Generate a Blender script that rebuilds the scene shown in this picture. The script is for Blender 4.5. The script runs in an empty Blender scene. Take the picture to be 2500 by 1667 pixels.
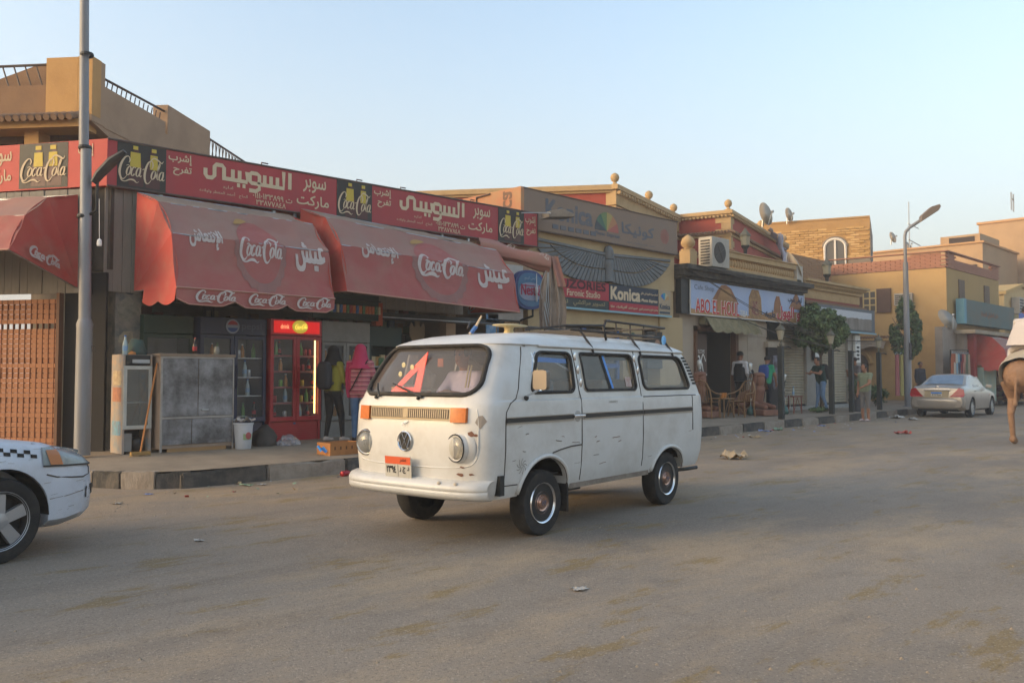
import bpy, bmesh, math, random
import numpy as np
from mathutils import Vector, Matrix, Euler, noise
from mathutils.geometry import tessellate_polygon
PI = math.pi
RND = random.Random(7)
SC = bpy.context.scene
COL = SC.collection

# ------------------------------------------------------------------ camera, sky, sun, exposure
# World frame: +X runs along the street (away to the right), +Y from the kerb to the shop fronts.
cam = bpy.data.cameras.new('camera')
cam.lens = 30.0
cam.sensor_width = 36.0
cam.clip_start = 0.05
cam.clip_end = 4000
cam_o = bpy.data.objects.new('camera', cam)
COL.objects.link(cam_o)
cam_o.location = (-4.313, -9.970, 1.33)
cam_o.rotation_euler = (math.radians(90 + 2.378), 0, math.radians(-45))
SC.camera = cam_o

SUN_AZ = math.radians(152)      # direction to the sun: low, down the street to the left
SUN_EL = math.radians(7.5)
sd = Vector((math.cos(SUN_AZ) * math.cos(SUN_EL), math.sin(SUN_AZ) * math.cos(SUN_EL), math.sin(SUN_EL)))
world = bpy.data.worlds.new('World')
SC.world = world
world.use_nodes = True
wn = world.node_tree.nodes
wl = world.node_tree.links
sky = wn.new('ShaderNodeTexSky')
sky.sky_type = 'NISHITA'
sky.sun_disc = False
sky.sun_elevation = math.radians(9)
sky.sun_rotation = math.atan2(sd.x, sd.y)
sky.altitude = 0
sky.air_density = 1.0
sky.dust_density = 5.0
sky.ozone_density = 1.0
hs = wn.new('ShaderNodeHueSaturation')
hs.inputs['Saturation'].default_value = 0.95
wl.new(sky.outputs[0], hs.inputs['Color'])
wtc = wn.new('ShaderNodeTexCoord')      # dusty band low over the horizon, the same all round
wsp = wn.new('ShaderNodeSeparateXYZ')
wl.new(wtc.outputs['Generated'], wsp.inputs[0])
wmr = wn.new('ShaderNodeMapRange')
wmr.interpolation_type = 'SMOOTHSTEP'
for i_, v_ in ((1, -0.05), (2, 0.50), (3, 0.80), (4, 0.0)):
  wmr.inputs[i_].default_value = v_
wl.new(wsp.outputs[2], wmr.inputs[0])
wmx = wn.new('ShaderNodeMix')
wmx.data_type = 'RGBA'
wmx.inputs[7].default_value = (1.30, 1.24, 1.22, 1)
wl.new(wmr.outputs[0], wmx.inputs[0])
wl.new(hs.outputs[0], wmx.inputs[6])
wl.new(wmx.outputs[2], wn['Background'].inputs[0])
wn['Background'].inputs[1].default_value = 0.15
sun = bpy.data.lights.new('sun', 'SUN')
sun.energy = 0.21
sun.angle = math.radians(22)
sun.color = (1.0, 0.66, 0.38)
sun_o = bpy.data.objects.new('sun', sun)
COL.objects.link(sun_o)
sun_o.rotation_euler = sd.to_track_quat('Z', 'Y').to_euler()
SC.view_settings.view_transform = 'Standard'
SC.view_settings.look = 'None'
SC.view_settings.exposure = 2.05
SC.view_settings.gamma = 1.0
SC.view_settings.use_curve_mapping = False

# ------------------------------------------------------------------ helpers
def lin(h):
  h = h.lstrip('#')
  r = []
  for i in (0, 2, 4):
    c = int(h[i:i + 2], 16) / 255.0
    r.append(c / 12.92 if c <= 0.04045 else ((c + 0.055) / 1.055) ** 2.4)
  return (r[0], r[1], r[2], 1.0)

MATS = {}
def mat(name, col, rough=0.75, metal=0.0, dirt=None, amt=0.0, scale=3.0, bump=0.0, bscale=40.0, streak=False, spec=0.5, emit=None, estr=0.0, coat=0.0):
  """procedural principled material: base colour, wear of a second colour, fine relief"""
  if name in MATS:
    return MATS[name]
  m = bpy.data.materials.new(name)
  m.use_nodes = True
  nt = m.node_tree
  N, L = nt.nodes, nt.links
  p = N['Principled BSDF']
  c = lin(col) if isinstance(col, str) else col
  p.inputs['Base Color'].default_value = c
  p.inputs['Roughness'].default_value = rough
  p.inputs['Metallic'].default_value = metal
  p.inputs['Specular IOR Level'].default_value = spec
  if coat:
    p.inputs['Coat Weight'].default_value = coat
    p.inputs['Coat Roughness'].default_value = 0.12
  if emit:
    p.inputs['Emission Color'].default_value = lin(emit)
    p.inputs['Emission Strength'].default_value = estr
  if dirt or bump:
    tc = N.new('ShaderNodeTexCoord')
    mp = N.new('ShaderNodeMapping')
    L.new(tc.outputs['Object'], mp.inputs[0])
    if streak:
      mp.inputs['Scale'].default_value = (1, 1, 0.14)
  if dirt:
    n1 = N.new('ShaderNodeTexNoise')
    n1.inputs['Scale'].default_value = scale
    n1.inputs['Detail'].default_value = 8
    n1.inputs['Roughness'].default_value = 0.68
    L.new(mp.outputs[0], n1.inputs['Vector'])
    cr = N.new('ShaderNodeValToRGB')
    a = max(0.0, min(1.0, amt))
    cr.color_ramp.elements[0].position = max(0.0, 0.62 - 0.42 * a)
    cr.color_ramp.elements[0].color = (0, 0, 0, 1)
    cr.color_ramp.elements[1].position = min(1.0, 0.78 - 0.20 * a)
    L.new(n1.outputs['Fac'], cr.inputs[0])
    mx = N.new('ShaderNodeMix')
    mx.data_type = 'RGBA'
    mx.inputs[6].default_value = c
    mx.inputs[7].default_value = lin(dirt)
    mu = N.new('ShaderNodeMath')
    mu.operation = 'MULTIPLY'
    mu.inputs[1].default_value = min(1.0, 0.35 + a * 0.6)
    L.new(cr.outputs[0], mu.inputs[0])
    L.new(mu.outputs[0], mx.inputs[0])
    L.new(mx.outputs[2], p.inputs['Base Color'])
  if bump:
    n2 = N.new('ShaderNodeTexNoise')
    n2.inputs['Scale'].default_value = bscale
    n2.inputs['Detail'].default_value = 6
    L.new(mp.outputs[0], n2.inputs['Vector'])
    b = N.new('ShaderNodeBump')
    b.inputs['Strength'].default_value = bump
    b.inputs['Distance'].default_value = 0.02
    L.new(n2.outputs['Fac'], b.inputs['Height'])
    L.new(b.outputs[0], p.inputs['Normal'])
  MATS[name] = m
  return m

def glass(name, tint='#dfe8ea', alpha=0.25, rough=0.03):
  if name in MATS:
    return MATS[name]
  m = bpy.data.materials.new(name)
  m.use_nodes = True
  nt = m.node_tree
  N, L = nt.nodes, nt.links
  p = N['Principled BSDF']
  p.inputs['Base Color'].default_value = lin(tint)
  p.inputs['Roughness'].default_value = rough
  p.inputs['Specular IOR Level'].default_value = 0.5
  t = N.new('ShaderNodeBsdfTransparent')
  mx = N.new('ShaderNodeMixShader')
  mx.inputs[0].default_value = alpha
  L.new(t.outputs[0], mx.inputs[1])
  L.new(p.outputs[0], mx.inputs[2])
  g = N.new('ShaderNodeBsdfGlossy')
  g.inputs['Roughness'].default_value = rough
  fr = N.new('ShaderNodeFresnel')
  fr.inputs[0].default_value = 1.38
  m2 = N.new('ShaderNodeMixShader')
  L.new(fr.outputs[0], m2.inputs[0])
  L.new(mx.outputs[0], m2.inputs[1])
  L.new(g.outputs[0], m2.inputs[2])
  L.new(m2.outputs[0], N['Material Output'].inputs[0])
  MATS[name] = m
  return m

class MB:
  """collects vertices and faces; obj() links them as one mesh object"""
  def __init__(self):
    self.v, self.f, self.m = [], [], []
  def add(self, vs, fs, mi=0, M=None):
    b = len(self.v)
    for p in vs:
      p = Vector(p)
      self.v.append(M @ p if M is not None else p)
    for f in fs:
      self.f.append([b + i for i in f])
      self.m.append(mi)
    return self
  def box(self, x0, x1, y0, y1, z0, z1, mi=0, M=None):
    vs = [(x0, y0, z0), (x1, y0, z0), (x1, y1, z0), (x0, y1, z0), (x0, y0, z1), (x1, y0, z1), (x1, y1, z1), (x0, y1, z1)]
    return self.add(vs, [(0, 3, 2, 1), (4, 5, 6, 7), (0, 1, 5, 4), (1, 2, 6, 5), (2, 3, 7, 6), (3, 0, 4, 7)], mi, M)
  def cb(self, c, s, mi=0, rz=0.0, rx=0.0, ry=0.0):
    M = Matrix.Translation(c) @ Euler((rx, ry, rz)).to_matrix().to_4x4()
    return self.box(-s[0] / 2, s[0] / 2, -s[1] / 2, s[1] / 2, -s[2] / 2, s[2] / 2, mi, M)
  def quad(self, a, b, c, d, mi=0):
    return self.add([a, b, c, d], [(0, 1, 2, 3)], mi)
  def tube(self, pts, r, n=8, mi=0, caps=True, closed=False, squash=None):
    pts = [Vector(p) for p in pts]
    k = len(pts)
    rs = r if isinstance(r, (list, tuple)) else [r] * k
    vs, fs = [], []
    up = None
    for i, p in enumerate(pts):
      if closed:
        t = pts[(i + 1) % k] - pts[i - 1]
      else:
        t = pts[min(i + 1, k - 1)] - pts[max(i - 1, 0)]
      if t.length < 1e-9:
        t = Vector((0, 0, 1))
      t.normalize()
      if up is None:
        up = Vector((0, 0, 1)) if abs(t.z) < 0.9 else Vector((1, 0, 0))
      a = t.cross(up)
      if a.length < 1e-6:
        a = t.cross(Vector((0, 1, 0.3)))
      a.normalize()
      b = a.cross(t).normalized()
      up = b
      for j in range(n):
        an = 2 * PI * j / n
        q = a * math.cos(an) * rs[i] + b * math.sin(an) * rs[i] * (squash or 1.0)
        vs.append(p + q)
    m = k if closed else k - 1
    for i in range(m):
      i2 = (i + 1) % k
      for j in range(n):
        j2 = (j + 1) % n
        fs.append((i * n + j, i * n + j2, i2 * n + j2, i2 * n + j))
    if caps and not closed:
      fs.append(tuple(range(n))[::-1])
      fs.append(tuple((k - 1) * n + j for j in range(n)))
    return self.add(vs, fs, mi)
  def lathe(self, prof, n=16, c=(0, 0, 0), axis='z', mi=0, M=None, cap=True):
    vs, fs = [], []
    for r, h in prof:
      for j in range(n):
        a = 2 * PI * j / n
        x, y = r * math.cos(a), r * math.sin(a)
        if axis == 'z':
          vs.append((c[0] + x, c[1] + y, c[2] + h))
        elif axis == 'y':
          vs.append((c[0] + x, c[1] + h, c[2] + y))
        else:
          vs.append((c[0] + h, c[1] + x, c[2] + y))
    k = len(prof)
    for i in range(k - 1):
      for j in range(n):
        j2 = (j + 1) % n
        fs.append((i * n + j, i * n + j2, (i + 1) * n + j2, (i + 1) * n + j))
    if cap and prof[0][0] > 1e-4:
      fs.append(tuple(range(n))[::-1])
    if cap and prof[-1][0] > 1e-4:
      fs.append(tuple((k - 1) * n + j for j in range(n)))
    return self.add(vs, fs, mi, M)
  def ball(self, c, r, n=12, mi=0, s=(1, 1, 1), M=None):
    k = max(4, n // 2)
    prof = [(r * math.sin(PI * i / k) + (1e-5 if i in (0, k) else 0), -r * math.cos(PI * i / k)) for i in range(k + 1)]
    M2 = Matrix.Translation(c) @ Matrix.Diagonal((s[0], s[1], s[2], 1))
    return self.lathe(prof, n, mi=mi, M=(M @ M2) if M is not None else M2)
  def prism(self, poly, fn, t, mi=0):
    """poly: list of (a,b); fn(a,b,h) -> point; extruded from h=0 to h=t; concave polygons allowed"""
    n = len(poly)
    vs = [fn(a, b, 0) for a, b in poly] + [fn(a, b, t) for a, b in poly]
    tr = tessellate_polygon([[Vector((a, b, 0)) for a, b in poly]])
    fs = [tuple(x) for x in tr] + [tuple(n + i for i in reversed(x)) for x in tr]
    for i in range(n):
      j = (i + 1) % n
      fs.append((i, j, n + j, n + i))
    return self.add(vs, fs, mi)
  def sheet(self, fn, nu, nv, mi=0):
    vs = [fn(i / nu, j / nv) for j in range(nv + 1) for i in range(nu + 1)]
    fs = [(j * (nu + 1) + i, j * (nu + 1) + i + 1, (j + 1) * (nu + 1) + i + 1, (j + 1) * (nu + 1) + i) for j in range(nv) for i in range(nu)]
    return self.add(vs, fs, mi)
  def mesh(self, name, mats, smooth=None):
    me = bpy.data.meshes.new(name)
    me.from_pydata([tuple(p) for p in self.v], [], self.f)
    for m in (mats if isinstance(mats, (list, tuple)) else [mats]):
      me.materials.append(m)
    if any(self.m):
      me.polygons.foreach_set('material_index', self.m)
    bm = bmesh.new()
    bm.from_mesh(me)
    bmesh.ops.recalc_face_normals(bm, faces=bm.faces)
    bm.to_mesh(me)
    bm.free()
    if smooth is not None:
      me.shade_smooth()
      if smooth < 180:
        me.set_sharp_from_angle(angle=math.radians(smooth))
    me.update()
    return me
  def obj(self, name, mats, parent=None, smooth=None, bevel=0.0, label=None):
    o = bpy.data.objects.new(name, self.mesh(name, mats, smooth))
    COL.objects.link(o)
    o.parent = parent
    if bevel:
      bv = o.modifiers.new('bevel', 'BEVEL')
      bv.width = bevel
      bv.segments = 2
      bv.limit_method = 'ANGLE'
    if label:
      o['label'] = label
    return o

def tag(o, label, cat, group=None, kind=None):
  o['label'] = label
  o['category'] = cat
  if group:
    o['group'] = group
  if kind:
    o['kind'] = kind
  return o

def thing(name, label, cat, loc=(0, 0, 0), rz=0.0, group=None):
  o = bpy.data.objects.new(name, None)
  o.empty_display_size = 0.2
  COL.objects.link(o)
  o.location = loc
  o.rotation_euler = (0, 0, rz)
  return tag(o, label, cat, group)

def struct(o):
  o['kind'] = 'structure'
  return o

def copy_tree(o, parent=None):
  c = o.copy()
  COL.objects.link(c)
  c.parent = parent
  for ch in list(o.children):
    copy_tree(ch, c)
  return c

def setlm(o, loc, rz=0.0, label=None, group=None, sc=None):
  o.location = loc
  o.rotation_euler = (0, 0, rz)
  if label:
    o['label'] = label
  if group:
    o['group'] = group
  if sc:
    o.scale = (sc, sc, sc) if not isinstance(sc, (tuple, list)) else sc
  return o

def piece(name, me, parent, loc=(0, 0, 0), rot=(0, 0, 0), sc=(1, 1, 1)):
  o = bpy.data.objects.new(name, me)
  COL.objects.link(o)
  o.parent = parent
  o.location = loc
  o.rotation_euler = rot
  o.scale = sc
  return o

# ------------------------------------------------------------------ lettering
_AR = {}
for b, i, j in zip('ءآأؤإئابةتثجحخدذرزسشصضطظعغفقكلمنهوىي',
                   [0xFE80, 0xFE81, 0xFE83, 0xFE85, 0xFE87, 0xFE89, 0xFE8D, 0xFE8F, 0xFE93, 0xFE95, 0xFE99, 0xFE9D, 0xFEA1, 0xFEA5, 0xFEA9, 0xFEAB, 0xFEAD, 0xFEAF,
          0xFEB1, 0xFEB5, 0xFEB9, 0xFEBD, 0xFEC1, 0xFEC5, 0xFEC9, 0xFECD, 0xFED1, 0xFED5, 0xFED9, 0xFEDD, 0xFEE1, 0xFEE5, 0xFEE9, 0xFEED, 0xFEEF, 0xFEF1],
                   [1, 2, 2, 2, 2, 4, 2, 4, 2, 4, 4, 4, 4, 4, 2, 2, 2, 2, 4, 4, 4, 4, 4, 4, 4, 4, 4, 4, 4, 4, 4, 4, 4, 2, 2, 4]):
  _AR[b] = (i, j)
_LA = {'آ': 0xFEF5, 'أ': 0xFEF7, 'إ': 0xFEF9, 'ا': 0xFEFB}
def arabic(s):
  out, prev, i = [], False, 0
  while i < len(s):
    c = s[i]
    if c in _AR:
      if c == 'ل' and i + 1 < len(s) and s[i + 1] in _LA:
        out.append(chr(_LA[s[i + 1]] + (1 if prev else 0)))
        prev = False
        i += 2
        continue
      iso, j = _AR[c]
      nx = i + 1 < len(s) and s[i + 1] in _AR and _AR[s[i + 1]][1] > 1 and j == 4
      k = 3 if prev and nx else 2 if nx else 1 if prev else 0
      k = (1 if prev else 0) if j == 2 else 0 if j == 1 else k
      out.append(chr(iso + k))
      prev = j == 4
    else:
      out.append(c)
      prev = False
    i += 1
  res = ''.join(reversed(out))
  # digits read left to right
  o2, run = '', ''
  for c in res:
    if '٠' <= c <= '٩':
      run = c + run
    else:
      o2 += run + c
      run = ''
  return o2 + run

_SIDE = bpy.data.scenes.new('workbench')     # empty side scene where text and modifiers are evaluated quickly
def evaluated(o):
  vl = _SIDE.view_layers[0]
  vl.update()
  dg = vl.depsgraph
  return o.evaluated_get(dg), dg
_FONTC = {}
def glyph_polys(s):
  """contours of a line of text: list of (outer, [holes]) in font units, with its bounds"""
  if s in _FONTC:
    return _FONTC[s]
  cu = bpy.data.curves.new('t', 'FONT')
  cu.body = s
  o = bpy.data.objects.new('t', cu)
  _SIDE.collection.objects.link(o)
  oe, dg = evaluated(o)
  c2 = oe.to_curve(dg)
  cs = []
  for sp in c2.splines:
    pts = []
    bp = sp.bezier_points
    n = len(bp)
    for i in range(n):
      p, q = bp[i], bp[(i + 1) % n]
      straight = (p.handle_right - p.co).length < 1e-5 and (q.handle_left - q.co).length < 1e-5
      for t in ((0,) if straight else (0, 0.34, 0.67)):
        a = (1 - t) ** 3 * p.co + 3 * (1 - t) ** 2 * t * p.handle_right + 3 * (1 - t) * t * t * q.handle_left + t ** 3 * q.co
        pts.append((a.x, a.y))
    if len(pts) > 2:
      cs.append(pts)
  oe.to_curve_clear()
  bpy.data.objects.remove(o)
  def area(p):
    return 0.5 * sum(p[i][0] * p[(i + 1) % len(p)][1] - p[(i + 1) % len(p)][0] * p[i][1] for i in range(len(p)))
  def inside(pt, p):
    r = False
    x, y = pt
    for i in range(len(p)):
      (x1, y1), (x2, y2) = p[i], p[i - 1]
      if (y1 > y) != (y2 > y) and x < (x2 - x1) * (y - y1) / (y2 - y1) + x1:
        r = not r
    return r
  ar = [area(p) for p in cs]
  big = max(range(len(cs)), key=lambda i: abs(ar[i])) if cs else 0
  sg = 1 if cs and ar[big] > 0 else -1
  res = [(cs[i], []) for i in range(len(cs)) if ar[i] * sg > 0]
  for i in range(len(cs)):
    if ar[i] * sg <= 0:
      for ou, ho in res:
        if inside(cs[i][0], ou):
          ho.append(cs[i])
          break
  xs = [x for p in cs for x, y in p] or [0, 1]
  ys = [y for p in cs for x, y in p] or [0, 1]
  _FONTC[s] = (res, (min(xs), max(xs), min(ys), max(ys)))
  return _FONTC[s]

def lettering(name, s, place, w, h, material, parent, x0=0.0, y0=0.0, bold=0.0, slant=0.0):
  """text fitted into w x h (box lower-left at x0,y0), laid on a surface by place(x, y, lift)"""
  res, (ax, bx, ay, by) = glyph_polys(s)
  mb = MB()
  sx = w / max(1e-6, bx - ax)
  sy = h / max(1e-6, by - ay)
  offs = [(0, 0)] if not bold else [(0, 0), (bold, 0), (0, bold), (bold, bold)]
  lift = 0.0
  k = 0
  for dx, dy in offs:
    for ou, ho in res:
      k += 1
      lift = 0.0022 + 0.00006 * k
      flat = [p for q in [ou] + ho for p in q]
      tr = tessellate_polygon([[Vector((x, y, 0)) for x, y in q] for q in [ou] + ho])
      vs = []
      for x, y in flat:
        yy = (y - ay) * sy
        vs.append(place(x0 + (x - ax) * sx + slant * yy + dx, y0 + yy + dy, lift))
      mb.add(vs, tr)
  return mb.obj(name, material, parent)

def catmull(pts, k=6):
  if len(pts) < 3:
    return pts
  out = []
  P = [pts[0]] + list(pts) + [pts[-1]]
  for i in range(1, len(P) - 2):
    p0, p1, p2, p3 = P[i - 1], P[i], P[i + 1], P[i + 2]
    for j in range(k):
      t = j / k
      out.append(tuple(0.5 * ((2 * b) + (-a + c) * t + (2 * a - 5 * b + 4 * c - d) * t * t + (-a + 3 * b - 3 * c + d) * t ** 3) for a, b, c, d in zip(p0, p1, p2, p3)))
  out.append(tuple(pts[-1]))
  return out

def ribbons(mb, strokes, place, sx, sy, x0=0.0, y0=0.0, smooth=True, wmul=1.0, mi=0):
  """strokes: lists of (x, y, width) drawn as flat bands"""
  for k, st in enumerate(strokes):
    pts = catmull(st) if smooth else st
    n = len(pts)
    vs = []
    for i, p in enumerate(pts):
      a, b = pts[max(i - 1, 0)], pts[min(i + 1, n - 1)]
      dx, dy = (b[0] - a[0]) * sx, (b[1] - a[1]) * sy
      l = math.hypot(dx, dy) or 1.0
      w = p[2] * 0.5 * sx * wmul
      cx, cy = x0 + p[0] * sx, y0 + p[1] * sy
      lf = 0.0022 + 0.0003 * (k % 9)
      vs.append(place(cx - dy / l * w, cy + dx / l * w, lf))
      vs.append(place(cx + dy / l * w, cy - dx / l * w, lf))
    mb.add(vs, [(2 * i, 2 * i + 2, 2 * i + 3, 2 * i + 1) for i in range(n - 1)], mi)
  return mb

def _ell(cx, cy, rx, ry, w, sl=0.35, a0=60, a1=440, n=12):
  r = []
  for i in range(n + 1):
    a = math.radians(a0 + (a1 - a0) * i / n)
    x, y = rx * math.cos(a), ry * math.sin(a)
    r.append((cx + x + sl * y, cy + y, w * (0.55 + 0.75 * abs(math.cos(a)))))
  return r
SCRIPT = [   # flowing two-word script mark, box 10 x 4
  [(2.25, 2.75, .12), (2.5, 3.15, .3), (2.2, 3.62, .22), (1.5, 3.4, .34), (.75, 2.5, .52), (.42, 1.4, .55), (.7, .55, .4), (1.25, .42, .2), (1.9, .95, .1)],
  [(.5, .9, .15), (.75, .25, .26), (1.5, .1, .22), (2.5, .42, .34), (3.3, .42, .4), (3.9, .12, .2), (4.35, .3, .08)],
  _ell(2.25, 1.62, .38, .62, .3), _ell(3.2, 1.62, .38, .62, .3, a0=50, a1=330), _ell(4.2, 1.62, .38, .62, .3),
  [(4.72, 2.25, .3), (4.5, 1.4, .32), (4.62, 1.02, .24), (4.95, 1.2, .1)],
  [(1.75, 2.3, .1), (2.2, 2.42, .16), (2.7, 2.1, .1)],
  [(5.05, 2.05, .2), (5.45, 2.2, .2)],
  [(6.95, 2.3, .12), (7.25, 2.9, .3), (7.0, 3.45, .2), (6.3, 3.2, .34), (5.75, 2.3, .52), (5.5, 1.2, .55), (5.75, .35, .4), (6.3, .25, .2), (6.95, .85, .1)],
  [(6.6, 2.6, .1), (6.75, 3.45, .2), (7.5, 3.95, .3), (8.4, 3.7, .4), (9.1, 3.4, .26), (9.45, 3.75, .1)],
  _ell(7.35, 1.55, .38, .62, .3),
  [(7.75, 1.2, .1), (8.25, 2.1, .24), (8.75, 3.1, .2), (8.6, 3.3, .16), (8.3, 2.5, .34), (8.1, 1.4, .34), (8.25, .98, .2), (8.5, 1.1, .1)],
  _ell(9.0, 1.55, .38, .62, .3),
  [(9.5, 2.2, .3), (9.28, 1.35, .32), (9.4, .95, .24), (9.75, 1.15, .1)],
]
def script_mark(name, place, w, h, material, parent, x0=0.0, y0=0.0, wmul=1.0):
  mb = MB()
  ribbons(mb, SCRIPT, place, w / 10.0, h / 4.0, x0, y0, wmul=wmul)
  return mb.obj(name, material, parent)

def flat_xz(y):      # place() on a wall facing the street (normal -Y)
  return lambda a, b, l: Vector((a, y - l, b))
def patch(p00, p10, p11, p01, w=1.0, h=1.0):   # place() on a bilinear patch; lift along its normal
  p00, p10, p11, p01 = map(Vector, (p00, p10, p11, p01))
  nn = (p10 - p00).cross(p01 - p00).normalized()
  def f(a, b, l):
    u, v = a / w, b / h
    return p00 * (1 - u) * (1 - v) + p10 * u * (1 - v) + p11 * u * v + p01 * (1 - u) * v + nn * l
  return f
# ------------------------------------------------------------------ shared materials
concrete = mat('concrete', '#a8998a', 0.9, dirt='#6f6256', amt=0.45, scale=2.5, bump=0.35, bscale=30)
black_metal = mat('black_metal', '#1c1d1c', 0.55, dirt='#4a4036', amt=0.25, scale=6)
galv = mat('galvanised_steel', '#a9adb0', 0.42, 0.55, dirt='#7b705f', amt=0.3, scale=4, streak=True)
chrome = mat('chrome', '#d8d8d8', 0.14, 1.0)
rubber = mat('black_rubber', '#262524', 0.85, dirt='#4b443c', amt=0.4, scale=9)
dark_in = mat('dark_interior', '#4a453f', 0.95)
wood_br = mat('brown_wood', '#6d4a33', 0.75, dirt='#3b281c', amt=0.4, scale=7, streak=True)
white_pt = mat('white_print', '#e6e2da', 0.8)
cream_pt = mat('cream_print', '#e2d6bb', 0.8)
black_pt = mat('black_print', '#1d1c1c', 0.8)
red_pt = mat('red_print', '#c23a35', 0.75)
navy_pt = mat('navy_print', '#27314e', 0.75)
yellow_pt = mat('yellow_print', '#e0bf3c', 0.75)
blue_pt = mat('blue_print', '#3b74b8', 0.75)
green_pt = mat('green_print', '#4d8a52', 0.75)
clear_glass = glass('clear_glass', '#cfd8d8', 0.10)
dusty_glass = glass('dusty_glass', '#b9b2a6', 0.26)

def road_material():
  m = bpy.data.materials.new('dusty_asphalt')
  m.use_nodes = True
  N, L = m.node_tree.nodes, m.node_tree.links
  p = N['Principled BSDF']
  p.inputs['Roughness'].default_value = 0.88
  p.inputs['Specular IOR Level'].default_value = 0.25
  tc = N.new('ShaderNodeTexCoord')
  def nz(scale, det=8, ro=0.6, sx=1.0, sy=1.0):
    mp = N.new('ShaderNodeMapping')
    mp.inputs['Scale'].default_value = (sx, sy, 1)
    L.new(tc.outputs['Object'], mp.inputs[0])
    n = N.new('ShaderNodeTexNoise')
    n.inputs['Scale'].default_value = scale
    n.inputs['Detail'].default_value = det
    n.inputs['Roughness'].default_value = ro
    L.new(mp.outputs[0], n.inputs['Vector'])
    return n.outputs['Fac']
  def ramp(v, a, b):
    r = N.new('ShaderNodeMapRange')
    r.inputs[1].default_value = a
    r.inputs[2].default_value = b
    L.new(v, r.inputs[0])
    return r.outputs[0]
  def mixc(f, a, b):
    x = N.new('ShaderNodeMix')
    x.data_type = 'RGBA'
    L.new(f, x.inputs[0])
    for k, c in ((6, a), (7, b)):
      if isinstance(c, str):
        x.inputs[k].default_value = lin(c)
      else:
        L.new(c, x.inputs[k])
    return x.outputs[2]
  def mul(a, k):
    x = N.new('ShaderNodeMath')
    x.operation = 'MULTIPLY'
    L.new(a, x.inputs[0])
    if isinstance(k, float):
      x.inputs[1].default_value = k
    else:
      L.new(k, x.inputs[1])
    return x.outputs[0]
  # grey bitumen, drifting sand, darker worn lanes, chips of light stone, droppings and oil
  base = mixc(ramp(nz(0.35, 6, 0.6, 0.35, 1.0), 0.38, 0.62), '#92877a', '#80766b')
  sand = ramp(nz(0.55, 9, 0.7, 0.5, 1.1), 0.48, 0.62)
  base = mixc(mul(sand, 0.65), base, '#ab967a')
  base = mixc(mul(ramp(nz(2.2, 9, 0.75), 0.52, 0.66), 0.32), base, '#665d54')
  sep = N.new('ShaderNodeSeparateXYZ')
  L.new(tc.outputs['Object'], sep.inputs[0])
  gut = N.new('ShaderNodeMapRange')      # sand gathers towards the kerb
  gut.inputs[1].default_value = -5.0
  gut.inputs[2].default_value = 0.3
  L.new(sep.outputs[1], gut.inputs[0])
  base = mixc(mul(mul(gut.outputs[0], 0.75), ramp(nz(1.1, 8, 0.7, 0.6, 1), 0.30, 0.62)), base, '#9c8468')
  stain = mul(ramp(nz(1.5, 6, 0.75, 0.5, 1.5), 0.555, 0.615), 0.6)
  base = mixc(stain, base, '#87703f')
  base = mixc(mul(ramp(nz(0.9, 7, 0.65, 0.18, 1.6), 0.53, 0.68), 0.22), base, '#574e46')
  vor = N.new('ShaderNodeTexVoronoi')
  vor.inputs['Scale'].default_value = 38
  L.new(tc.outputs['Object'], vor.inputs['Vector'])
  base = mixc(mul(ramp(vor.outputs['Distance'], 0.28, 0.10), 0.42), base, '#c0b5a4')
  base = mixc(mul(ramp(nz(40, 6, 0.8), 0.52, 0.62), 0.45), base, '#4d463f')
  L.new(base, p.inputs['Base Color'])
  b = N.new('ShaderNodeBump')
  b.inputs['Strength'].default_value = 0.9
  b.inputs['Distance'].default_value = 0.012
  L.new(nz(70, 6, 0.7), b.inputs['Height'])
  b2 = N.new('ShaderNodeBump')
  b2.inputs['Strength'].default_value = 0.35
  b2.inputs['Distance'].default_value = 0.05
  L.new(nz(3.0, 4, 0.5), b2.inputs['Height'])
  L.new(b.outputs[0], b2.inputs['Normal'])
  L.new(b2.outputs[0], p.inputs['Normal'])
  return m

mb = MB()
mb.quad((-220, -220, 0), (260, -220, 0), (260, 220, 0), (-220, 220, 0))
road = struct(mb.obj('road', road_material()))

# kerb line, bending gently with the street and round the corner on the left
KERB = [(-6.0, 11.6), (-3.0, 6.0), (-1.35, 2.55), (-0.72, 1.25), (-0.45, 0.62), (-0.12, 0.22), (0.35, 0.05), (3.0, 0.08), (8.0, 0.30), (12.1, 0.55), (16.6, 0.85), (22.9, 1.17), (27.9, 1.60), (34.0, 2.1), (44.0, 2.9), (80.0, 6.0)]
def dk(s):
  for (a, b), (c, d) in zip(KERB[6:], KERB[7:]):
    if s <= c:
      return b + (d - b) * (s - a) / (c - a)
  return KERB[-1][1]
def zp(s, d):
  return 0.20 + 0.03 * max(0.0, d - dk(max(s, 0.4)))
pave_m = mat('dusty_pavement', '#93836f', 0.92, dirt='#6f6253', amt=0.55, scale=1.6, bump=0.3, bscale=25)
mb = MB()
xs = [0.35 + 0.5 * i for i in range(100)]
n = 8
vs, fs = [], []
for x in xs:
  k0 = dk(x) + 0.04
  for j in range(n + 1):
    y = k0 + (5.2 - k0) * j / n
    vs.append((x, y, zp(x, y)))
for i in range(len(xs) - 1):
  for j in range(n):
    a = i * (n + 1) + j
    fs.append((a, a + n + 1, a + n + 2, a + 1))
mb.add(vs, fs)
cor = [(-0.10, 0.26), (-0.42, 0.66), (-0.69, 1.28), (-1.32, 2.58), (-2.97, 6.0), (-5.97, 11.6)]
vs = [(0.35, dk(.35) + 0.04 + (5.2 - dk(.35) - .04) * j / n, zp(0.35, dk(.35) + 0.04 + (5.2 - dk(.35) - .04) * j / n)) for j in range(n + 1)]
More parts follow.
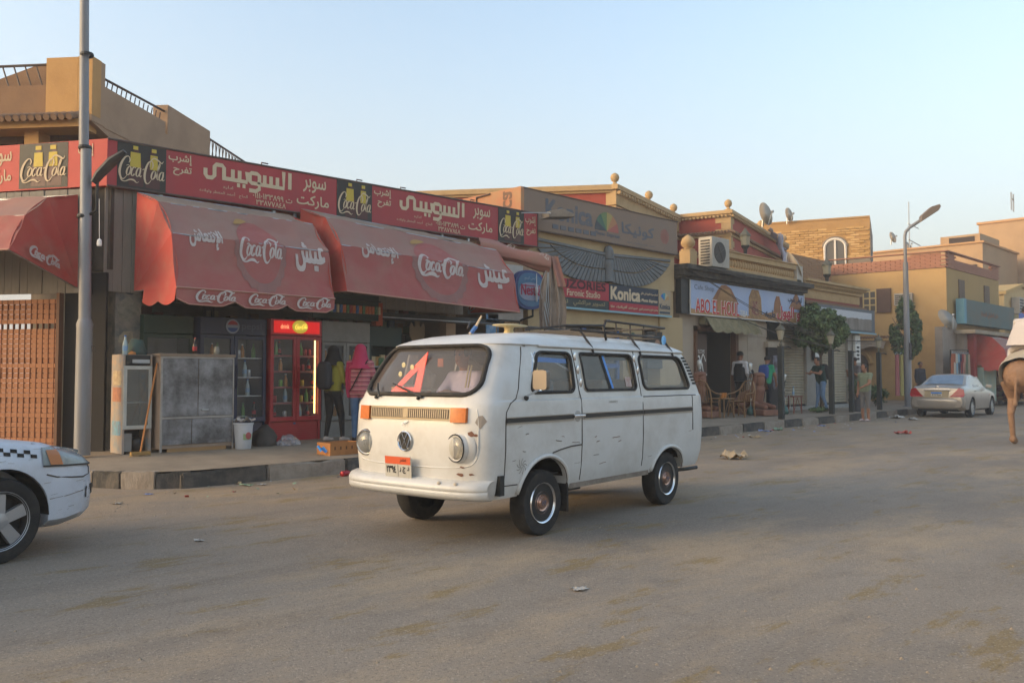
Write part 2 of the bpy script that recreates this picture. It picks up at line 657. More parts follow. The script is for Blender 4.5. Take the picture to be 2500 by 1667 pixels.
ring = [(x, y, 0.2) for x, y in cor] + [(0.35, 11.6, 0.3)]
mb.add(vs + ring, [tuple(range(n + 1)) + tuple(n + 1 + i for i in reversed(range(len(ring))))])
pavement = struct(mb.obj('pavement', pave_m))

kerb_grey = mat('kerb_stone', '#9c9082', 0.9, dirt='#6d6154', amt=0.5, scale=5, bump=0.5, bscale=28)
kerb_black = mat('kerb_black_paint', '#3f3d3a', 0.85, dirt='#776c60', amt=0.45, scale=5, bump=0.45, bscale=28)
def block_mesh(name, m, seed):
  r = random.Random(seed)
  me = MB().box(-0.5, 0.5, -0.13, 0.13, -0.05, 0.2).mesh(name, m)
  bm = bmesh.new()
  bm.from_mesh(me)
  bmesh.ops.bevel(bm, geom=bm.edges[:], offset=0.018, segments=2, affect='EDGES')
  bmesh.ops.subdivide_edges(bm, edges=[e for e in bm.edges if e.calc_length() > 0.3], cuts=5, use_grid_fill=True)
  for v in bm.verts:
    q = noise.noise_vector(v.co * 7 + Vector((seed * 3.1, 0, 0)))
    v.co += q * 0.012
    if v.co.z > 0.16 and v.co.y < -0.09 and noise.noise(v.co * 9 + Vector((seed, 1, 2))) > 0.25:
      v.co += Vector((0, 0.018, -0.022))
  bm.to_mesh(me)
  bm.free()
  me.shade_smooth()
  me.set_sharp_from_angle(angle=math.radians(50))
  return me
kerb_root = bpy.data.objects.new('kerb', MB().box(0.5, 0.52, 0.3, 0.32, 0.0, 0.1).mesh('kerb', kerb_grey))
COL.objects.link(kerb_root)
struct(kerb_root)
KB = [[block_mesh('kerb_stone', kerb_grey, k) for k in range(4)], [block_mesh('kerb_stone', kerb_black, k + 10) for k in range(4)]]
def kerb_run(pts, step, first, start):
  seg, acc = [], 0.0
  d = []
  for a, b in zip(pts, pts[1:]):
    d.append((acc, a, b, math.dist(a, b)))
    acc += math.dist(a, b)
  def at(t):
    for t0, a, b, l in d:
      if t <= t0 + l or (t0, a, b, l) == d[-1]:
        u = (t - t0) / l
        return Vector((a[0] + (b[0] - a[0]) * u, a[1] + (b[1] - a[1]) * u, 0))
  t, k = start, first
  while t < acc - step:
    st = step * RND.uniform(0.94, 1.06)
    p, q = at(t), at(t + st)
    c = (p + q) / 2
    ang = math.atan2(q.y - p.y, q.x - p.x)
    nn = Vector((-math.sin(ang), math.cos(ang), 0)) * 0.12
    piece('kerb_stone', KB[k % 2][RND.randrange(4)], kerb_root, c + nn + Vector((0, 0, RND.uniform(-0.008, 0.004))), (0, 0, ang + RND.uniform(-.008, .008)), ((q - p).length - 0.012, 1, 1))
    t += st
    k += 1
kerb_run(KERB[6:15], 1.16, 1, -0.22)
kerb_run([(-3.0, 6.0), (-1.35, 2.55), (-0.72, 1.25)], 1.0, 0, 0.0)
kerb_run([(-0.74, 1.28), (-0.42, 0.58), (-0.05, 0.17), (0.18, 0.06), (0.55, 0.05)], 0.41, 0, 0.0)
# ------------------------------------------------------------------ market building on the corner
tan_wall = mat('tan_render', '#a3876c', 0.9, dirt='#836a54', amt=0.45, scale=1.2, bump=0.3, bscale=18)
ochre = mat('ochre_paint', '#bd9158', 0.85, dirt='#a57a48', amt=0.35, scale=1.5, bump=0.15, bscale=25)
grey_clad = mat('grey_cladding', '#8a8378', 0.8, dirt='#5d564d', amt=0.5, scale=3, streak=True)
pier_m = mat('postered_pier', '#8f8577', 0.9, dirt='#3c4a52', amt=0.6, scale=5, bump=0.3)
tile_m = mat('clay_tile', '#8d6f55', 0.85, dirt='#5a4636', amt=0.5, scale=6)
LD = Vector((-0.55, 0.835, 0)).normalized()       # direction of the side-street front
LN = Vector((-LD.y, LD.x, 0))                      # its outward normal (towards the camera's left)
LN = Vector((-0.835, -0.55, 0)).normalized()
CORN = Vector((0.22, 2.9, 0))
def Lp(t, o, z):
  return CORN + LD * t + LN * o + Vector((0, 0, z))

mk = thing('market_building', 'tan corner building with parapet above the red supermarket sign', 'building', (0, 0, 0))
w = MB()
w.box(0.75, 9.30, 3.10, 3.30, 3.05, 4.74)
w.box(9.05, 9.30, 3.30, 9.0, 0.2, 4.72)
w.box(6.9, 7.15, 3.12, 3.32, 0.2, 3.05)
w.obj('wall', tan_wall, mk)
MB().prism([(.02, 0), (.70, 0), (.70, 2.7), (.02, 2.7)], lambda a, b, h: Lp(a, -0.06 - h, 0.15 + b), .05).obj('recess_shade', mat('near_black_shade', '#1f1c1a', 0.85), mk)  # dark sheet added for the shade inside the door recess
MB().box(0.42, 0.80, 3.02, 3.40, 0.2, 4.15).obj('pier', pier_m, mk, bevel=0.01)
# side-street wall with a dark doorway
w = MB()
for t0, t1, z0, z1 in ((0.0, 6.0, 2.9, 4.66), (2.9, 6.0, 0.0, 2.9)):
  a, b = Lp(t0, -0.1, 0), Lp(t1, -0.1, 0)
  c, d = Lp(t1, -0.35, 0), Lp(t0, -0.35, 0)
  z = Vector((0, 0, 1))
  w.add([a + z * z0, b + z * z0, c + z * z0, d + z * z0, a + z * z1, b + z * z1, c + z * z1, d + z * z1], [(0, 3, 2, 1), (4, 5, 6, 7), (0, 1, 5, 4), (1, 2, 6, 5), (2, 3, 7, 6), (3, 0, 4, 7)])
w.obj('wall', mat('dark_brown_wall', '#4f463d', 0.9, dirt='#2f2a25', amt=0.4), mk)  # dark brown wall with darker mottling
# shop room behind the fridges
rm = MB()
rm.box(0.5, 9.1, 7.0, 7.1, 0.2, 4.0)
rm.box(0.5, 9.1, 3.3, 7.0, 3.6, 3.7)
rm.box(0.40, 0.5, 3.4, 7.0, 0.2, 4.0)
rm.box(0.5, 9.1, 3.3, 7.0, 0.2, 0.29)
rm.obj('shop_room', mat('shop_room', '#80766a', 0.95, dirt='#5f574d', amt=0.4), mk)
# vertical grey cladding boards above the doorway at the corner
cb_me = MB().box(-0.062, 0.062, -0.012, 0.012, 0, 1.52).mesh('cladding_board', grey_clad)
for i in range(4):
  piece('cladding_board', cb_me, mk, (0.30 + 0.13 * i, 3.0 + RND.uniform(-.01, .01), 2.58))
for i in range(16):
  p = Lp(0.30 + 0.13 * i, 0.02 + RND.uniform(-.01, .01), 2.55)
  piece('cladding_board', cb_me, mk, p, (0, 0, math.atan2(LD.y, LD.x)))
# boards of the fascia under the second awning
fb = MB().box(-0.118, 0.118, -0.015, 0.015, 0, 0.5).mesh('fascia_board', mat('fascia_boards', '#8b8073', 0.85, dirt='#5f564b', amt=0.4))
for i in range(17):
  piece('fascia_board', fb, mk, (3.25 + 0.245 * i, 3.06, 2.60))
# rolled cane blinds on the side front
blind = thing('cane_blind', 'orange cane blind lowered over the shop door beside the lamp pole', 'blind', Lp(0.72, 0.04, 0.0), math.atan2(LD.y, LD.x))
bl_m = mat('cane', '#a8714c', 0.8, dirt='#7d5033', amt=0.4, scale=10, bump=0.2, bscale=60)
sl = MB().box(0, 2.0, -0.012, 0.012, -0.033, 0.033).mesh('slat', bl_m)
for i in range(31):
  if i == 25:
    continue
  piece('slat', sl, blind, (0, RND.uniform(-.006, .006), 0.27 + 0.072 * i))
cordm = MB().box(-0.006, 0.006, -0.018, 0.018, 0.22, 2.46).mesh('cord', mat('dark_cord', '#6b3d22', 0.9))
for i in range(20):
  piece('cord', cordm, blind, (0.05 + 0.1 * i, 0.0, 0))
MB().box(-0.05, 0.0, -0.04, 0.05, 0.2, 2.55).obj('edge_post', wood_br, blind)

# upper storey, turned against the street
ur = math.radians(39)
UP = thing('roof_terrace', 'tan upper storey with parapet and ochre corner pier over the market sign', 'building', (0.58, 4.65, 0), ur)
u = MB()
u.box(0.0, 0.36, 0.0, 0.25, 5.52, 6.58)                # corner pier, street side
u.box(0.36, 2.36, 0.0, 0.2, 5.5, 6.20)
u.box(2.44, 4.22, 0.0, 0.3, 4.8, 6.56)
u.box(4.22, 9.0, 0.0, 0.25, 4.8, 6.02)
u.box(7.0, 7.4, -0.02, 0.28, 6.02, 6.42)
u.box(2.36, 2.44, 0.0, 0.2, 5.45, 5.98)
u.obj('parapet', tan_wall, UP)
MB().prism([(0.0, 5.52), (0.36, 5.55), (2.44, 5.55), (2.44, 4.9)], lambda a, b, h: Vector((a, 0.012 + h, b)), 0.18).obj('haunch', tan_wall, UP)
MB().box(-0.012, 0.24, 0.25, 0.80, 5.62, 6.58).box(-0.01, 0.24, -0.004, 0.25, 5.62, 6.585).obj('corner_pier', ochre, UP, label='ochre square pier at the corner of the roof terrace')
MB().box(0.06, 0.26, 0.8, 7.0, 5.62, 6.16).obj('parapet_side', mat('brown_render', '#8a6a4d', 0.9, dirt='#705440', amt=0.4, scale=1.5, bump=0.3), UP)
u = MB()
u.box(-0.16, 0.3, 0.1, 7.0, 5.38, 5.51)
u.obj('ledge', ochre, UP)
tl = MB()
tl.tube([(-0.30, 0, 5.50), (0.0, 0, 5.63)], 0.055, 8)
tl_me = tl.mesh('roof_tile', tile_m, 60)
for i in range(52):
  piece('roof_tile', tl_me, UP, (0, 0.2 + 0.13 * i, 0), (0, 0, 0))
u = MB()
u.box(0.5, 0.8, 0.9, 7.0, 4.2, 5.45)
u.box(0.9, 9, 0.6, 0.9, 4.2, 5.5)
u.box(0.3, 9, 0.25, 7, 5.45, 5.58)
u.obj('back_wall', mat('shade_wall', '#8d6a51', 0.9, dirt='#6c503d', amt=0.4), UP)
MB().box(0.04, 0.34, 0.95, 1.20, 4.4, 5.38).obj('pillar', ochre, UP)
MB().box(0.04, 0.34, 4.05, 4.30, 4.4, 5.38).obj('pillar', ochre, UP)
wd = MB().box(0.44, 0.497, 1.6, 2.5, 4.45, 5.3).obj('window', mat('dark_pane', '#191a1b', 0.25), UP)
MB().box(0.42, 0.47, 1.5, 1.6, 4.4, 5.35).box(0.42, 0.47, 2.5, 2.6, 4.4, 5.35).obj('frame', wood_br, wd)
# railings: top rail and slanted bars
rail_m = mat('rail_iron', '#4a3b33', 0.6)
r = MB()
r.tube([(0.45, 0.08, 6.37), (2.44, 0.08, 6.44)], 0.022, 6)
r.obj('railing', rail_m, UP)
r = MB()
r.tube([(4.2, 0.08, 6.44), (7.0, 0.08, 6.38)], 0.022, 6)
r.obj('railing', rail_m, UP)
r = MB()
r.tube([(0.12, 0.8, 6.52), (0.12, 7.0, 6.52)], 0.022, 6)
r.obj('railing', rail_m, UP)
bar = MB()
bar.tube([(0, 0, 0), (0.1, 0, 0.36)], 0.011, 5)
bar_me = bar.mesh('rail_bar', rail_m)
for i in range(13):
  piece('rail_bar', bar_me, UP, (0.5 + 0.145 * i, 0.1, 6.02))
for i in range(34):
  piece('rail_bar', bar_me, UP, (4.26 + 0.082 * i, 0.1, 6.02), (0, 0, 0), (1 if i % 2 else -0.6, 1, 1.15 - 0.005 * i))
for i in range(28):
  piece('rail_bar', bar_me, UP, (0.12, 0.95 + 0.2 * i, 6.15), (0, 0, PI / 2), (1.3, 1, 1.05))
MB().prism([(0.85, 6.12), (3.3, 6.12), (1.4, 6.72), (0.85, 6.68)], lambda a, b, h: Vector((0.62 + h, a, b)), 0.2).obj('stair_housing', mat('brown_render', '#8a6a4d'), UP)

# ------------------------------------------------------------------ photo studio with the winged relief
pale_ochre = mat('pale_ochre', '#b59d76', 0.85, dirt='#9f8863', amt=0.35, scale=2)
cream_wall = mat('cream_wall', '#b3a28c', 0.88, dirt='#8f7f6c', amt=0.4, scale=1.5)
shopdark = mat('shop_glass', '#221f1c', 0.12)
st = thing('photo_studio', 'single storey photo studio with ochre front and winged relief', 'building')
w = MB()
w.box(9.32, 14.95, 3.12, 9.0, 3.62, 4.60)
w.obj('upper_wall', pale_ochre, st)
w = MB()
w.box(9.32, 14.95, 3.16, 3.45, 2.55, 3.62)
w.box(12.75, 13.55, 3.16, 3.45, 0.2, 2.55)
w.box(14.25, 15.3, 3.10, 3.5, 0.2, 2.92)
w.box(9.32, 9.9, 3.16, 3.45, 0.2, 2.55)
w.obj('wall', pale_ochre, st)
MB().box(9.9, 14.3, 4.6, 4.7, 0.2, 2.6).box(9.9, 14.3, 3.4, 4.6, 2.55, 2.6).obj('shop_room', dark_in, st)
blue_fr = mat('blue_frame', '#2c5a9c', 0.6, dirt='#31415c', amt=0.4)
for i, (x0, x1) in enumerate(((9.95, 11.35), (11.35, 12.7))):
  wdo = MB().quad((x0, 3.30, 0.55), (x1, 3.30, 0.55), (x1, 3.30, 2.5), (x0, 3.30, 2.5)).obj('window', glass('shop_pane', '#3a3833', 0.5), st)
  f = MB()
  for a in (x0, x1 - 0.07):
    f.box(a, a + 0.07, 3.24, 3.34, 0.5, 2.5)
  f.box(x0, x1, 3.23, 3.35, 0.3, 0.6)
  f.box(x0, x1, 3.23, 3.35, 1.55, 1.66)
  f.obj('window_frame', blue_fr, wdo)
# painted reed emblem on the pier, and the dark board with a face
pap = MB()
pl = flat_xz(3.155)
for k, (x, h) in enumerate(((12.9, .62), (13.02, .8), (13.15, .9), (13.27, .75), (13.4, .6))):
  ribbons(pap, [[(x, 1.5, .025), (x - .02 * (2 - k), 1.5 + h * .6, .025), (x - .05 * (2 - k), 1.5 + h, .03)]], pl, 1, 1)
  ribbons(pap, [[(x - .05 * (2 - k) - .06, 1.5 + h + .05, .02), (x - .05 * (2 - k), 1.5 + h, .11), (x - .05 * (2 - k) + .06, 1.5 + h + .05, .02)]], pl, 1, 1)
pap.obj('painted_reeds', mat('reed_green', '#50624e', 0.9), st)
bd = MB().box(13.62, 14.28, 3.05, 3.12, 1.55, 2.5).obj('menu_board', mat('board_dark', '#2b2723', 0.6), st)
MB().ball((14.05, 3.045, 2.1), 0.16, 14, s=(0.85, 0.05, 1.3)).obj('portrait_oval', mat('portrait', '#a5806a', 0.8), bd)

# winged relief: body, head and individual feathers
stone_b = mat('relief_stone', '#6f7375', 0.8, dirt='#66645f', amt=0.55, scale=4, bump=0.2)
wr = thing('winged_relief', 'grey blue winged pharaonic relief mounted across the studio front', 'relief', (12.05, 3.10, 3.62))
def feather(pts, nm):
  m = MB()
  m.prism(pts, lambda a, b, h: Vector((a, -h, b)), 0.045)
  o = m.obj(nm, stone_b, wr)
  bv = o.modifiers.new('bevel', 'BEVEL')
  bv.width = 0.012
  return o
def wing(sg):
  # feathers hang from the shoulder line in a fan, in two rows
  nf = 17
  S_ = lambda u: (0.13 + 1.55 * u, 0.70 + 0.07 * u)
  T_ = lambda u: (0.15 + 2.72 * u ** 0.95, 0.02 + 0.06 * math.sin(PI * u) * -1 + 0.78 * u ** 3.2)
  mid = lambda u, f: tuple(a + (b - a) * f for a, b in zip(S_(u), T_(u)))
  for i in range(nf):
    u0, u1 = i / nf, (i + 1) / nf - 0.010
    feather([(sg * x, y) for x, y in (S_(u0), S_(u1), mid(u1, .50), mid(u0, .50))], 'feather')
    feather([(sg * x, y) for x, y in (mid(u0, .53), mid(u1, .53), T_(u1), T_(u0))], 'feather')
  feather([(sg * x, y) for x, y in ((0.12, 0.80), (2.85, 0.90), (2.85, 0.83), (1.7, 0.785), (0.12, 0.715))], 'wing_edge')
wing(1)
wing(-1)
b = MB()
b.lathe([(0.02, 0.0), (0.20, 0.04), (0.15, 0.14), (0.17, 0.35), (0.2, 0.5), (0.19, 0.62), (0.12, 0.7), (0.02, 0.72)], 14, c=(0, -0.05, 0))
b.obj('body', stone_b, wr, 60)
b = MB()
b.lathe([(0.02, 0.66), (0.19, 0.68), (0.20, 0.80), (0.17, 0.95), (0.1, 1.04), (0.01, 1.07)], 14, c=(0, -0.06, 0))
b.ball((0, -0.2, 0.84), 0.1, 12, s=(0.9, 0.8, 1.2))
b.obj('head', stone_b, wr, 60)
wr.scale = (0.93, 1, 0.93)
for o_ in wr.children:
  if o_.name.startswith(('body', 'head')):
    o_.scale = (0.72, 0.7, 0.93)

# ------------------------------------------------------------------ café with balustrade
dark_corn = mat('dark_cornice', '#38342f', 0.85, dirt='#6c6458', amt=0.45, scale=4, bump=0.3)
bal_m = mat('ochre_stone', '#b4966b', 0.85, dirt='#957a52', amt=0.35, scale=3)
tile_wall = mat('cream_tiles', '#ab9a86', 0.7, dirt='#917f6c', amt=0.4, scale=1.2)
cf = thing('cafe_building', 'cafe with cream tiled front, dark cornice and ochre balustrade', 'building')
w = MB()
w.box(15.3, 16.0, 3.2, 3.4, 0.2, 4.2)
w.box(18.25, 20.9, 3.2, 3.4, 0.2, 4.2)
w.box(16.0, 18.25, 3.2, 3.4, 2.75, 4.2)
w.box(15.3, 22.4, 3.4, 9, 4.2, 4.45)
w.obj('wall', tile_wall, cf)
# wall tiles, proud of the wall
wt = MB().box(-0.29, 0.29, -0.012, 0.012, -0.215, 0.215).mesh('wall_tile', tile_wall)
for i in range(4):
  for j in range(6):
    if 19.95 < 18.56 + 0.6 * i + 0.29 and j < 5:
      continue
    piece('wall_tile', wt, cf, (18.56 + 0.6 * i, 3.19 + RND.uniform(-.003, .003), 0.55 + 0.445 * j))
MB().box(14.98, 22.4, 2.72, 3.3, 4.22, 4.36).box(15.02, 22.2, 2.85, 3.3, 4.06, 4.22).box(15.04, 22.1, 2.95, 3.3, 3.98, 4.06).obj('cornice', dark_corn, cf, bevel=0.02)
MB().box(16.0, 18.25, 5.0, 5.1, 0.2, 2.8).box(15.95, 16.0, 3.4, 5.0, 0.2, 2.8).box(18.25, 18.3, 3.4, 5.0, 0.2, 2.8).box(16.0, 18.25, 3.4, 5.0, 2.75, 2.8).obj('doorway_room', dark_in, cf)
d1 = MB().box(16.05, 16.75, 3.26, 3.31, 0.3, 2.55).obj('door', mat('door_panel', '#4b3325', 0.5), cf)
pd = flat_xz(3.255)
lettering('door_lettering', 'WELCOME', pd, 0.42, 0.10, white_pt, d1, 16.2, 2.0)
mbx = MB()
ribbons(mbx, [[(0, 0, .03), (.15, .25, .05), (.25, .05, .04), (.35, .3, .05), (.45, 0, .03), (.62, -.02, .03)], [(.02, .32, .03), (.2, .5, .05), (.3, .36, .04), (.42, .55, .04), (.55, .35, .03)]], pd, 1, 1, 16.12, 1.42)
mbx.obj('door_drawing', white_pt, d1)
MB().box(18.1, 18.25, 3.12, 3.3, 0.3, 2.75).box(15.98, 16.07, 3.12, 3.3, 0.3, 2.75).box(15.98, 18.25, 3.12, 3.3, 2.62, 2.75).obj('door_frame', wood_br, cf)
br = MB().box(16.2, 18.9, 2.95, 3.15, 2.80, 3.0).obj('carved_lintel', mat('old_canopy', '#8d8061', 0.9, dirt='#5f5a3c', amt=0.6, scale=6), cf)
can = MB()
can.sheet(lambda u, v: Vector((16.2 + 2.7 * u, 2.70 + 0.22 * v + 0.02 * math.sin(u * 31), 2.62 + 0.35 * v - (0.06 * abs(math.sin(u * 17)) if v < 0.05 else 0))), 36, 4)
can.obj('canopy_cloth', mat('old_canopy', '#8d8061'), br)
MB().box(20.0, 20.85, 3.12, 3.3, 0.3, 2.25).obj('side_doorway', mat('poster_door', '#241f1e', 0.5), cf)
MB().box(20.28, 20.62, 3.10, 3.118, 0.95, 2.0).obj('poster', mat('poster', '#57474a', 0.7, dirt='#a7b3c4', amt=0.35, scale=4), cf)
MB().box(19.9, 20.92, 3.05, 3.2, 2.25, 2.42).obj('door_head', cream_wall, cf)
MB().box(20.05, 20.85, 3.1, 3.2, 2.5, 3.1).obj('transom_window', mat('dark_pane', '#191a1b', 0.25), cf)
# balustrade
MB().box(16.6, 22.05, 3.02, 3.26, 4.80, 4.96).box(16.6, 22.05, 3.0, 3.3, 4.40, 4.50).box(16.55, 22.1, 2.98, 3.3, 4.955, 4.99).obj('handrail', bal_m, cf, bevel=0.012)
bs = MB().lathe([(0.045, 0), (0.06, 0.02), (0.035, 0.05), (0.075, 0.13), (0.055, 0.22), (0.035, 0.26), (0.06, 0.29), (0.05, 0.3)], 10)
bs_me = bs.mesh('baluster', bal_m, 60)
for i in range(36):
  piece('baluster', bs_me, cf, (16.75 + 0.148 * i, 3.14, 4.50))
fin = MB().box(-0.17, 0.17, -0.17, 0.17, 0, 0.5)
fin.lathe([(0.19, 0.5), (0.2, 0.55), (0.1, 0.58), (0.19, 0.68), (0.2, 0.78), (0.14, 0.9), (0.02, 1.0)], 14)
fin_me = fin.mesh('finial_post', bal_m, 40)
piece('finial_post', fin_me, cf, (15.75, 3.2, 4.36), sc=(1, 1, 0.9))
MB().box(21.75, 22.15, 3.0, 3.3, 4.4, 4.95).obj('end_post', mat('pale_post', '#b7aea0', 0.8), cf)

# ------------------------------------------------------------------ shuttered shops
sh = thing('shutter_shops', 'low shop row with closed cream roller shutters and ochre cornice', 'building')
w = MB()
w.box(20.9, 27.3, 3.35, 9.0, 2.9, 4.55)
w.box(22.95, 24.05, 3.3, 3.6, 0.2, 2.9)
w.box(26.2, 27.3, 3.3, 9.0, 0.2, 2.9)
w.box(20.85, 20.98, 3.3, 3.6, 0.2, 2.9)
w.obj('wall', mat('grey_cream', '#a39c92', 0.85, dirt='#877c70', amt=0.35), sh)
sl_m = mat('shutter_paint', '#b5a890', 0.55, dirt='#8a7d68', amt=0.4, scale=4, streak=True)
sl_me = MB().prism([(0, 0), (-0.03, 0.02), (-0.035, 0.055), (0, 0.088), (0.01, 0.088), (0.01, 0)], lambda a, b, h: Vector((h, a, b)), 1.0).mesh('shutter_slat', sl_m)
for x0, wd_ in ((20.98, 1.97), (24.05, 2.15)):
  for i in range(28):
    piece('shutter_slat', sl_me, sh, (x0, 3.42, 0.42 + 0.0905 * i), (0, 0, 0), (wd_, 1, 1))
  MB().box(x0, x0 + wd_, 3.36, 3.5, 0.36, 0.42).obj('bottom_rail', black_metal, sh)
MB().box(20.9, 27.3, 3.15, 3.6, 0.15, 0.36).obj('step', mat('pale_step', '#a9a59e', 0.85, dirt='#8b857b', amt=0.4), sh, bevel=0.012)
# ochre cornice with dentils above a red band
c = MB()
c.box(22.3, 27.2, 3.0, 3.35, 4.42, 4.50)
c.box(22.3, 27.1, 3.1, 3.35, 4.28, 4.40)
c.box(22.3, 27.0, 3.18, 3.35, 3.98, 4.28)
c.box(22.3, 27.3, 2.9, 3.35, 4.50, 4.58)
c.obj('cornice', bal_m, sh)
dn = MB().box(-0.035, 0.035, -0.09, 0.02, 0, 0.06).mesh('dentil', bal_m)
for i in range(34):
  piece('dentil', dn, sh, (22.4 + 0.138 * i, 3.12, 4.37))
MB().box(22.3, 27.0, 3.2, 3.34, 3.80, 3.98).obj('red_band', mat('brick_red', '#8f4a3c', 0.85), sh)
t_me = MB().tube([(0, 0, 0), (0, -0.22, -0.07)], 0.05, 8).mesh('roof_tile', tile_m, 60)
for i in range(40):
  piece('roof_tile', t_me, sh, (22.4 + 0.12 * i, 3.2, 3.86))

# ------------------------------------------------------------------ red house with ochre quoins behind
red_w = mat('red_render', '#a04b3c', 0.88, dirt='#8b4034', amt=0.35, scale=1.2, bump=0.15)
rh = thing('red_house', 'red rendered house with ochre quoins, ball finials and tiled bands', 'house', (21.45, 5.25, 0), math.radians(15))
w = MB()
w.box(0, 8.6, 0, 7, 3.5, 6.93)
w.box(-5.6, 0.1, 1.85, 7, 3.5, 6.85)
w.obj('wall', red_w, rh)
c = MB()
c.box(-0.12, 8.75, -0.12, 7, 6.90, 7.03)
c.box(-0.06, 8.7, -0.06, 7, 6.82, 6.90)
c.box(-5.75, -0.12, 1.70, 7, 6.85, 7.0)
c.box(-5.68, -0.06, 1.78, 7, 6.40, 6.85)
c.obj('cornice', bal_m, rh, bevel=0.012)
dn2 = MB().box(-0.05, 0.05, -0.10, 0.02, 0, 0.09).mesh('dentil', bal_m)
for i in range(24):
  piece('dentil', dn2, rh, (-5.6 + 0.23 * i, 1.76, 6.72))
for i in range(46):
  piece('dentil', dn2, rh, (0.0 + 0.19 * i, -0.06, 6.80), (0, 0, 0), (0.7, 0.7, 0.8))
for i in range(13):
  piece('dentil', dn2, rh, (-0.06, 0.1 + 0.14 * i, 6.80), (0, 0, -PI / 2), (0.6, 0.7, 0.8))
q1 = MB().box(-0.03, 0.42, -0.03, 0.5, 0, 0.2).mesh('quoin', bal_m)
q2 = MB().box(-0.03, 0.24, -0.03, 0.3, 0, 0.2).mesh('quoin', bal_m)
for i in range(12):
  piece('quoin', q1 if i % 2 else q2, rh, (0, 0, 4.35 + 0.205 * i))
for i in range(10):
  piece('quoin', q1 if i % 2 else q2, rh, (-5.6, 1.85, 4.35 + 0.205 * i))
bands = MB()
for z in (6.22, 5.55):
  bands.box(-0.07, 8.65, -0.07, 7, z - 0.09, z)
  bands.box(-5.66, 0.05, 1.79, 7, z - 0.09, z)
bands.obj('string_course', bal_m, rh)
t2 = MB().tube([(0, 0.02, 0.05), (0, -0.17, -0.02)], 0.048, 8).mesh('roof_tile', tile_m, 60)
for z in (6.27, 5.60):
  for i in range(76):
    piece('roof_tile', t2, rh, (-0.02 + 0.115 * i, -0.02, z))
  for i in range(16):
    piece('roof_tile', t2, rh, (-0.02, 0.05 + 0.115 * i, z), (0, 0, -PI / 2))
  for i in range(48):
    piece('roof_tile', t2, rh, (-5.58 + 0.115 * i, 1.82, z))
fb2 = MB().lathe([(0.12, 0), (0.12, 0.04), (0.06, 0.07), (0.05, 0.11), (0.11, 0.16), (0.135, 0.25), (0.11, 0.33), (0.04, 0.38), (0.01, 0.39)], 16).mesh('ball_finial', bal_m, 60)
for p in ((0.08, 0.08, 7.03), (4.6, 0.08, 7.03), (8.5, 0.08, 7.03), (-5.5, 1.9, 7.0), (-2.7, 1.9, 7.0), (-0.3, 1.9, 7.0)):
  piece('ball_finial', fb2, rh, p)
# long left face of the red house running back from its corner
ax, ay, lx, ly = -5.6, 1.85, -0.36, 0.93
def Af(t, o, z):
  return Vector((ax + lx * t - ly * o, ay + ly * t + lx * o, z))
def face_band(mb_, o0, o1, z0, z1, L_=11.0):
  p = [Af(0, o0, z0), Af(L_, o0, z0), Af(L_, o1, z0), Af(0, o1, z0), Af(0, o0, z1), Af(L_, o0, z1), Af(L_, o1, z1), Af(0, o1, z1)]
  return mb_.add(p, [(0, 3, 2, 1), (4, 5, 6, 7), (0, 1, 5, 4), (1, 2, 6, 5), (2, 3, 7, 6), (3, 0, 4, 7)])
face_band(MB(), -3.0, -0.02, 3.5, 6.85).obj('wall', red_w, rh)
c = MB()
face_band(c, -3.0, 0.12, 6.85, 7.0)
face_band(c, -3.0, 0.05, 6.78, 6.85)
face_band(c, -3.0, 0.06, 6.13, 6.22)
c.obj('cornice', bal_m, rh)
for i in range(80):
  p_ = Af(0.05 + 0.13 * i, 0.0, 6.27)
  piece('roof_tile', t2, rh, p_, (0, 0, math.atan2(ly, lx) - PI))

# ------------------------------------------------------------------ yellow brick house with arched window
ybrick = mat('yellow_brick', '#a8834f', 0.9, dirt='#8f6d40', amt=0.35, scale=2.0, bump=0.2)
yb = thing('yellow_brick_house', 'yellow painted brick house with one white arched window', 'house', (36.42, 6.58, 0), math.radians(-69 + 180))
# local +x runs back along the left face; +y points out of the left face towards the viewer
w = MB()
w.box(0, 6.6, -6, 0, 4.0, 8.95)
w.obj('wall', ybrick, yb)
MB().box(-0.012, 0.002, -6, -0.004, 4.0, 8.96).obj('side_wall', mat('grey_render', '#7d7266', 0.9, dirt='#94805f', amt=0.4), yb)
MB().box(0.0, 1.0, 0.0, 0.012, 4.0, 7.0).obj('render_patch', mat('grey_render', '#7d7266'), yb)
# courses of bricks, each brick its own piece on the lit face
bk = [MB().box(-0.195, 0.195, 0, RND.uniform(0.02, 0.045), -0.043, 0.043).mesh('brick', mat('ybrick' + c_, c_, 0.88)) for c_ in ('#c6a36c', '#ba955c', '#af8a51')]
for j in range(26):
  for i in range(14):
    x = 0.25 + 0.42 * i + (0.21 if j % 2 else 0)
    z = 5.62 + 0.115 * j
    if x > 6.2 or (0.9 < x < 2.25 and 6.5 < z < 8.2) or RND.random() < 0.05 or (x < 1.2 and z < 7.1):
      continue
    piece('brick', bk[RND.randrange(3)], yb, (x, 0.0, z), (0, 0, RND.uniform(-.01, .01)))
def arch_pts(x0, x1, z0, z1, rise, n=10):
  r = [(x0, z0), (x1, z0), (x1, z1)]
  for i in range(1, n):
    a = PI * i / n
    r.append(((x0 + x1) / 2 + (x1 - x0) / 2 * math.cos(a), z1 + rise * math.sin(a)))
  return r + [(x0, z1)]
wn_ = MB().prism(arch_pts(1.1, 2.05, 6.7, 7.6, 0.4), lambda a, b, h: Vector((a, 0.004 + h, b)), 0.02).obj('window', mat('arch_pane', '#5a5650', 0.25), yb)
f = MB()
fp = arch_pts(1.1, 2.05, 6.7, 7.6, 0.4)
f.tube([(a, 0.05, b) for a, b in fp], 0.065, 6, closed=True)
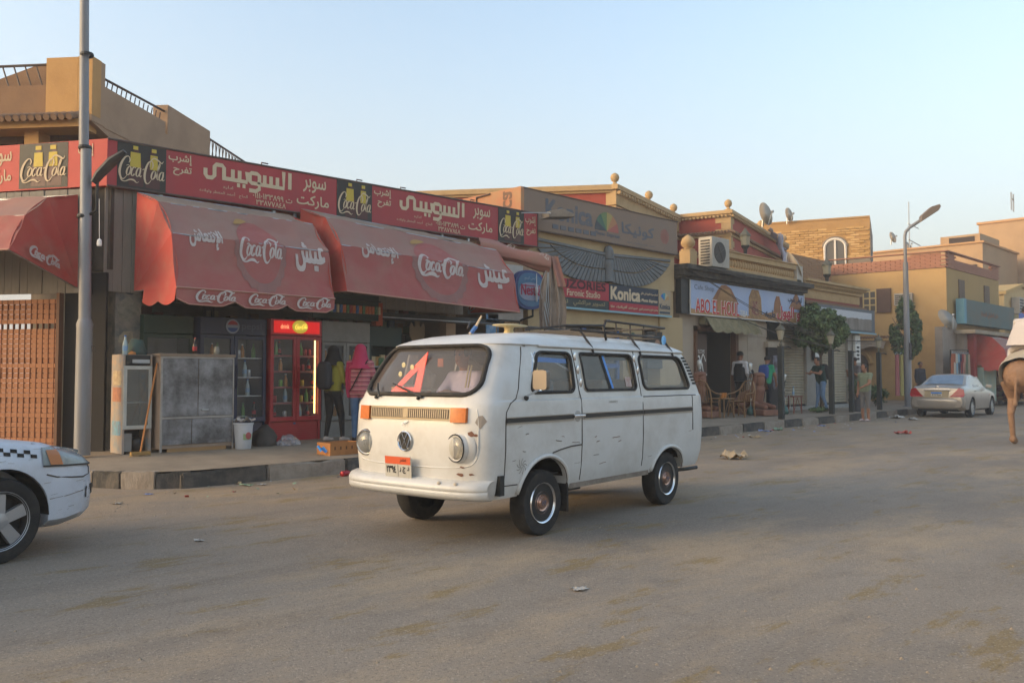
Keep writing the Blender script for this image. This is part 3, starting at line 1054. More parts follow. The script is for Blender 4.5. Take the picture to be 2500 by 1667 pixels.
f.box(1.53, 1.62, 0.02, 0.09, 6.7, 7.98)
f.box(1.0, 2.15, 0.0, 0.14, 6.56, 6.66)
f.obj('window_frame', mat('white_frame', '#d6d0c6', 0.7), wn_)
f = MB()
f.tube([(a, 0.03, b) for a, b in arch_pts(1.02, 2.13, 6.7, 7.62, 0.47)[2:]], 0.05, 6)
f.obj('arch_trim', mat('grey_render', '#7d7266'), wn_)
hol = MB().box(-0.06, 0.06, 0.0, 0.036, -0.05, 0.05).mesh('putlog_hole', mat('hole', '#15120f', 1))
for x, z in ((0.55, 8.45), (1.0, 8.40), (3.2, 8.3), (4.4, 8.2), (5.3, 8.1), (5.4, 7.6)):
  piece('putlog_hole', hol, yb, (x, 0, z))
MB().box(0, 6.6, -6, 0.04, 8.95, 9.03).obj('coping', ybrick, yb)

# ------------------------------------------------------------------ orange house with brick parapet
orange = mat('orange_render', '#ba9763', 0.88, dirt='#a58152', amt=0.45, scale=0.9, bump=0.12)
ob_shade = mat('orange_render_shade', '#a98a55', 0.88, dirt='#93764a', amt=0.35, scale=0.9)  # darker copy of the orange render: shade painted into the street front
parap = mat('parapet_brick', '#a5735b', 0.88, dirt='#7d5644', amt=0.5, scale=5)
oh = thing('orange_house', 'orange rendered house with brick parapet and brown shutters', 'house', (35.75, 3.0, 0), 0)
# left face leans back from the corner: x = -0.12*y
lf = lambda y: -0.13 * y
w = MB()
w.add([(0, 0, 0.0), (lf(9), 9, 0.0), (lf(9), 9, 6.15), (0, 0, 6.15), (8, 9, 0), (8, 9, 6.15), (7.6, 0.0, 0.0), (7.6, 0.0, 6.15)],
      [(0, 1, 2, 3), (1, 4, 5, 2), (4, 6, 7, 5), (3, 2, 5, 7), (0, 6, 4, 1)], 0)
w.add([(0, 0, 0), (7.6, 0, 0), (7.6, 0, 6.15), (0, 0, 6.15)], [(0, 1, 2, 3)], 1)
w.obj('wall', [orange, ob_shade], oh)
MB().box(0.1, 7.5, 0.1, 8.5, 6.15, 6.3).obj('roof', concrete, oh)
pb = [MB().box(-0.2, 0.2, 0, 0.11, 0, 0.075).mesh('brick', parap) for _ in range(2)]
for j in range(8):
  for i in range(18):
    x = 0.22 + 0.415 * i + (0.2 if j % 2 else 0)
    if x < 7.5 and not (j > 4 and 1.2 < x < 6.3):
      piece('brick', pb[i % 2], oh, (x, -0.03 + RND.uniform(-.006, .006), 6.17 + 0.083 * j))
  for i in range(21):
    y = 0.2 + 0.415 * i + (0.2 if j % 2 else 0)
    if not (j > 5 and 1.6 < y < 7.2):
      piece('brick', pb[i % 2], oh, (lf(y) - 0.04 + RND.uniform(-.006, .006), y, 6.17 + 0.083 * j), (0, 0, -math.atan(1 / 0.13)))
cp = MB()
cp.add([(-0.15, -0.1, 6.86), (lf(8) - 0.15, 8, 6.86), (lf(8) + 0.1, 8, 6.86), (0.1, 0, 6.86), (-0.15, -0.1, 6.90), (lf(8) - 0.15, 8, 6.90), (lf(8) + 0.1, 8, 6.90), (0.1, 0, 6.90)], [(0, 3, 2, 1), (4, 5, 6, 7), (0, 1, 5, 4), (1, 2, 6, 5), (2, 3, 7, 6), (3, 0, 4, 7)])
cp.box(-0.12, 7.6, -0.12, 0.12, 6.86, 6.90)
cp.obj('parapet_coping', parap, oh)
# shuttered window and air conditioner hole on the left face
shb = mat('brown_shutter', '#5e4434', 0.75, dirt='#46322a', amt=0.4)
M_left = Matrix.Rotation(math.atan2(1, -0.13), 4, 'Z')     # local x runs back along the face, y points outward
def on_left(mb_, y, z):
  mb_.v = [Matrix.Translation((lf(y), y, z)) @ (M_left @ p) for p in mb_.v]
  return mb_
ow = on_left(MB().box(-0.05, 0.55, 0.0, 0.03, 0.0, 1.02), 2.95, 4.30).obj('window', mat('arch_pane', '#5a5650'), oh)
fr = MB()
for a in (-0.05, 0.22, 0.50):
  fr.box(a, a + 0.06, 0.01, 0.06, 0, 1.02)
for zz in (0.0, 0.32, 0.63, 0.96):
  fr.box(-0.05, 0.56, 0.012, 0.062, zz, zz + 0.06)
on_left(fr, 2.95, 4.30).obj('window_frame', mat('cream_frame', '#c2a873', 0.8), ow)
on_left(MB().box(-0.68, -0.06, 0.02, 0.09, -0.02, 1.08), 2.95, 4.30).obj('shutter', shb, oh)
on_left(MB().box(0.57, 0.98, 0.02, 0.09, -0.02, 1.04), 2.95, 4.30).obj('shutter', shb, oh)
for x in (1.55, 5.2):
  MB().box(x, x + 0.75, -0.05, 0.02, 4.75, 5.75).obj('shutter', mat('grey_shutter', '#6e5a48', 0.8, streak=True, dirt='#4d3e32', amt=0.5, scale=8), oh)
# arched entrance, door and tiled canopy on the left face
on_left(MB().prism(arch_pts(0.0, 1.5, 0.25, 1.9, 0.6), lambda a, b, h: Vector((a, 0.01 + h, b)), 0.02), 3.3, 0).obj('doorway', mat('door_shade', '#5b4632', 0.9), oh)
ga = MB()
for i in range(7):
  ga.box(0.1 + 0.21 * i, 0.13 + 0.21 * i, 0.05, 0.08, 0.3, 2.1)
ga.box(0.05, 1.45, 0.05, 0.08, 1.2, 1.25)
on_left(ga, 3.3, 0).obj('gate', mat('gate_iron', '#4f3d2c', 0.6), oh)
at_ = MB()
at_.tube([(a, 0.06, b) for a, b in arch_pts(-0.12, 1.62, 0.25, 1.95, 0.72)[2:]], 0.12, 6)
on_left(at_, 3.3, 0).obj('arch_trim', orange, oh)
cn = MB()
cn.sheet(lambda u, v: Vector((-0.5 + 3.0 * u, 0.05 + 0.5 * (1 - v), 2.62 + 0.42 * v + 0.10 * math.sin(u * 3 * PI) ** 2 * (1 - v))), 24, 4)
on_left(cn, 3.0, 0).obj('canopy', mat('canopy_stucco', '#8c7b67', 0.9), oh)
tb = MB().tube([(0, 0.02, 0.06), (0, 0.22, 0)], 0.055, 8).mesh('roof_tile', tile_m, 60)
for i in range(30):
  y = 1.2 + 0.125 * i
  piece('roof_tile', tb, oh, (lf(y), y, 3.12), (0, 0, math.atan2(1, -0.13)))
on_left(MB().box(-2.0, 2.6, 0.0, 0.2, 2.98, 3.12), 3.0, 0).obj('string_course', orange, oh)
# grey outbuilding wall in front of the corner, and slab over the shop front
sw = thing('grey_annex', 'grey rendered annex wall beside the orange house', 'building', (0, 0, 0))
MB().box(33.9, 35.65, 2.6, 2.9, 0.2, 3.45).box(35.6, 36.6, 2.3, 2.9, 0.2, 3.2).obj('wall', mat('grey_annex', '#94877a', 0.9, dirt='#756a5e', amt=0.45, scale=1.5), sw)
MB().box(35.3, 43.8, 1.75, 3.0, 3.2, 3.36).obj('slab', mat('slab_concrete', '#a0917c', 0.9, dirt='#7d6f5e', amt=0.4), sw)
MB().box(36.6, 44, 3.3, 3.4, 0.2, 3.2).obj('shop_back', mat('far_shop_dark', '#3a2f29', 0.95), sw)
MB().box(36.1, 36.5, 2.05, 2.3, 0.2, 3.2).obj('red_post', mat('red_post', '#8f2f2a', 0.7), sw)

# ------------------------------------------------------------------ far houses at the right
far_t = mat('far_tan', '#ab8d6b', 0.9, dirt='#957a5c', amt=0.4, scale=0.5)
fh = thing('far_house', 'broad tan house with flat roof and stair block behind the orange house', 'house', (50.0, 5.6, 0), 0)
MB().box(0, 7, 0, 9, 0, 9.15).box(0.3, 4, 0.2, 2.4, 9.15, 9.75).obj('wall', far_t, fh)
MB().box(-0.12, 7.1, -0.12, 9, 9.15, 9.25).obj('roof_edge', mat('far_edge', '#b58c60', 0.9), fh)
MB().box(-0.03, 0.05, 0.3, 2.6, 6.9, 7.9).obj('opening', mat('dark_opening', '#3d3129', 1), fh)
MB().box(0.26, 0.31, 0.5, 1.9, 9.3, 9.62).obj('opening', mat('dark_opening', '#3d3129', 1), fh)
fh2 = thing('tall_tan_house', 'tall tan house at the right edge with patched plaster', 'house', (58, 2.5, 0), 0)
MB().box(0, 14, 0, 5.6, 0, 11.5).obj('wall', far_t, fh2)
MB().box(-0.1, 14, -0.1, 5.7, 11.5, 11.65).obj('roof_edge', mat('far_edge', '#b58c60', 0.9), fh2)
for x0, x1, z0, z1 in ((1.8, 3.8, 8.2, 9.2), (0.7, 1.1, 9.6, 10.3), (4.5, 5.5, 6.8, 7.8)):
  MB().prism([(x0, z0), (x1 * .6 + x0 * .4, z0 - .15), (x1, z0 + .2), (x1, z1 - .2), (x0 * .5 + x1 * .5, z1), (x0 - .1, z1 - .3)], lambda a, b, h: Vector((a, -0.01 - h, b)), 0.01).obj('plaster_patch', mat('plaster_patch', '#b39a7a', 0.9), fh2)
fh3 = thing('cream_house', 'cream gabled house front beyond the teal shop sign', 'house', (46.5, 3.6, 0), math.radians(0))
w = MB()
w.prism([(0, 0), (12, 0), (12, 5.3), (3.2, 6.35), (0, 5.75)], lambda a, b, h: Vector((a, h, b)), 6)
w.obj('wall', mat('cream_render', '#cdaf79', 0.88, dirt='#b3955f', amt=0.3, scale=0.7), fh3)
MB().prism([(-0.1, 5.75), (3.2, 6.38), (12, 5.33), (12, 5.5), (3.2, 6.56), (-0.1, 5.92)], lambda a, b, h: Vector((a, h - 0.12, b)), 6.2).obj('roof', mat('gable_edge', '#c7a56a', 0.9), fh3)
MB().box(10.2, 11.2, -0.02, 0.02, 3.9, 4.9).obj('window', mat('brown_shutter', '#5e4434'), fh3)
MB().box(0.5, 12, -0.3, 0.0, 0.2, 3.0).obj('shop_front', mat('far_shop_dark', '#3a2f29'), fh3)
fh4 = thing('brown_block', 'brown house side with a brick band between the cafe row and orange house', 'house', (29.0, 7.6, 0), 0)
MB().box(-1.2, 5.2, 0, 5, 0, 5.55).obj('wall', mat('brown_block', '#98745a', 0.9, dirt='#7e5e48', amt=0.4), fh4)
bb = [MB().box(-0.24, 0.24, -0.02, 0.02, -0.045, 0.045).mesh('brick', mat('brown_brick', '#a07a55', 0.88, dirt='#7d5d40', amt=0.4)) for _ in range(2)]
for j in range(11):
  for i in range(13):
    piece('brick', bb[i % 2], fh4, (-0.92 + 0.5 * i + (0.25 if j % 2 else 0) * (i < 12), -0.01 + RND.uniform(-.008, .008), 5.6 + 0.1 * j))
MB().box(-1.2, 5.2, 0, 5, 5.55, 6.7).obj('brick_core', mat('brown_brick', '#a07a55'), fh4)
# street shops that go on beyond the picture's edge
MB().box(58, 90, 2.5, 9, 0, 6.5).obj('wall', far_t, thing('far_row', 'tan shop row running on beyond the camel', 'building'))
# ------------------------------------------------------------------ supermarket sign round the corner
sign_red = mat('sign_red', '#a8383b', 0.65, dirt='#914042', amt=0.45, scale=2.5, streak=True)
sign_frame = mat('sign_frame', '#54423a', 0.6)
bottle_bg = mat('bottle_picture', '#2a1d18', 0.55, dirt='#24332a', amt=0.5, scale=3)
cola_br = mat('cola_brown', '#4a1f1a', 0.45)
sign_cream = mat('sign_letters', '#cdb898', 0.75)
label_y = mat('yellow_label', '#c3a93c', 0.6)
sg = thing('supermarket_sign', 'long red supermarket sign wrapping the corner above the awnings', 'sign')
X0, X1 = 0.22, 9.36
def zs(x):
  u = (x - X0) / (X1 - X0)
  return 4.11 + 0.09 * u, 4.80 + 0.14 * u
def run(x0, x1, y, dy, m, nm, par=sg, inset=0.0):
  a0, b0 = zs(x0)
  a1, b1 = zs(x1)
  mb_ = MB()
  mb_.add([(x0, y, a0 + inset), (x1, y, a1 + inset), (x1, y + dy, a1 + inset), (x0, y + dy, a0 + inset), (x0, y, b0 - inset), (x1, y, b1 - inset), (x1, y + dy, b1 - inset), (x0, y + dy, b0 - inset)],
      [(0, 3, 2, 1), (4, 5, 6, 7), (0, 1, 5, 4), (1, 2, 6, 5), (2, 3, 7, 6), (3, 0, 4, 7)])
  return mb_.obj(nm, m, par)
run(X0, X1, 2.9, 0.2, sign_red, 'panel')
# the board's edge trim and brackets
e = MB()
for k in (0, 1):
  e.tube([(X0, 2.9, zs(X0)[k]), (X1, 2.9, zs(X1)[k])], 0.018, 6)
e.tube([(X1, 2.9, zs(X1)[0]), (X1, 2.9, zs(X1)[1])], 0.018, 6)
e.obj('edge_trim', sign_frame, sg)
for x in (1.0, 2.9, 3.3, 6.6, 7.3):
  MB().box(x, x + 0.05, 2.92, 2.96, zs(x)[0] - 0.12, zs(x)[0]).obj('bracket', galv, sg)
for x in (4.6, 5.6, 7.4, 2.7):
  MB().tube([(x, 2.95, zs(x)[1]), (x, 2.95, zs(x)[1] + 0.06), (x + 0.12, 2.95, zs(x)[1] + 0.06)], 0.012, 5).obj('bracket', sign_frame, sg)
def bottle_panel(x0, x1):
  z0, z1 = zs(x0)
  pn = run(x0, x1, 2.893, 0.006, bottle_bg, 'picture_panel', inset=0.012)
  pl_ = flat_xz(2.890)
  w_ = x1 - x0
  h_ = z1 - z0
  for cx in (0.38, 0.72):          # two bottle silhouettes with caps and labels
    mb_ = MB()
    c_ = x0 + cx * w_
    ribbons(mb_, [[(c_, z0 + .05, .30 * w_), (c_, z0 + .45 * h_, .30 * w_), (c_, z0 + .62 * h_, .2 * w_), (c_, z0 + .8 * h_, .11 * w_), (c_, z1 - .05, .10 * w_)]], pl_, 1, 1)
    mb_.obj('bottle_print', cola_br, pn)
  for cx, k in ((0.36, 1), (0.74, 0.75)):
    mb_ = MB()
    c_ = x0 + cx * w_
    mb_.add([pl_(c_ - .11 * w_ * k, z0 + .48 * h_, .005), pl_(c_ + .11 * w_ * k, z0 + .48 * h_, .005), pl_(c_ + .1 * w_ * k, z0 + .8 * h_, .005), pl_(c_ - .1 * w_ * k, z0 + .8 * h_, .005)], [(0, 1, 2, 3)])
    mb_.add([pl_(c_ - .05 * w_, z0 + .86 * h_, .005), pl_(c_ + .05 * w_, z0 + .86 * h_, .005), pl_(c_ + .05 * w_, z0 + .94 * h_, .005), pl_(c_ - .05 * w_, z0 + .94 * h_, .005)], [(0, 1, 2, 3)])
    mb_.obj('bottle_label', label_y, pn)
  script_mark('script_lettering', lambda a, b, l: Vector((a, 2.882 - l, b)), w_ * 0.99, h_ * 0.62, sign_cream, pn, x0 + 0.0, z0 + .13 * h_, 0.85)
def small_ar(name, s_, x0, x1, z0, z1, par=sg, m=sign_cream, bold=0.006, y=2.896):
  lettering(name, arabic(s_), flat_xz(y), x1 - x0, z1 - z0, m, par, x0, z0, bold)
KUFI = [  # square lettering of the shop's name, box 15 x 5
  [(14.3, 1.2, .62), (14.3, 4.6, .62)], [(13.2, 4.6, .62), (13.2, 1.2, .62), (8.6, 1.2, .62)],
  [(12.1, 1.2, .62), (12.1, 3.2, .62)], [(11.0, 1.2, .62), (11.0, 3.2, .62)], [(9.9, 1.2, .62), (9.9, 3.2, .62)],
  [(9.0, 1.2, .62), (9.0, 2.9, .62), (8.6, 3.2, .62), (7.7, 3.2, .62), (7.4, 2.9, .62), (7.4, 1.5, .62), (7.7, 1.2, .62), (9.0, 1.2, .62), (9.0, .2, .62), (8.4, -.3, .62), (7.3, -.3, .62)],
  [(6.9, 3.2, .62), (6.9, 1.2, .62), (2.9, 1.2, .62)], [(5.7, 1.2, .62), (5.7, 3.2, .62)], [(4.6, 1.2, .62), (4.6, 3.2, .62)],
  [(3.2, 1.2, .62), (3.2, 3.2, .62), (2.9, 3.6, .62), (2.0, 3.6, .62), (1.7, 3.2, .62), (1.7, 1.4, .62), (1.3, .9, .62), (.6, .9, .62), (.3, 1.4, .62), (.3, 2.6, .62)],
  [(6.2, .3, .6), (6.7, .3, .6)], [(7.1, .3, .0), (7.1, .3, .0)], [(5.3, .3, .6), (5.8, .3, .6)],
]
def kufi(x0, x1, z0, z1):
  mb_ = MB()
  ribbons(mb_, KUFI, flat_xz(2.896), (x1 - x0) / 15, (z1 - z0) / 5, x0, z0 + (z1 - z0) * .06, smooth=False)
  mb_.obj('name_lettering', sign_cream, sg)
def red_text(x0, x1):
  z0, z1 = zs((x0 + x1) / 2)
  h_, w_ = z1 - z0, x1 - x0
  small_ar('drink_lettering', 'إشرب', x0 + .005 * w_, x0 + .125 * w_, z0 + .68 * h_, z1 - .1 * h_)
  small_ar('drink_lettering', 'تفرح', x0 + .03 * w_, x0 + .125 * w_, z0 + .42 * h_, z0 + .62 * h_)
  kufi(x0 + .19 * w_, x0 + .72 * w_, z0 + .36 * h_, z1 - .05 * h_)
  small_ar('owner_lettering', 'الحاج / أحمد المعطر واولاده', x0 + .17 * w_, x0 + .44 * w_, z0 + .13 * h_, z0 + .25 * h_, bold=0.0)
  small_ar('owner_lettering', 'اداره', x0 + .30 * w_, x0 + .355 * w_, z0 + .29 * h_, z0 + .38 * h_, bold=0.0)
  small_ar('phone_lettering', 'ت/٠١١١٠١٣٣٨٩٩', x0 + .47 * w_, x0 + .71 * w_, z0 + .20 * h_, z0 + .33 * h_, bold=0.003)
  small_ar('phone_lettering', '٣٣٨٧٧٨٤٨', x0 + .49 * w_, x0 + .67 * w_, z0 + .05 * h_, z0 + .17 * h_, bold=0.003)
  small_ar('market_lettering', 'سوبر', x0 + .78 * w_, x0 + .93 * w_, z0 + .55 * h_, z1 - .12 * h_)
  small_ar('market_lettering', 'ماركت', x0 + .74 * w_, x0 + .95 * w_, z0 + .16 * h_, z0 + .48 * h_)
bottle_panel(0.36, 1.08)
red_text(1.10, 4.12)
bottle_panel(4.14, 4.90)
red_text(4.93, 8.12)
bottle_panel(8.14, 8.92)
small_ar('drink_lettering', 'إشرب', 8.96, 9.28, 4.64, 4.86)
small_ar('drink_lettering', 'تفرح', 9.0, 9.28, 4.42, 4.58)
# return of the sign along the side street
LS = lambda t, o, z: Lp(t, o, z)
q = MB()
q.add([LS(0, 0, 4.11), LS(4.2, 0, 4.08), LS(4.2, -.15, 4.08), LS(0, -.15, 4.11), LS(0, 0, 4.80), LS(4.2, 0, 4.78), LS(4.2, -.15, 4.78), LS(0, -.15, 4.80)], [(0, 3, 2, 1), (4, 5, 6, 7), (0, 1, 5, 4), (1, 2, 6, 5), (2, 3, 7, 6), (3, 0, 4, 7)])
q.obj('panel', mat('sign_red_lit', '#b83c33', 0.6, dirt='#a3342d', amt=0.25), sg)  # warmer copy of the sign red, the low sun put into its colour
lplace = lambda a, b, l: Lp(2.6 - a, 0.003 + l, b)      # text runs towards the corner
q = MB()
q.add([lplace(1.12, 4.12, 0), lplace(1.95, 4.12, 0), lplace(1.95, 4.79, 0), lplace(1.12, 4.79, 0)], [(0, 1, 2, 3)])
pn2 = q.obj('picture_panel', bottle_bg, sg)
for cx in (1.45, 1.72):
  q = MB()
  ribbons(q, [[(cx, 4.15, .25), (cx, 4.4, .25), (cx, 4.53, .15), (cx, 4.64, .08), (cx, 4.77, .08)]], lambda a, b, l: lplace(a, b, l * .3 + .001), 1, 1)
  q.obj('bottle_print', cola_br, pn2)
for cx in (1.45, 1.70):
  q = MB()
  q.add([lplace(cx - .08, 4.44, .006), lplace(cx + .08, 4.44, .006), lplace(cx + .07, 4.65, .006), lplace(cx - .07, 4.65, .006)], [(0, 1, 2, 3)])
  q.add([lplace(cx - .05, 4.69, .006), lplace(cx + .05, 4.69, .006), lplace(cx + .05, 4.75, .006), lplace(cx - .05, 4.75, .006)], [(0, 1, 2, 3)])
  q.obj('bottle_label', label_y, pn2)
script_mark('script_lettering', lambda a, b, l: lplace(a, b, l + .009), 0.82, 0.40, sign_cream, pn2, 1.13, 4.2, 0.85)
lettering('market_lettering', arabic('سوبر'), lplace, 0.36, 0.22, sign_cream, sg, 0.62, 4.47, 0.006)
lettering('market_lettering', arabic('ماركت'), lplace, 0.46, 0.22, sign_cream, sg, 0.52, 4.20, 0.006)
lettering('drink_lettering', arabic('إشرب'), lplace, 0.25, 0.18, sign_cream, sg, 2.12, 4.55, 0.006)

# ------------------------------------------------------------------ awnings
aw_top = mat('awning_dust', '#94806f', 0.9, dirt='#84705f', amt=0.4, scale=2)
aw_mid = mat('awning_faded', '#95695f', 0.9, dirt='#8f776a', amt=0.6, scale=1.3, bump=0.15, bscale=6)
aw_red = mat('awning_red', '#9e524f', 0.88, dirt='#966c60', amt=0.6, scale=1.5, bump=0.15, bscale=6)
aw_side = mat('awning_side', '#b34a40', 0.85, dirt='#a8705f', amt=0.4, scale=2.5)
aw_let = mat('awning_letters', '#bdb3ad', 0.85, dirt='#a58d84', amt=0.45, scale=6)
cap_m = mat('bottle_cap_print', '#9b5751', 0.85, dirt='#93605a', amt=0.5, scale=4)
cap_edge = mat('cap_edge_print', '#86615b', 0.85, dirt='#956860', amt=0.5, scale=4)
hem_m = mat('awning_hem', '#ab7f70', 0.9)
def awning(label, M, L_, R_, z0, dz, angs, valance, text=True, mark=True, seed=1):
  """quarter-round folding awning: M maps (along, out, up) to the world; L_ long, R_ radius, pivot height z0, drop dz along its length"""
  a_ = thing('awning', label, 'awning', (0, 0, 0))
  def pt(x, ang, r=R_, sag=0.0):
    a = math.radians(ang)
    return M @ Vector((x, r * math.cos(a), z0 - dz * x / L_ + r * math.sin(a) - sag))
  mats = [aw_top, aw_mid, aw_red]
  def wobble(x, v, k):
    u = x / L_
    return 0.020 * noise.noise(Vector((x * 1.7, v * 2 + k * 3, seed))) + 0.012 * noise.noise(Vector((x * 5, v * 5 + k * 7, seed))) - 0.035 * math.sin(PI * v) * (0.5 + 0.5 * math.sin(PI * u))
  for k in range(len(angs) - 1):
    g0, g1 = angs[k], angs[k + 1]
    A, B = pt(0, g0), pt(0, g1)
    def fn(u, v):
      x = u * L_
      p = pt(x, g0).lerp(pt(x, g1), v)
      c = M @ Vector((x, 0, z0 - dz * x / L_))
      wob = wobble(x, v, k)
      return p + (p - c).normalized() * wob
    MB().sheet(fn, 48, 14).obj('canopy_panel', mats[min(k, 2)], a_, 180)
  for x in (0.0, L_):
    for k in range(len(angs) - 1):      # fan-shaped side pieces
      def fs_(u, v):
        g = angs[k] + (angs[k + 1] - angs[k]) * u
        p = pt(x, angs[k]).lerp(pt(x, angs[k + 1]), u)
        c = M @ Vector((x, 0.0, z0 - dz * x / L_))
        q_ = c.lerp(p, v)
        dirx = (M.to_3x3() @ Vector((1, 0, 0))).normalized()
        return q_ + dirx * ((0.05 if x > 0 else -0.05) * -1) * math.sin(PI * u) * v * 0.9
      MB().sheet(fs_, 6, 8).obj('side_panel', aw_side, a_, 180)
  rb = MB()
  for g in angs[:-1] + [angs[-1]]:
    for x in (0.02, L_ - 0.02):
      rb.tube([M @ Vector((x, 0, z0 - dz * x / L_)), pt(x, g, R_ - 0.005)], 0.011, 5)
    rb.tube([pt(0.02, g, R_ - 0.01), pt(L_ - 0.02, g, R_ - 0.01)], 0.012, 5)
  rb.obj('frame', galv, a_)
  g_end = angs[-1]
  if valance:
    nsc = 3
    def fv(u, v):
      x = u * L_
      d = 0.21 - 0.07 * max(0, (abs(((u * nsc) % 1) - 0.0) < 0.12 or abs(((u * nsc) % 1) - 1.0) < 0.12)) if v > 0.01 else 0.21
      ph = (u * nsc) % 1
      dp = 0.15 + 0.075 * min(1.0, math.sin(PI * ph) * 1.7)
      p = pt(x, g_end)
      return p + (M.to_3x3() @ Vector((0, 0.025 * math.sin(u * 23) * v, -dp * v)))
    va = MB().sheet(fv, 60, 4).obj('valance', aw_red, a_, 180)
    def fv2(u, v):
      p = pt(0, g_end, R_ * (1 - 0.75 * u))
      return p + (M.to_3x3() @ Vector((-0.02 * v, 0, -0.24 * v * (0.75 + 0.25 * math.sin(PI * (u * 2 % 1))))))
    MB().sheet(fv2, 16, 4).obj('valance_end', aw_side, va, 180)
    hm = MB()
    hm.tube([fv(i / 60, 1.0) for i in range(61)], 0.009, 4)
    hm.tube([pt(L_ * i / 12, g_end, R_ + 0.012) for i in range(13)], 0.012, 4)
    hm.obj('hem', hem_m, va)
    for i in range(3):
      xa = L_ * (0.10 + 0.315 * i)
      def pv(a, b, l):
        u = (xa + a) / L_
        return pt(xa + a, g_end) + (M.to_3x3() @ Vector((0, 0.02 + l + 0.025 * math.sin(u * 23) * 0.5, b - 0.185)))
      script_mark('script_lettering', pv, L_ * 0.245, 0.18, aw_let, va, 0, 0, 1.1)
  else:
    MB().tube([pt(0, g_end), pt(L_, g_end)], 0.014, 6).obj('hem', hem_m, a_)
  if mark:
    g0, g1 = angs[1], angs[3]
    def pf(a, b, l):     # b: 0 at the front edge, 1 at the shoulder
      v = 1 - b
      gm = angs[2]
      x = a
      c = M @ Vector((x, 0, z0 - dz * x / L_))
      p = pt(x, gm).lerp(pt(x, angs[3]), (v - 0.5) * 2) if v > 0.5 else pt(x, angs[1]).lerp(pt(x, gm), v * 2)
      kk, vv = (2, (v - 0.5) * 2) if v > 0.5 else (1, v * 2)
      return p + (p - c).normalized() * (l + 0.008 + wobble(x, vv, kk))
    cx_, cr = L_ * 0.53, 0.29
    mb_ = MB()
    ring, ring2 = [], []
    for i in range(72):
      an = 2 * PI * i / 72
      rr = 1 + 0.035 * math.cos(an * 21)
      ring.append((cx_ + L_ * 0.165 * rr * math.cos(an), 0.46 + 0.46 * rr * math.sin(an)))
      ring2.append((cx_ + L_ * 0.135 * math.cos(an), 0.48 + 0.38 * math.sin(an)))
    for (x, y), (x2, y2), (x3, y3), (x4, y4) in zip(ring, ring[1:] + ring[:1], ring2[1:] + ring2[:1], ring2):
      if y < 0.50 or y2 < 0.50:
        mb_.add([pf(x, y, -.001), pf(x2, y2, -.001), pf(x3, y3, -.001), pf(x4, y4, -.001)], [(0, 1, 2, 3)])
    mb_.obj('cap_edge_print', cap_edge, a_)
    mb_ = MB()
    n_ = 8
    for i in range(72):
      for j in range(n_):
        def ip(ii, jj):
          x, y = ring2[ii % 72]
          f_ = jj / n_
          return pf(cx_ + (x - cx_) * f_, 0.48 + (y - 0.48) * f_, 0.0)
        mb_.add([ip(i, j), ip(i + 1, j), ip(i + 1, j + 1), ip(i, j + 1)], [(0, 1, 2, 3)] if j else [(0, 2, 3)])
    mb_.obj('cap_print', cap_m, a_)
    script_mark('script_lettering', lambda a, b, l: pf(a, b, l + .004), L_ * 0.285, 0.30, aw_let, a_, cx_ - L_ * 0.14, 0.30, 1.1)
    mb_ = MB()
    ribbons(mb_, [[(0, 0, .02), (.06, .05, .07), (.14, .07, .02)]], lambda a, b, l: pf(cx_ - L_ * .11 + a * L_ * .6, 0.80 + b, l + .004), 1, 1)
    mb_.obj('cap_glint_print', mat('glint_print', '#a5824f', 0.85), a_)
    if text:
      lettering('arabic_lettering', arabic('الإنتعاش'), pf, L_ * 0.19, 0.24, aw_let, a_, L_ * 0.10, 0.38, 0.010)
      lettering('arabic_lettering', arabic('عيش'), pf, L_ * 0.20, 0.34, aw_let, a_, L_ * 0.755, 0.26, 0.022)
  return a_
def street_M(x0, y0):      # along +X, out towards the road
  return Matrix(((1, 0, 0, x0), (0, -1, 0, y0), (0, 0, 1, 0), (0, 0, 0, 1)))
ANG = [88, 56, 29, -2]
awning('red cola awning with scalloped valance over the fridges', street_M(0.62, 2.86), 2.52, 1.46, 2.60, 0.0, ANG, True, seed=1)
awning('wide red cola awning without valance right of the scalloped one', street_M(3.36, 2.86), 3.92, 1.46, 2.74, 0.13, ANG, False, seed=5)
Ml = Matrix(((LD.x, LN.x, 0, 0), (LD.y, LN.y, 0, 0), (0, 0, 1, 0), (0, 0, 0, 1)))
Ml = Matrix.Translation(Lp(0.42, 0.02, 0)) @ Ml
la = awning('red cola awning over the cane blind left of the lamp pole', Ml, 3.2, 1.36, 2.62, 0.0, [88, 62, 40, 16], False, text=False, mark=False, seed=9)
def pside(a, b, l):      # lettering along the lower edge of the left awning's near side
  p0 = Ml @ Vector((0, 1.02, 2.94))
  p1 = Ml @ Vector((0, 0.42, 2.78))
  d = (p1 - p0)
  outv = (Ml.to_3x3() @ Vector((-1, 0, 0))).normalized()
  return p0 + d * a + Vector((0, 0, b)) + outv * (l + 0.05)
script_mark('script_lettering', pside, 1.0, 0.16, aw_let, la, 0.0, 0.03, 1.0)

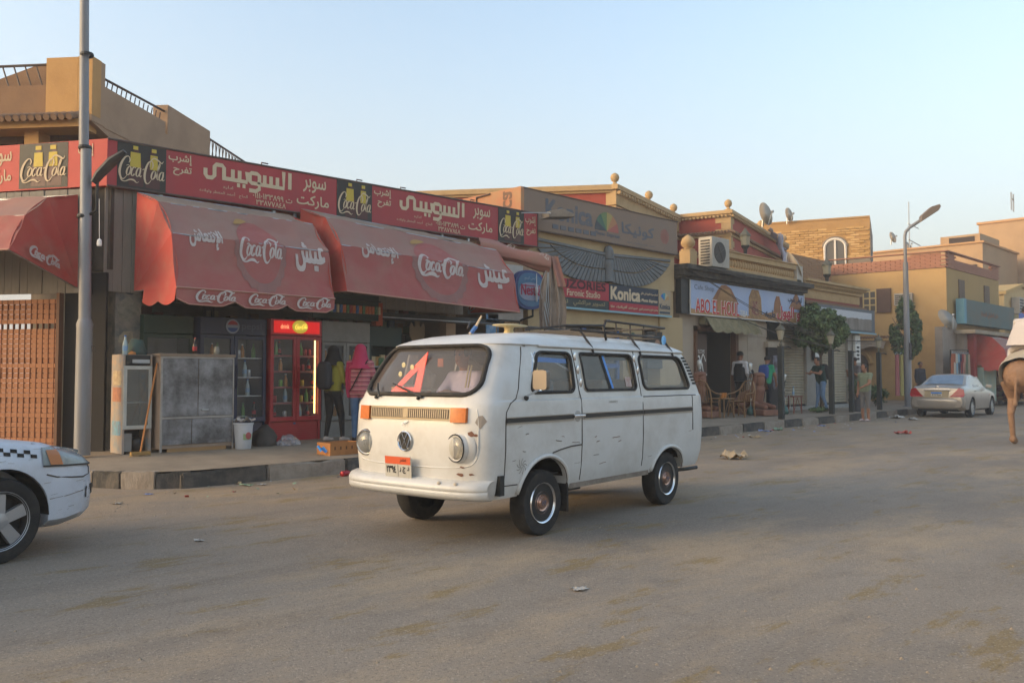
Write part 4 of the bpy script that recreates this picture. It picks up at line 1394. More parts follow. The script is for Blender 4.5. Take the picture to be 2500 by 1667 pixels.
# collapsed awning at the right end: folded arm, bundled cloth and hanging end
ca = thing('collapsed_awning', 'collapsed torn awning hanging in folds beside the round blue sign', 'awning')
cloth_g = mat('dusty_cloth', '#9a8d80', 0.9, dirt='#6d5f53', amt=0.5, scale=3, bump=0.3, bscale=12)
cloth_p = mat('faded_pink_cloth', '#9b6f66', 0.9, dirt='#877365', amt=0.5, scale=3, bump=0.3, bscale=12)
b0, b1 = Vector((7.25, 2.55, 3.95)), Vector((8.35, 1.65, 3.62))
def bund(u, v):
  p = b0.lerp(b1, u)
  a = 2 * PI * v
  r = 0.13 + 0.02 * math.sin(u * 9)
  return p + Vector((0.3, 0.75, 0)).normalized() * math.cos(a) * r + Vector((0, 0, 1)) * math.sin(a) * r * (1.15 + 0.25 * math.sin(5 * a + 3 * u))
MB().sheet(bund, 18, 22).obj('folded_cloth', cloth_p, ca, 180)
h0 = b1 + Vector((0.0, 0.0, 0.06))
def hang(u, v):
  wv = 0.05 * math.sin(u * 22 + v * 2) + 0.02 * math.sin(u * 41)
  wd_ = 0.10 + 0.26 * math.sin(min(1.0, v * 1.15) * PI * 0.62)
  return h0 + Vector((0.70, -0.70, 0)) * (wd_ * (u - 0.35) * 1.55) + Vector((0.7, 0.7, 0)) * wv + Vector((0, 0, -1.42 * v - 0.10 * u * v + 0.04 * math.sin(u * 9) * v))
MB().sheet(hang, 44, 18).obj('hanging_cloth', cloth_g, ca, 180)
def hang2(u, v):
  return h0 + Vector((0.70, -0.70, 0)) * (0.02 + 0.17 * v + (u) * 0.17) + Vector((-0.7, -0.7, 0)) * (0.05 + 0.03 * math.sin(u * 7)) + Vector((0, 0, 0.08 - 0.62 * v))
MB().sheet(hang2, 10, 10).obj('red_fold', cloth_p, ca, 180)
f = MB()
f.tube([b0, b1], 0.02, 6)
for k in range(5):
  o_ = Vector((0.7, -0.7, 0)) * (-0.14 + 0.045 * k)
  f.tube([b1 + Vector((0, 0, -0.05)), b1 + o_ + Vector((0, 0, -0.7)), b1 + o_ * (0.5 - 0.4 * k) + Vector((0.05, -0.05, -1.45))], 0.012, 5)
f.tube([b1 + Vector((-.02, -.02, 0)), b1 + Vector((-0.16, 0.1, -0.5)), b1 + Vector((-0.02, 0, -1.1))], 0.006, 4)
f.obj('folded_arms', galv, ca)
bpl = patch(b0 + Vector((0.3, -.12, -0.02)), b1 + Vector((0, -.12, -0.02)), b1 + Vector((0, -.12, .2)), b0 + Vector((.3, -.12, .2)))
script_mark('script_lettering', lambda a, b, l: bpl(a, b, l + 0.06), 0.42, 0.8, aw_let, ca, 0.0, 0.0)
script_mark('script_lettering', lambda a, b, l: bpl(a, b, l + 0.06), 0.40, 0.8, aw_let, ca, 0.55, 0.0)
# white board behind it and the round blue projecting sign
wb = MB().box(7.95, 9.0, 3.0, 3.06, 2.55, 3.75).obj('white_board', mat('white_board', '#b9b3aa', 0.8, dirt='#99918a', amt=0.4))
tag(wb, 'blank whitish board behind the round blue ice cream sign', 'board')
ns = thing('round_sign', 'round blue projecting shop sign with red lettering beside the collapsed awning', 'sign', (8.75, 2.55, 3.18), math.radians(-8))
nb_blue = mat('sign_blue', '#2c4379', 0.5, dirt='#27355c', amt=0.4)
def sup(rx, rz, n=36, p=2.6):
  r_ = []
  for i in range(n):
    a = 2 * PI * i / n
    c_, s_ = math.cos(a), math.sin(a)
    r_.append((rx * math.copysign(abs(c_) ** (2 / p), c_), rz * math.copysign(abs(s_) ** (2 / p), s_)))
  return r_
MB().prism(sup(0.40, 0.42), lambda a, b, h: Vector((a, h, b)), 0.16).obj('drum', nb_blue, ns, 40, bevel=0.02)
MB().prism(sup(0.34, 0.36), lambda a, b, h: Vector((a, -0.012 + h, b)), 0.01).obj('face', mat('sign_teal', '#3f7090', 0.5, dirt='#2e4c7c', amt=0.5, scale=2), ns)
MB().prism(sup(0.30, 0.19), lambda a, b, h: Vector((a, -0.02 + h, b - 0.04)), 0.006).obj('oval', mat('oval_grey', '#8f95a8', 0.6), ns)
lettering('lettering', 'Nestlé', flat_xz(-0.022), 0.52, 0.22, mat('sign_crimson', '#a3304a', 0.7), ns, -0.26, -0.12, 0.012)
mb_ = MB()
mb_.box(-0.25, 0.10, -0.027, -0.022, 0.075, 0.095)
mb_.obj('letter_bar', mat('sign_crimson', '#a3304a'), ns)
lettering('lettering', arabic('آيس كريم'), flat_xz(-0.013), 0.30, 0.09, mat('sign_pale', '#9fb3c0', 0.7), ns, -0.15, 0.20)
MB().tube([(0.12, 0.06, -0.40), (0.12, 0.06, -0.55), (0.12, 0.5, -0.62)], 0.025, 6).obj('bracket', black_metal, ns)
MB().lathe([(0.012, -.2), (0.02, -.18), (0.02, -.02), (0.035, 0), (0.035, .1), (0.01, .13), (0.008, .4)], 10, c=(0.13, -0.06, -0.05)).obj('lamp_holder', mat('pale_plastic', '#c9c9c6', 0.4), ns, 60)

# ------------------------------------------------------------------ studio sign boards
kt = thing('faded_rooftop_sign', 'faded brown photo sign board on top of the studio', 'sign', (0, 0, 0))
fadeb = mat('faded_board', '#8a7564', 0.85, dirt='#7b7068', amt=0.4, scale=1)
MB().box(9.02, 14.93, 3.0, 3.25, 4.60, 5.49).obj('board', fadeb, kt)
MB().box(8.92, 9.02, 2.99, 4.9, 4.62, 5.50).obj('side_board', mat('faded_orange', '#b58a63', 0.85, dirt='#c06d52', amt=0.5, scale=1.5), kt)
MB().box(9.0, 14.97, 2.985, 3.0, 4.585, 4.61).box(9.0, 14.97, 2.985, 3.0, 5.475, 5.50).obj('edge_trim', mat('old_trim', '#55463c', 0.8), kt)
fadeblue = mat('faded_blue_print', '#5f646c', 0.85, dirt='#7d716a', amt=0.45, scale=5)
lettering('lettering', 'Konica', flat_xz(2.997), 1.62, 0.42, fadeblue, kt, 9.72, 4.90, 0.035)
for i in range(6):
  MB().box(9.95 + 0.27 * i, 10.15 + 0.27 * i, 2.99, 2.998, 4.70, 4.80).obj('faded_line', fadeblue, kt)
lettering('lettering', arabic('كونيكا'), flat_xz(2.997), 1.35, 0.34, fadeblue, kt, 12.5, 4.82, 0.02)
lettering('lettering', 'Photo Express', flat_xz(2.997), 0.95, 0.11, fadeblue, kt, 11.45, 4.72, 0.008, slant=0.2)
lettering('lettering', arabic('معمل طبع وتحميض صور'), flat_xz(2.997), 1.2, 0.08, fadeblue, kt, 12.7, 4.66)
def fan(x, z, r, y, par, cols, nm='rainbow_segment', a0=180, a1=0, sub=True):
  n_ = len(cols)
  for i in range(n_):
    mb_ = MB()
    g0 = math.radians(a0 + (a1 - a0) * i / n_)
    g1 = math.radians(a0 + (a1 - a0) * (i + 1) / n_)
    pts_ = [(x, z)] + [(x + r * math.cos(g0 + (g1 - g0) * k / 4), z + r * math.sin(g0 + (g1 - g0) * k / 4)) for k in range(5)]
    mb_.add([(a, y, b) for a, b in pts_], [tuple(range(6))])
    mb_.obj(nm, cols[i], par)
FC = [mat('fade_' + n_, c_, 0.85) for n_, c_ in (('navy', '#4c5257'), ('teal', '#4f6d5c'), ('green', '#6f8257'), ('yellow', '#a4935c'), ('orange', '#ad7d59'), ('red', '#a8645a'))]
fan(11.92, 4.87, 0.46, 2.996, kt, FC)
mb_ = MB()
for i in range(16):
  a = 2 * PI * i / 16
  mb_.add([(14.35, 2.996, 5.02), (14.35 + .2 * math.cos(a), 2.996, 5.02 + .2 * math.sin(a)), (14.35 + .2 * math.cos(a + .22), 2.996, 5.02 + .2 * math.sin(a + .22))], [(0, 1, 2)])
mb_.obj('faded_burst', mat('fade_burst', '#a3655a', 0.85), kt)
def kside(a, b, l):
  return Vector((8.918 - l, 4.8 - a, b))
lettering('lettering', 'nica', lambda a, b, l: Vector((8.918 - l, 3.55 - b, 4.72 + a)), 0.72, 0.38, mat('faded_brown_print', '#7b5f4c', 0.85), kt, 0, 0, 0.02)
mb_ = MB()
mb_.add([kside(.15, 4.7, .004), kside(1.0, 4.7, .004), kside(.5, 5.2, .004)], [(0, 1, 2)])
mb_.obj('faded_triangle', mat('faded_coral', '#c46a58', 0.85), kt)
MB().tube([(8.9, 4.4, 5.2), (8.9, 4.4, 5.45), (8.9, 3.95, 5.47)], 0.02, 5).obj('bracket', mat('old_trim', '#55463c'), kt)

ks = thing('studio_sign', 'red and dark green photo studio sign strip above the shop window', 'sign', (0, 0, 0))
dgreen = mat('sign_dark_green', '#37413f', 0.7, dirt='#2b3436', amt=0.4)
sgred = mat('sign_red_b', '#a82f3a', 0.65)
MB().box(8.9, 14.62, 3.02, 3.15, 2.93, 3.60).obj('board', dgreen, ks)
MB().box(8.9, 14.64, 2.99, 3.02, 2.90, 2.945).obj('edge_trim', mat('cyan_trim', '#7fa7b2', 0.5), ks)
rp = MB().box(9.3, 12.0, 3.005, 3.02, 3.17, 3.60).obj('red_panel', sgred, ks)
lettering('lettering', 'AUZORIES', flat_xz(3.003), 1.9, 0.19, mat('sign_dark_letters', '#4a2229', 0.8), ks, 9.95, 3.385, 0.02)
lettering('lettering', 'Faronic Studio', flat_xz(3.003), 1.2, 0.15, sign_cream, ks, 10.45, 3.21, 0.006)
lettering('lettering', arabic('تصوير مراكشي - تصميم'), flat_xz(3.018), 1.9, 0.15, mat('sign_khaki', '#9a8d6b', 0.8), ks, 9.95, 2.98, 0.006)
np_ = MB().box(12.02, 14.05, 3.005, 3.02, 3.17, 3.585).obj('navy_panel', mat('sign_navy', '#2a3140', 0.65), ks)
lettering('lettering', 'Konica', flat_xz(3.003), 1.18, 0.30, sign_cream, ks, 12.06, 3.22, 0.03)
lettering('lettering', 'Photo Express', flat_xz(3.003), 0.68, 0.09, sign_cream, ks, 13.3, 3.22, 0.01, slant=0.25)
lettering('lettering', arabic('استلم صورك الفورية في دقائق'), flat_xz(3.003), 0.72, 0.08, sign_cream, ks, 13.28, 3.40, 0.004)
MB().box(12.02, 14.05, 3.006, 3.021, 2.95, 3.168).obj('red_panel', sgred, ks)
lettering('lettering', arabic('معمل طبع و تحميض فوري - تصوير فيديو - أفلام وكاميرات - هدايا'), flat_xz(3.004), 1.94, 0.10, sign_cream, ks, 12.06, 3.0, 0.004)
MB().box(14.07, 14.6, 3.003, 3.021, 2.95, 3.60).obj('white_panel', mat('sign_tan', '#a9957a', 0.7), ks)
fan(14.33, 3.33, 0.20, 2.999, ks, [mat('fan_b', '#2f6fae', 0.7), mat('fan_t', '#3f8f9c', 0.7), mat('fan_c', '#b7ad8b', 0.7), mat('fan_d', '#b08b5c', 0.7)], a0=150, a1=10)
lettering('lettering', 'Konica', flat_xz(3.0), 0.46, 0.13, mat('sign_slate', '#3f4a55', 0.7), ks, 14.10, 3.10, 0.012)
MB().box(14.1, 14.56, 2.996, 3.001, 2.985, 3.04).obj('small_bar', mat('sign_slate', '#3f4a55'), ks)

# ------------------------------------------------------------------ café sign with sky, pyramids and lettering
cs = thing('cafe_sign', 'pale blue cafe sign board with sphinx and pyramid pictures', 'sign', (0, 0, 0))
MB().box(15.50, 22.15, 2.98, 3.18, 3.06, 4.0).obj('board', mat('cafe_sky', '#a7b3cb', 0.5, dirt='#8ba3cf', amt=0.6, scale=0.8), cs)
MB().box(15.1, 15.5, 3.0, 3.18, 3.05, 4.0).obj('side', black_metal, cs)
MB().box(15.48, 22.17, 2.96, 2.985, 3.03, 3.062).box(15.48, 22.17, 2.96, 2.985, 3.995, 4.02).box(22.15, 22.18, 2.96, 2.985, 3.03, 4.02).box(15.47, 15.5, 2.96, 2.985, 3.03, 4.02).obj('edge_trim', mat('pale_trim', '#c9c4bb', 0.5), cs)
pc = flat_xz(2.978)
sandm = mat('picture_sand', '#b08555', 0.7, dirt='#8a633c', amt=0.5, scale=3)
pyr = mat('picture_pyramid', '#9a6a45', 0.7, dirt='#7a4e34', amt=0.5, scale=6)
def pic(pts_, m, nm, l=0.0):
  MB().add([pc(a, b, l) for a, b in pts_], [tuple(range(len(pts_)))]).obj(nm, m, cs)
pic([(15.5, 3.06), (22.15, 3.06), (22.15, 3.42), (20.4, 3.40), (19.0, 3.16), (17.0, 3.12), (15.5, 3.2)], sandm, 'desert_picture', 0.001)
pic([(16.55, 3.45), (18.05, 3.45), (17.62, 3.88), (17.35, 3.97), (17.1, 3.95), (16.9, 3.8)], pyr, 'sphinx_picture', 0.002)
pic([(16.75, 3.06), (17.8, 3.06), (17.75, 3.5), (17.55, 3.85), (17.1, 3.85), (16.85, 3.5)], sandm, 'sphinx_picture', 0.0035)
pic([(18.6, 3.2), (18.75, 3.08), (19.25, 3.08), (19.4, 3.2), (19.35, 3.7), (19.2, 3.95), (18.8, 3.95), (18.62, 3.7)], mat('picture_vase', '#8a6544', 0.7, dirt='#c8a468', amt=0.5, scale=9), 'statue_picture', 0.002)
pic([(18.78, 3.2), (19.2, 3.2), (19.15, 3.6), (18.85, 3.6)], mat('picture_maroon', '#7c3b30', 0.7, dirt='#d6c39a', amt=0.4, scale=12), 'statue_picture', 0.004)
pic([(20.1, 3.32), (20.75, 3.32), (20.6, 3.6), (20.5, 3.85), (20.3, 3.85), (20.18, 3.65)], pyr, 'sphinx_picture', 0.003)
pic([(21.1, 3.5), (22.12, 3.5), (21.68, 4.0), (21.55, 4.0)], pyr, 'pyramid_picture', 0.003)
lettering('lettering', 'Cafe Shop', pc, 1.0, 0.17, mat('cafe_grey', '#5a6376', 0.7), cs, 15.7, 3.70, 0.0)
lettering('lettering_shade', 'ABO EL HOUL', lambda a, b, l: pc(a, b, l + .003), 2.3, 0.38, white_pt, cs, 15.72, 3.095, 0.035)
lettering('lettering', 'ABO EL HOUL', lambda a, b, l: pc(a, b, l + .007), 2.3, 0.38, red_pt, cs, 15.74, 3.10, 0.012)
lettering('lettering', 'TIBA', lambda a, b, l: pc(a, b, l + .003), 0.42, 0.18, white_pt, cs, 18.1, 3.10, 0.006)
lettering('lettering_shade', arabic('ابو الهول'), lambda a, b, l: pc(a, b, l + .004), 1.75, 0.42, white_pt, cs, 20.3, 3.10, 0.045)
lettering('lettering', arabic('ابو الهول'), lambda a, b, l: pc(a, b, l + .008), 1.75, 0.42, mat('cafe_red', '#b5303c', 0.7), cs, 20.32, 3.11, 0.028)
lettering('lettering', arabic('طيبه'), lambda a, b, l: pc(a, b, l + .005), 0.62, 0.26, navy_pt, cs, 19.58, 3.12, 0.016)
lettering('lettering', arabic('كوفى شوب'), lambda a, b, l: pc(a, b, l + .005), 0.95, 0.22, navy_pt, cs, 21.05, 3.68, 0.01)

# grey sign of the shuttered shop
gsn = thing('blank_shop_sign', 'weathered grey shop sign with torn white strip beside the round tree', 'sign', (0, 0, 0))
MB().box(23.0, 27.85, 2.98, 3.12, 2.92, 3.80).obj('board', mat('slate_board', '#5d6166', 0.7, dirt='#75726c', amt=0.4), gsn)
MB().box(23.1, 27.5, 2.955, 2.98, 3.02, 3.50).obj('weathered_panel', mat('weathered_panel', '#8d847a', 0.8, dirt='#5e5348', amt=0.6, scale=5, streak=True), gsn)
pz = [(23.1 + 4.4 * i / 24, 3.46 - 0.05 * RND.random()) for i in range(25)]
MB().add([(a, 2.95, b) for a, b in pz] + [(27.5, 2.95, 3.68), (23.1, 2.95, 3.68)], [tuple(range(27))]).obj('torn_strip', mat('torn_white', '#bfc0c2', 0.7), gsn)
MB().box(22.95, 27.9, 2.94, 3.0, 2.90, 2.95).obj('edge_trim', mat('cyan_trim', '#7fa7b2'), gsn)
vs_ = thing('vertical_sign', 'tall narrow white sign with black lettering on the shutter pillar', 'sign', (26.55, 3.22, 0))
MB().box(0, 0.42, -0.05, 0.05, 1.85, 2.85).obj('board', white_pt, vs_)
for i in range(4):
  MB().box(0.1, 0.32, -0.056, -0.052, 1.95 + 0.14 * i, 2.03 + 0.14 * i).obj('lettering', black_pt, vs_)
lettering('lettering', arabic('محل'), flat_xz(-0.052), 0.3, 0.2, mat('cafe_grey', '#5a6376'), vs_, 0.06, 2.55)
for x_, z_, lb in ((23.3, 1.9, 'small white framed notice on the pillar between the shutters'), (26.6, 1.15, 'small white notice below the narrow vertical sign')):
  nb_ = thing('notice_board', lb, 'notice', (x_, 3.22, z_))
  MB().box(0, 0.34, -0.04, 0.04, 0, 0.55).obj('frame', black_metal, nb_)
  MB().box(0.03, 0.31, -0.05, -0.041, 0.03, 0.52).obj('paper', white_pt, nb_)
# teal sign far right, blue sign beyond
ts = thing('teal_sign', 'large weathered teal sign board on the slab of the far shop', 'sign', (0, 0, 0))
MB().box(36.9, 44.2, 2.55, 2.9, 3.70, 4.80).obj('board', mat('teal_board', '#4c6463', 0.75, dirt='#6b5f50', amt=0.5, scale=0.9), ts)
MB().box(36.6, 36.9, 2.55, 2.9, 3.70, 4.82).obj('side', mat('teal_side', '#5f8fa0', 0.7), ts)
lettering('lettering', arabic('خان الخليلي للهدايا'), flat_xz(2.545), 2.6, 0.3, mat('rust_print', '#845a45', 0.8), ts, 38.9, 4.05, 0.02)
bsn = thing('blue_sign', 'blue shop sign with violet lettering far right behind the rider', 'sign', (0, 0, 0))
MB().box(46.6, 52.5, 2.7, 2.95, 3.75, 4.7).obj('board', mat('bright_blue', '#4f6fbf', 0.7), bsn)
lettering('lettering', arabic('بازار الهرم'), flat_xz(2.695), 4.2, 0.6, mat('violet_print', '#6c4a86', 0.7), bsn, 47.3, 3.95, 0.04)
# ------------------------------------------------------------------ drinks fridges and the goods in them
G0 = 0.265
shelf_m = mat('wire_shelf', '#b9bcc0', 0.4, 0.3)
fr_in = mat('fridge_lining', '#6f716e', 0.7, dirt='#57574f', amt=0.3)
fglass = glass('fridge_glass', '#c5ced0', 0.07)
def fridge(label, x0, x1, y0, dep, h, body, doors, hdr, plinth, lining=fr_in, door_m=None, nm='drinks_fridge'):
  t = thing(nm, label, 'fridge', (x0, y0, G0))
  W = x1 - x0
  dm = door_m or body
  s_ = MB()
  s_.box(0, 0.035, 0, dep, 0, h)
  s_.box(W - 0.035, W, 0, dep, 0, h)
  s_.box(0.035, W - 0.035, 0.02, dep, h - 0.04, h)
  s_.box(0.035, W - 0.035, 0.03, dep, 0, plinth)
  s_.obj('cabinet', body, t, bevel=0.006)
  MB().box(0.036, W - 0.036, dep - 0.03, dep - 0.002, plinth, h - 0.04).obj('back_panel', lining, t)
  MB().box(-0.003, W + 0.003, -0.03, 0.06, h - hdr, h - 0.0).obj('header', body, t, bevel=0.008)
  zt = h - hdr - 0.01
  for k in range(doors):
    a, b = W * k / doors + 0.004, W * (k + 1) / doors - 0.004
    f_ = 0.055
    d = MB()
    d.box(a, a + f_, -0.028, 0.012, plinth + 0.01, zt)
    d.box(b - f_, b, -0.028, 0.012, plinth + 0.01, zt)
    d.box(a + f_, b - f_, -0.027, 0.011, plinth + 0.01, plinth + 0.01 + f_ * 1.3)
    d.box(a + f_, b - f_, -0.027, 0.011, zt - f_, zt)
    do = d.obj('door', dm, t)
    MB().quad((a + f_, -0.008, plinth + 0.07), (b - f_, -0.008, plinth + 0.07), (b - f_, -0.008, zt - f_), (a + f_, -0.008, zt - f_)).obj('glass', fglass, do)
    hx = b - 0.03 if k % 2 == 0 else a + 0.03
    MB().tube([(hx, -0.03, plinth + 0.55), (hx, -0.06, plinth + 0.6), (hx, -0.06, plinth + 0.85), (hx, -0.03, plinth + 0.9)], 0.012, 6).obj('handle', dm, do)
  gr = MB()
  for k in range(5):
    gr.box(0.05, W - 0.05, 0.022, 0.032, 0.06 + 0.035 * k, 0.075 + 0.035 * k)
  gr.obj('grille', dm, t)
  return t
def shelves(t, W, dep, zs_, m=shelf_m, edge=None):
  for z in zs_:
    MB().box(0.04, W - 0.04, 0.05, dep - 0.04, z, z + 0.014).obj('shelf', m, t)
    if edge:
      MB().box(0.04, W - 0.04, 0.045, 0.05, z - 0.004, z + 0.028).obj('shelf_edge', edge, t)

red_fr = mat('fridge_red', '#a3222a', 0.35, dirt='#7c1d22', amt=0.25)
blue_fr2 = mat('fridge_blue', '#232c4a', 0.4, dirt='#1b2133', amt=0.4)
grey_fr = mat('fridge_grey', '#83817c', 0.5, dirt='#66635d', amt=0.4)
RX0, RX1 = 2.73, 3.69
rf = fridge('red two door cola fridge with lit header and light tube', RX0, RX1, 2.66, 0.62, 2.02, red_fr, 2, 0.27, 0.33, lining=mat('red_lining', '#5d5a55', 0.7))
MB().box(0.05, 0.91, -0.04, -0.031, 1.79, 1.99).obj('lit_header', mat('lit_red', '#b01d22', 0.5, emit='#ff1d18', estr=0.13), rf)
lettering('header_lettering', 'drink', flat_xz(-0.041), 0.16, 0.075, mat('lit_cream', '#e8b48a', 0.6, emit='#ffb07a', estr=0.35), rf, 0.17, 1.86)
MB().ball((0.53, -0.045, 1.90), 0.13, 16, s=(1.15, 0.12, 0.85)).obj('bottle_roundel', mat('lit_yellow', '#b9a54a', 0.5, emit='#d8c23c', estr=0.12), rf, 60)
script_mark('script_lettering', lambda a, b, l: Vector((a, -0.066 - l, b)), 0.24, 0.10, mat('roundel_script', '#e0c65a', 0.6, emit='#ffd95a', estr=0.3), rf, 0.42, 1.85)
MB().tube([(0.865, 0.03, 0.45), (0.865, 0.03, 1.70)], 0.013, 8).obj('light_tube', mat('lit_tube', '#fff2c8', 0.5, emit='#ffe98c', estr=0.8), rf)
MB().box(0.46, 0.50, 0.017, 0.03, 0.28, 0.31).obj('lock', mat('lock_blue', '#31507f', 0.4), rf)
RS = [0.36, 0.62, 0.88, 1.14, 1.40]
shelves(rf, 0.96, 0.62, RS, edge=mat('shelf_red', '#96504b', 0.5))
bf = fridge('dark blue two door drinks fridge behind the dented metal cabinet', 1.58, 2.70, 2.74, 0.62, 2.0, blue_fr2, 2, 0.27, 0.34)
MB().lathe([(0.115, 0), (0.115, 0.012), (0.10, 0.014)], 24, c=(0.52, -0.045, 1.865), axis='y').obj('round_emblem', mat('emblem_ring', '#8a94a4', 0.5), bf)
em = MB()
for k, (cc, lo, hi) in enumerate((('r', 15, 165), ('b', 195, 345))):
  pts_ = [(0.52 + 0.09 * math.cos(math.radians(lo + (hi - lo) * i / 12)), 1.865 + 0.09 * math.sin(math.radians(lo + (hi - lo) * i / 12))) for i in range(13)]
  MB().add([(a, -0.048, b) for a, b in pts_], [tuple(range(13))]).obj('emblem_half', mat('emblem_' + cc, {'r': '#9a3038', 'b': '#2b4a86'}[cc], 0.6), bf)
lettering('header_lettering', 'pepsi', flat_xz(-0.031), 0.34, 0.13, mat('dim_letters', '#4d5366', 0.6), bf, 0.68, 1.79, 0.006)
BS = [0.40, 0.75, 1.05, 1.36]
shelves(bf, 1.12, 0.62, BS)
sf = fridge('grey two door fridge left of the doorway behind the two women', 3.80, 4.80, 2.82, 0.62, 2.04, grey_fr, 2, 0.36, 0.30)
SS = [0.34, 0.70, 1.02, 1.32]
shelves(sf, 1.0, 0.62, SS)
gf = fridge('green headed fridge mostly hidden behind the old open fridge', 0.78, 1.54, 2.90, 0.5, 2.0, mat('fridge_green', '#223b30', 0.5), 1, 0.28, 0.33)
# bottles and cans
def bottle_mesh(nm, liquid, cap, h=0.24, r=0.033, lab=None):
  m = MB()
  m.lathe([(r * .9, 0), (r, 0.01), (r, h * .52), (r * .8, h * .66), (r * .42, h * .8), (r * .38, h * .93)], 10, mi=0)
  m.lathe([(r * .46, h * .92), (r * .46, h), (r * .1, h + .002)], 10, mi=1)
  if lab:
    m.lathe([(r * 1.02, h * .2), (r * 1.02, h * .45)], 10, mi=2)
  return m.mesh(nm, [liquid, cap] + ([lab] if lab else []), 50)
def can_mesh(nm, body):
  return MB().lathe([(0.026, 0), (0.033, 0.008), (0.033, 0.11), (0.027, 0.122)], 12).mesh(nm, body, 50)
bm_ = [bottle_mesh('bottle', mat('cola', '#2a1512', 0.25), mat('cap_red', '#b3262c', 0.5), .24, .033, mat('label_red', '#b13036', 0.6)),
       bottle_mesh('bottle', mat('clear_water', '#9fb2b5', 0.2), mat('cap_blue', '#2f62a8', 0.5), .27, .036, mat('label_blue', '#7c9fc0', 0.6)),
       bottle_mesh('bottle', mat('orange_juice', '#b3762f', 0.3), mat('cap_white', '#d0cfca', 0.5), .22, .034),
       bottle_mesh('bottle', mat('green_drink', '#5f8a45', 0.3), mat('cap_green', '#3f7a3f', 0.5), .23, .033)]
cm_ = [can_mesh('can', mat('can_red', '#a5252d', 0.35, 0.3)), can_mesh('can', mat('can_green', '#6fa63f', 0.35, 0.3)), can_mesh('can', mat('can_silver', '#b5b7ba', 0.3, 0.6)), can_mesh('can', mat('can_yellow', '#c2a13c', 0.35, 0.3))]
def stock(fr, W, dep, zs_, dens, lab, grp, pick):
  for iz, z in enumerate(zs_):
    x = 0.08
    while x < W - 0.08:
      if RND.random() < dens and abs(x - W / 2) > 0.05:
        me, cat_, kd = pick()
        o = piece(me.name.split('.')[0], me, None, Vector(fr.location) + Vector((x, 0.11 + RND.uniform(0, .06), z + 0.0145)))
        tag(o, lab.format(kd + ' ' + cat_, ('lowest', 'second', 'third', 'fourth', 'top')[iz if iz < len(zs_) - 1 else 4]), cat_, grp.format(cat_))
      x += RND.uniform(0.075, 0.11)
def pk(weights_b, weights_c):
  def f():
    if RND.random() < weights_b:
      k = RND.randrange(4)
      return bm_[k], 'bottle', ('brown cola', 'clear water', 'orange juice', 'green drink')[k]
    k = RND.randrange(4)
    return cm_[k], 'can', ('red', 'green', 'silver', 'yellow')[k]
  return f
stock(rf, 0.96, 0.62, RS, 0.72, '{} on the {} shelf of the red fridge', 'drink {}s in the red fridge', pk(.65, 1))
stock(bf, 1.12, 0.62, BS, 0.55, '{} on the {} shelf of the dark blue fridge', 'drink {}s in the blue fridge', pk(.7, 1))
stock(sf, 1.0, 0.62, SS, 0.6, '{} on the {} shelf of the grey fridge', 'drink {}s in the grey fridge', pk(.5, 1))

# old open fridge with its works showing
of = thing('old_fridge', 'old open fridge with white door frame and bare compressor at the pier', 'fridge', (0.24, 2.20, G0))
sticker = mat('stickered_side', '#b39a82', 0.8, dirt='#6f8fa0', amt=0.55, scale=6)
m = MB()
m.box(0, 0.03, 0, 0.42, 0, 1.38)
m.box(0.37, 0.40, 0, 0.42, 0, 1.38)
m.box(0.03, 0.37, 0.02, 0.42, 1.34, 1.375)
m.box(0.03, 0.37, 0.02, 0.42, 0.33, 0.36)
m.obj('cabinet', sticker, of)
MB().box(0.031, 0.369, 0.36, 0.415, 0.36, 1.34).obj('back_panel', mat('dusty_lining', '#5b5c57', 0.8), of)
MB().box(0.031, 0.369, 0.34, 0.41, 0.02, 0.33).obj('works_back', black_metal, of)
d = MB()
d.box(0.005, 0.05, -0.02, 0.015, 0.34, 1.22)
d.box(0.35, 0.395, -0.02, 0.015, 0.34, 1.22)
d.box(0.05, 0.35, -0.019, 0.014, 0.34, 0.39)
d.box(0.05, 0.35, -0.019, 0.014, 1.17, 1.22)
dd = d.obj('door', mat('old_white', '#b7b5ab', 0.6, dirt='#8d897d', amt=0.4), of)
MB().quad((0.05, 0.0, 0.39), (0.35, 0.0, 0.39), (0.35, 0.0, 1.17), (0.05, 0.0, 1.17)).obj('glass', glass('dirty_pane', '#8f9490', 0.35), dd)
MB().box(0.04, 0.36, 0.05, 0.34, 0.70, 0.712).obj('shelf', shelf_m, of)
MB().box(0.03, 0.37, -0.01, 0.02, 1.235, 1.37).obj('header_frame', black_metal, of)
MB().box(0.12, 0.36, -0.015, 0.0, 1.26, 1.31).obj('starter_unit', galv, of)
MB().lathe([(0.09, 0), (0.10, 0.04), (0.10, 0.12), (0.07, 0.17), (0.01, 0.19)], 14, c=(0.25, 0.14, 0.04)).obj('compressor', mat('compressor_black', '#181818', 0.4), of, 60)
MB().box(0.04, 0.14, 0.02, 0.2, 0.03, 0.28).obj('fan_box', grey_fr, of)
for k, p_ in enumerate(((0.03, 0.05), (0.33, 0.05))):
  MB().lathe([(0.02, -0.03), (0.02, 0.0)], 8, c=(p_[0] + .02, p_[1], 0.0)).obj('foot', rubber, of)
# posters on its near side
for z_, c_ in ((0.25, '#6fa3b8'), (0.72, '#b87a5a'), (0.95, '#c2b08a')):
  MB().box(-0.004, -0.001, 0.05, 0.36, z_, z_ + 0.2).obj('side_sticker', mat('sticker' + c_, c_, 0.7, dirt='#8a5f58', amt=0.5, scale=14), of)

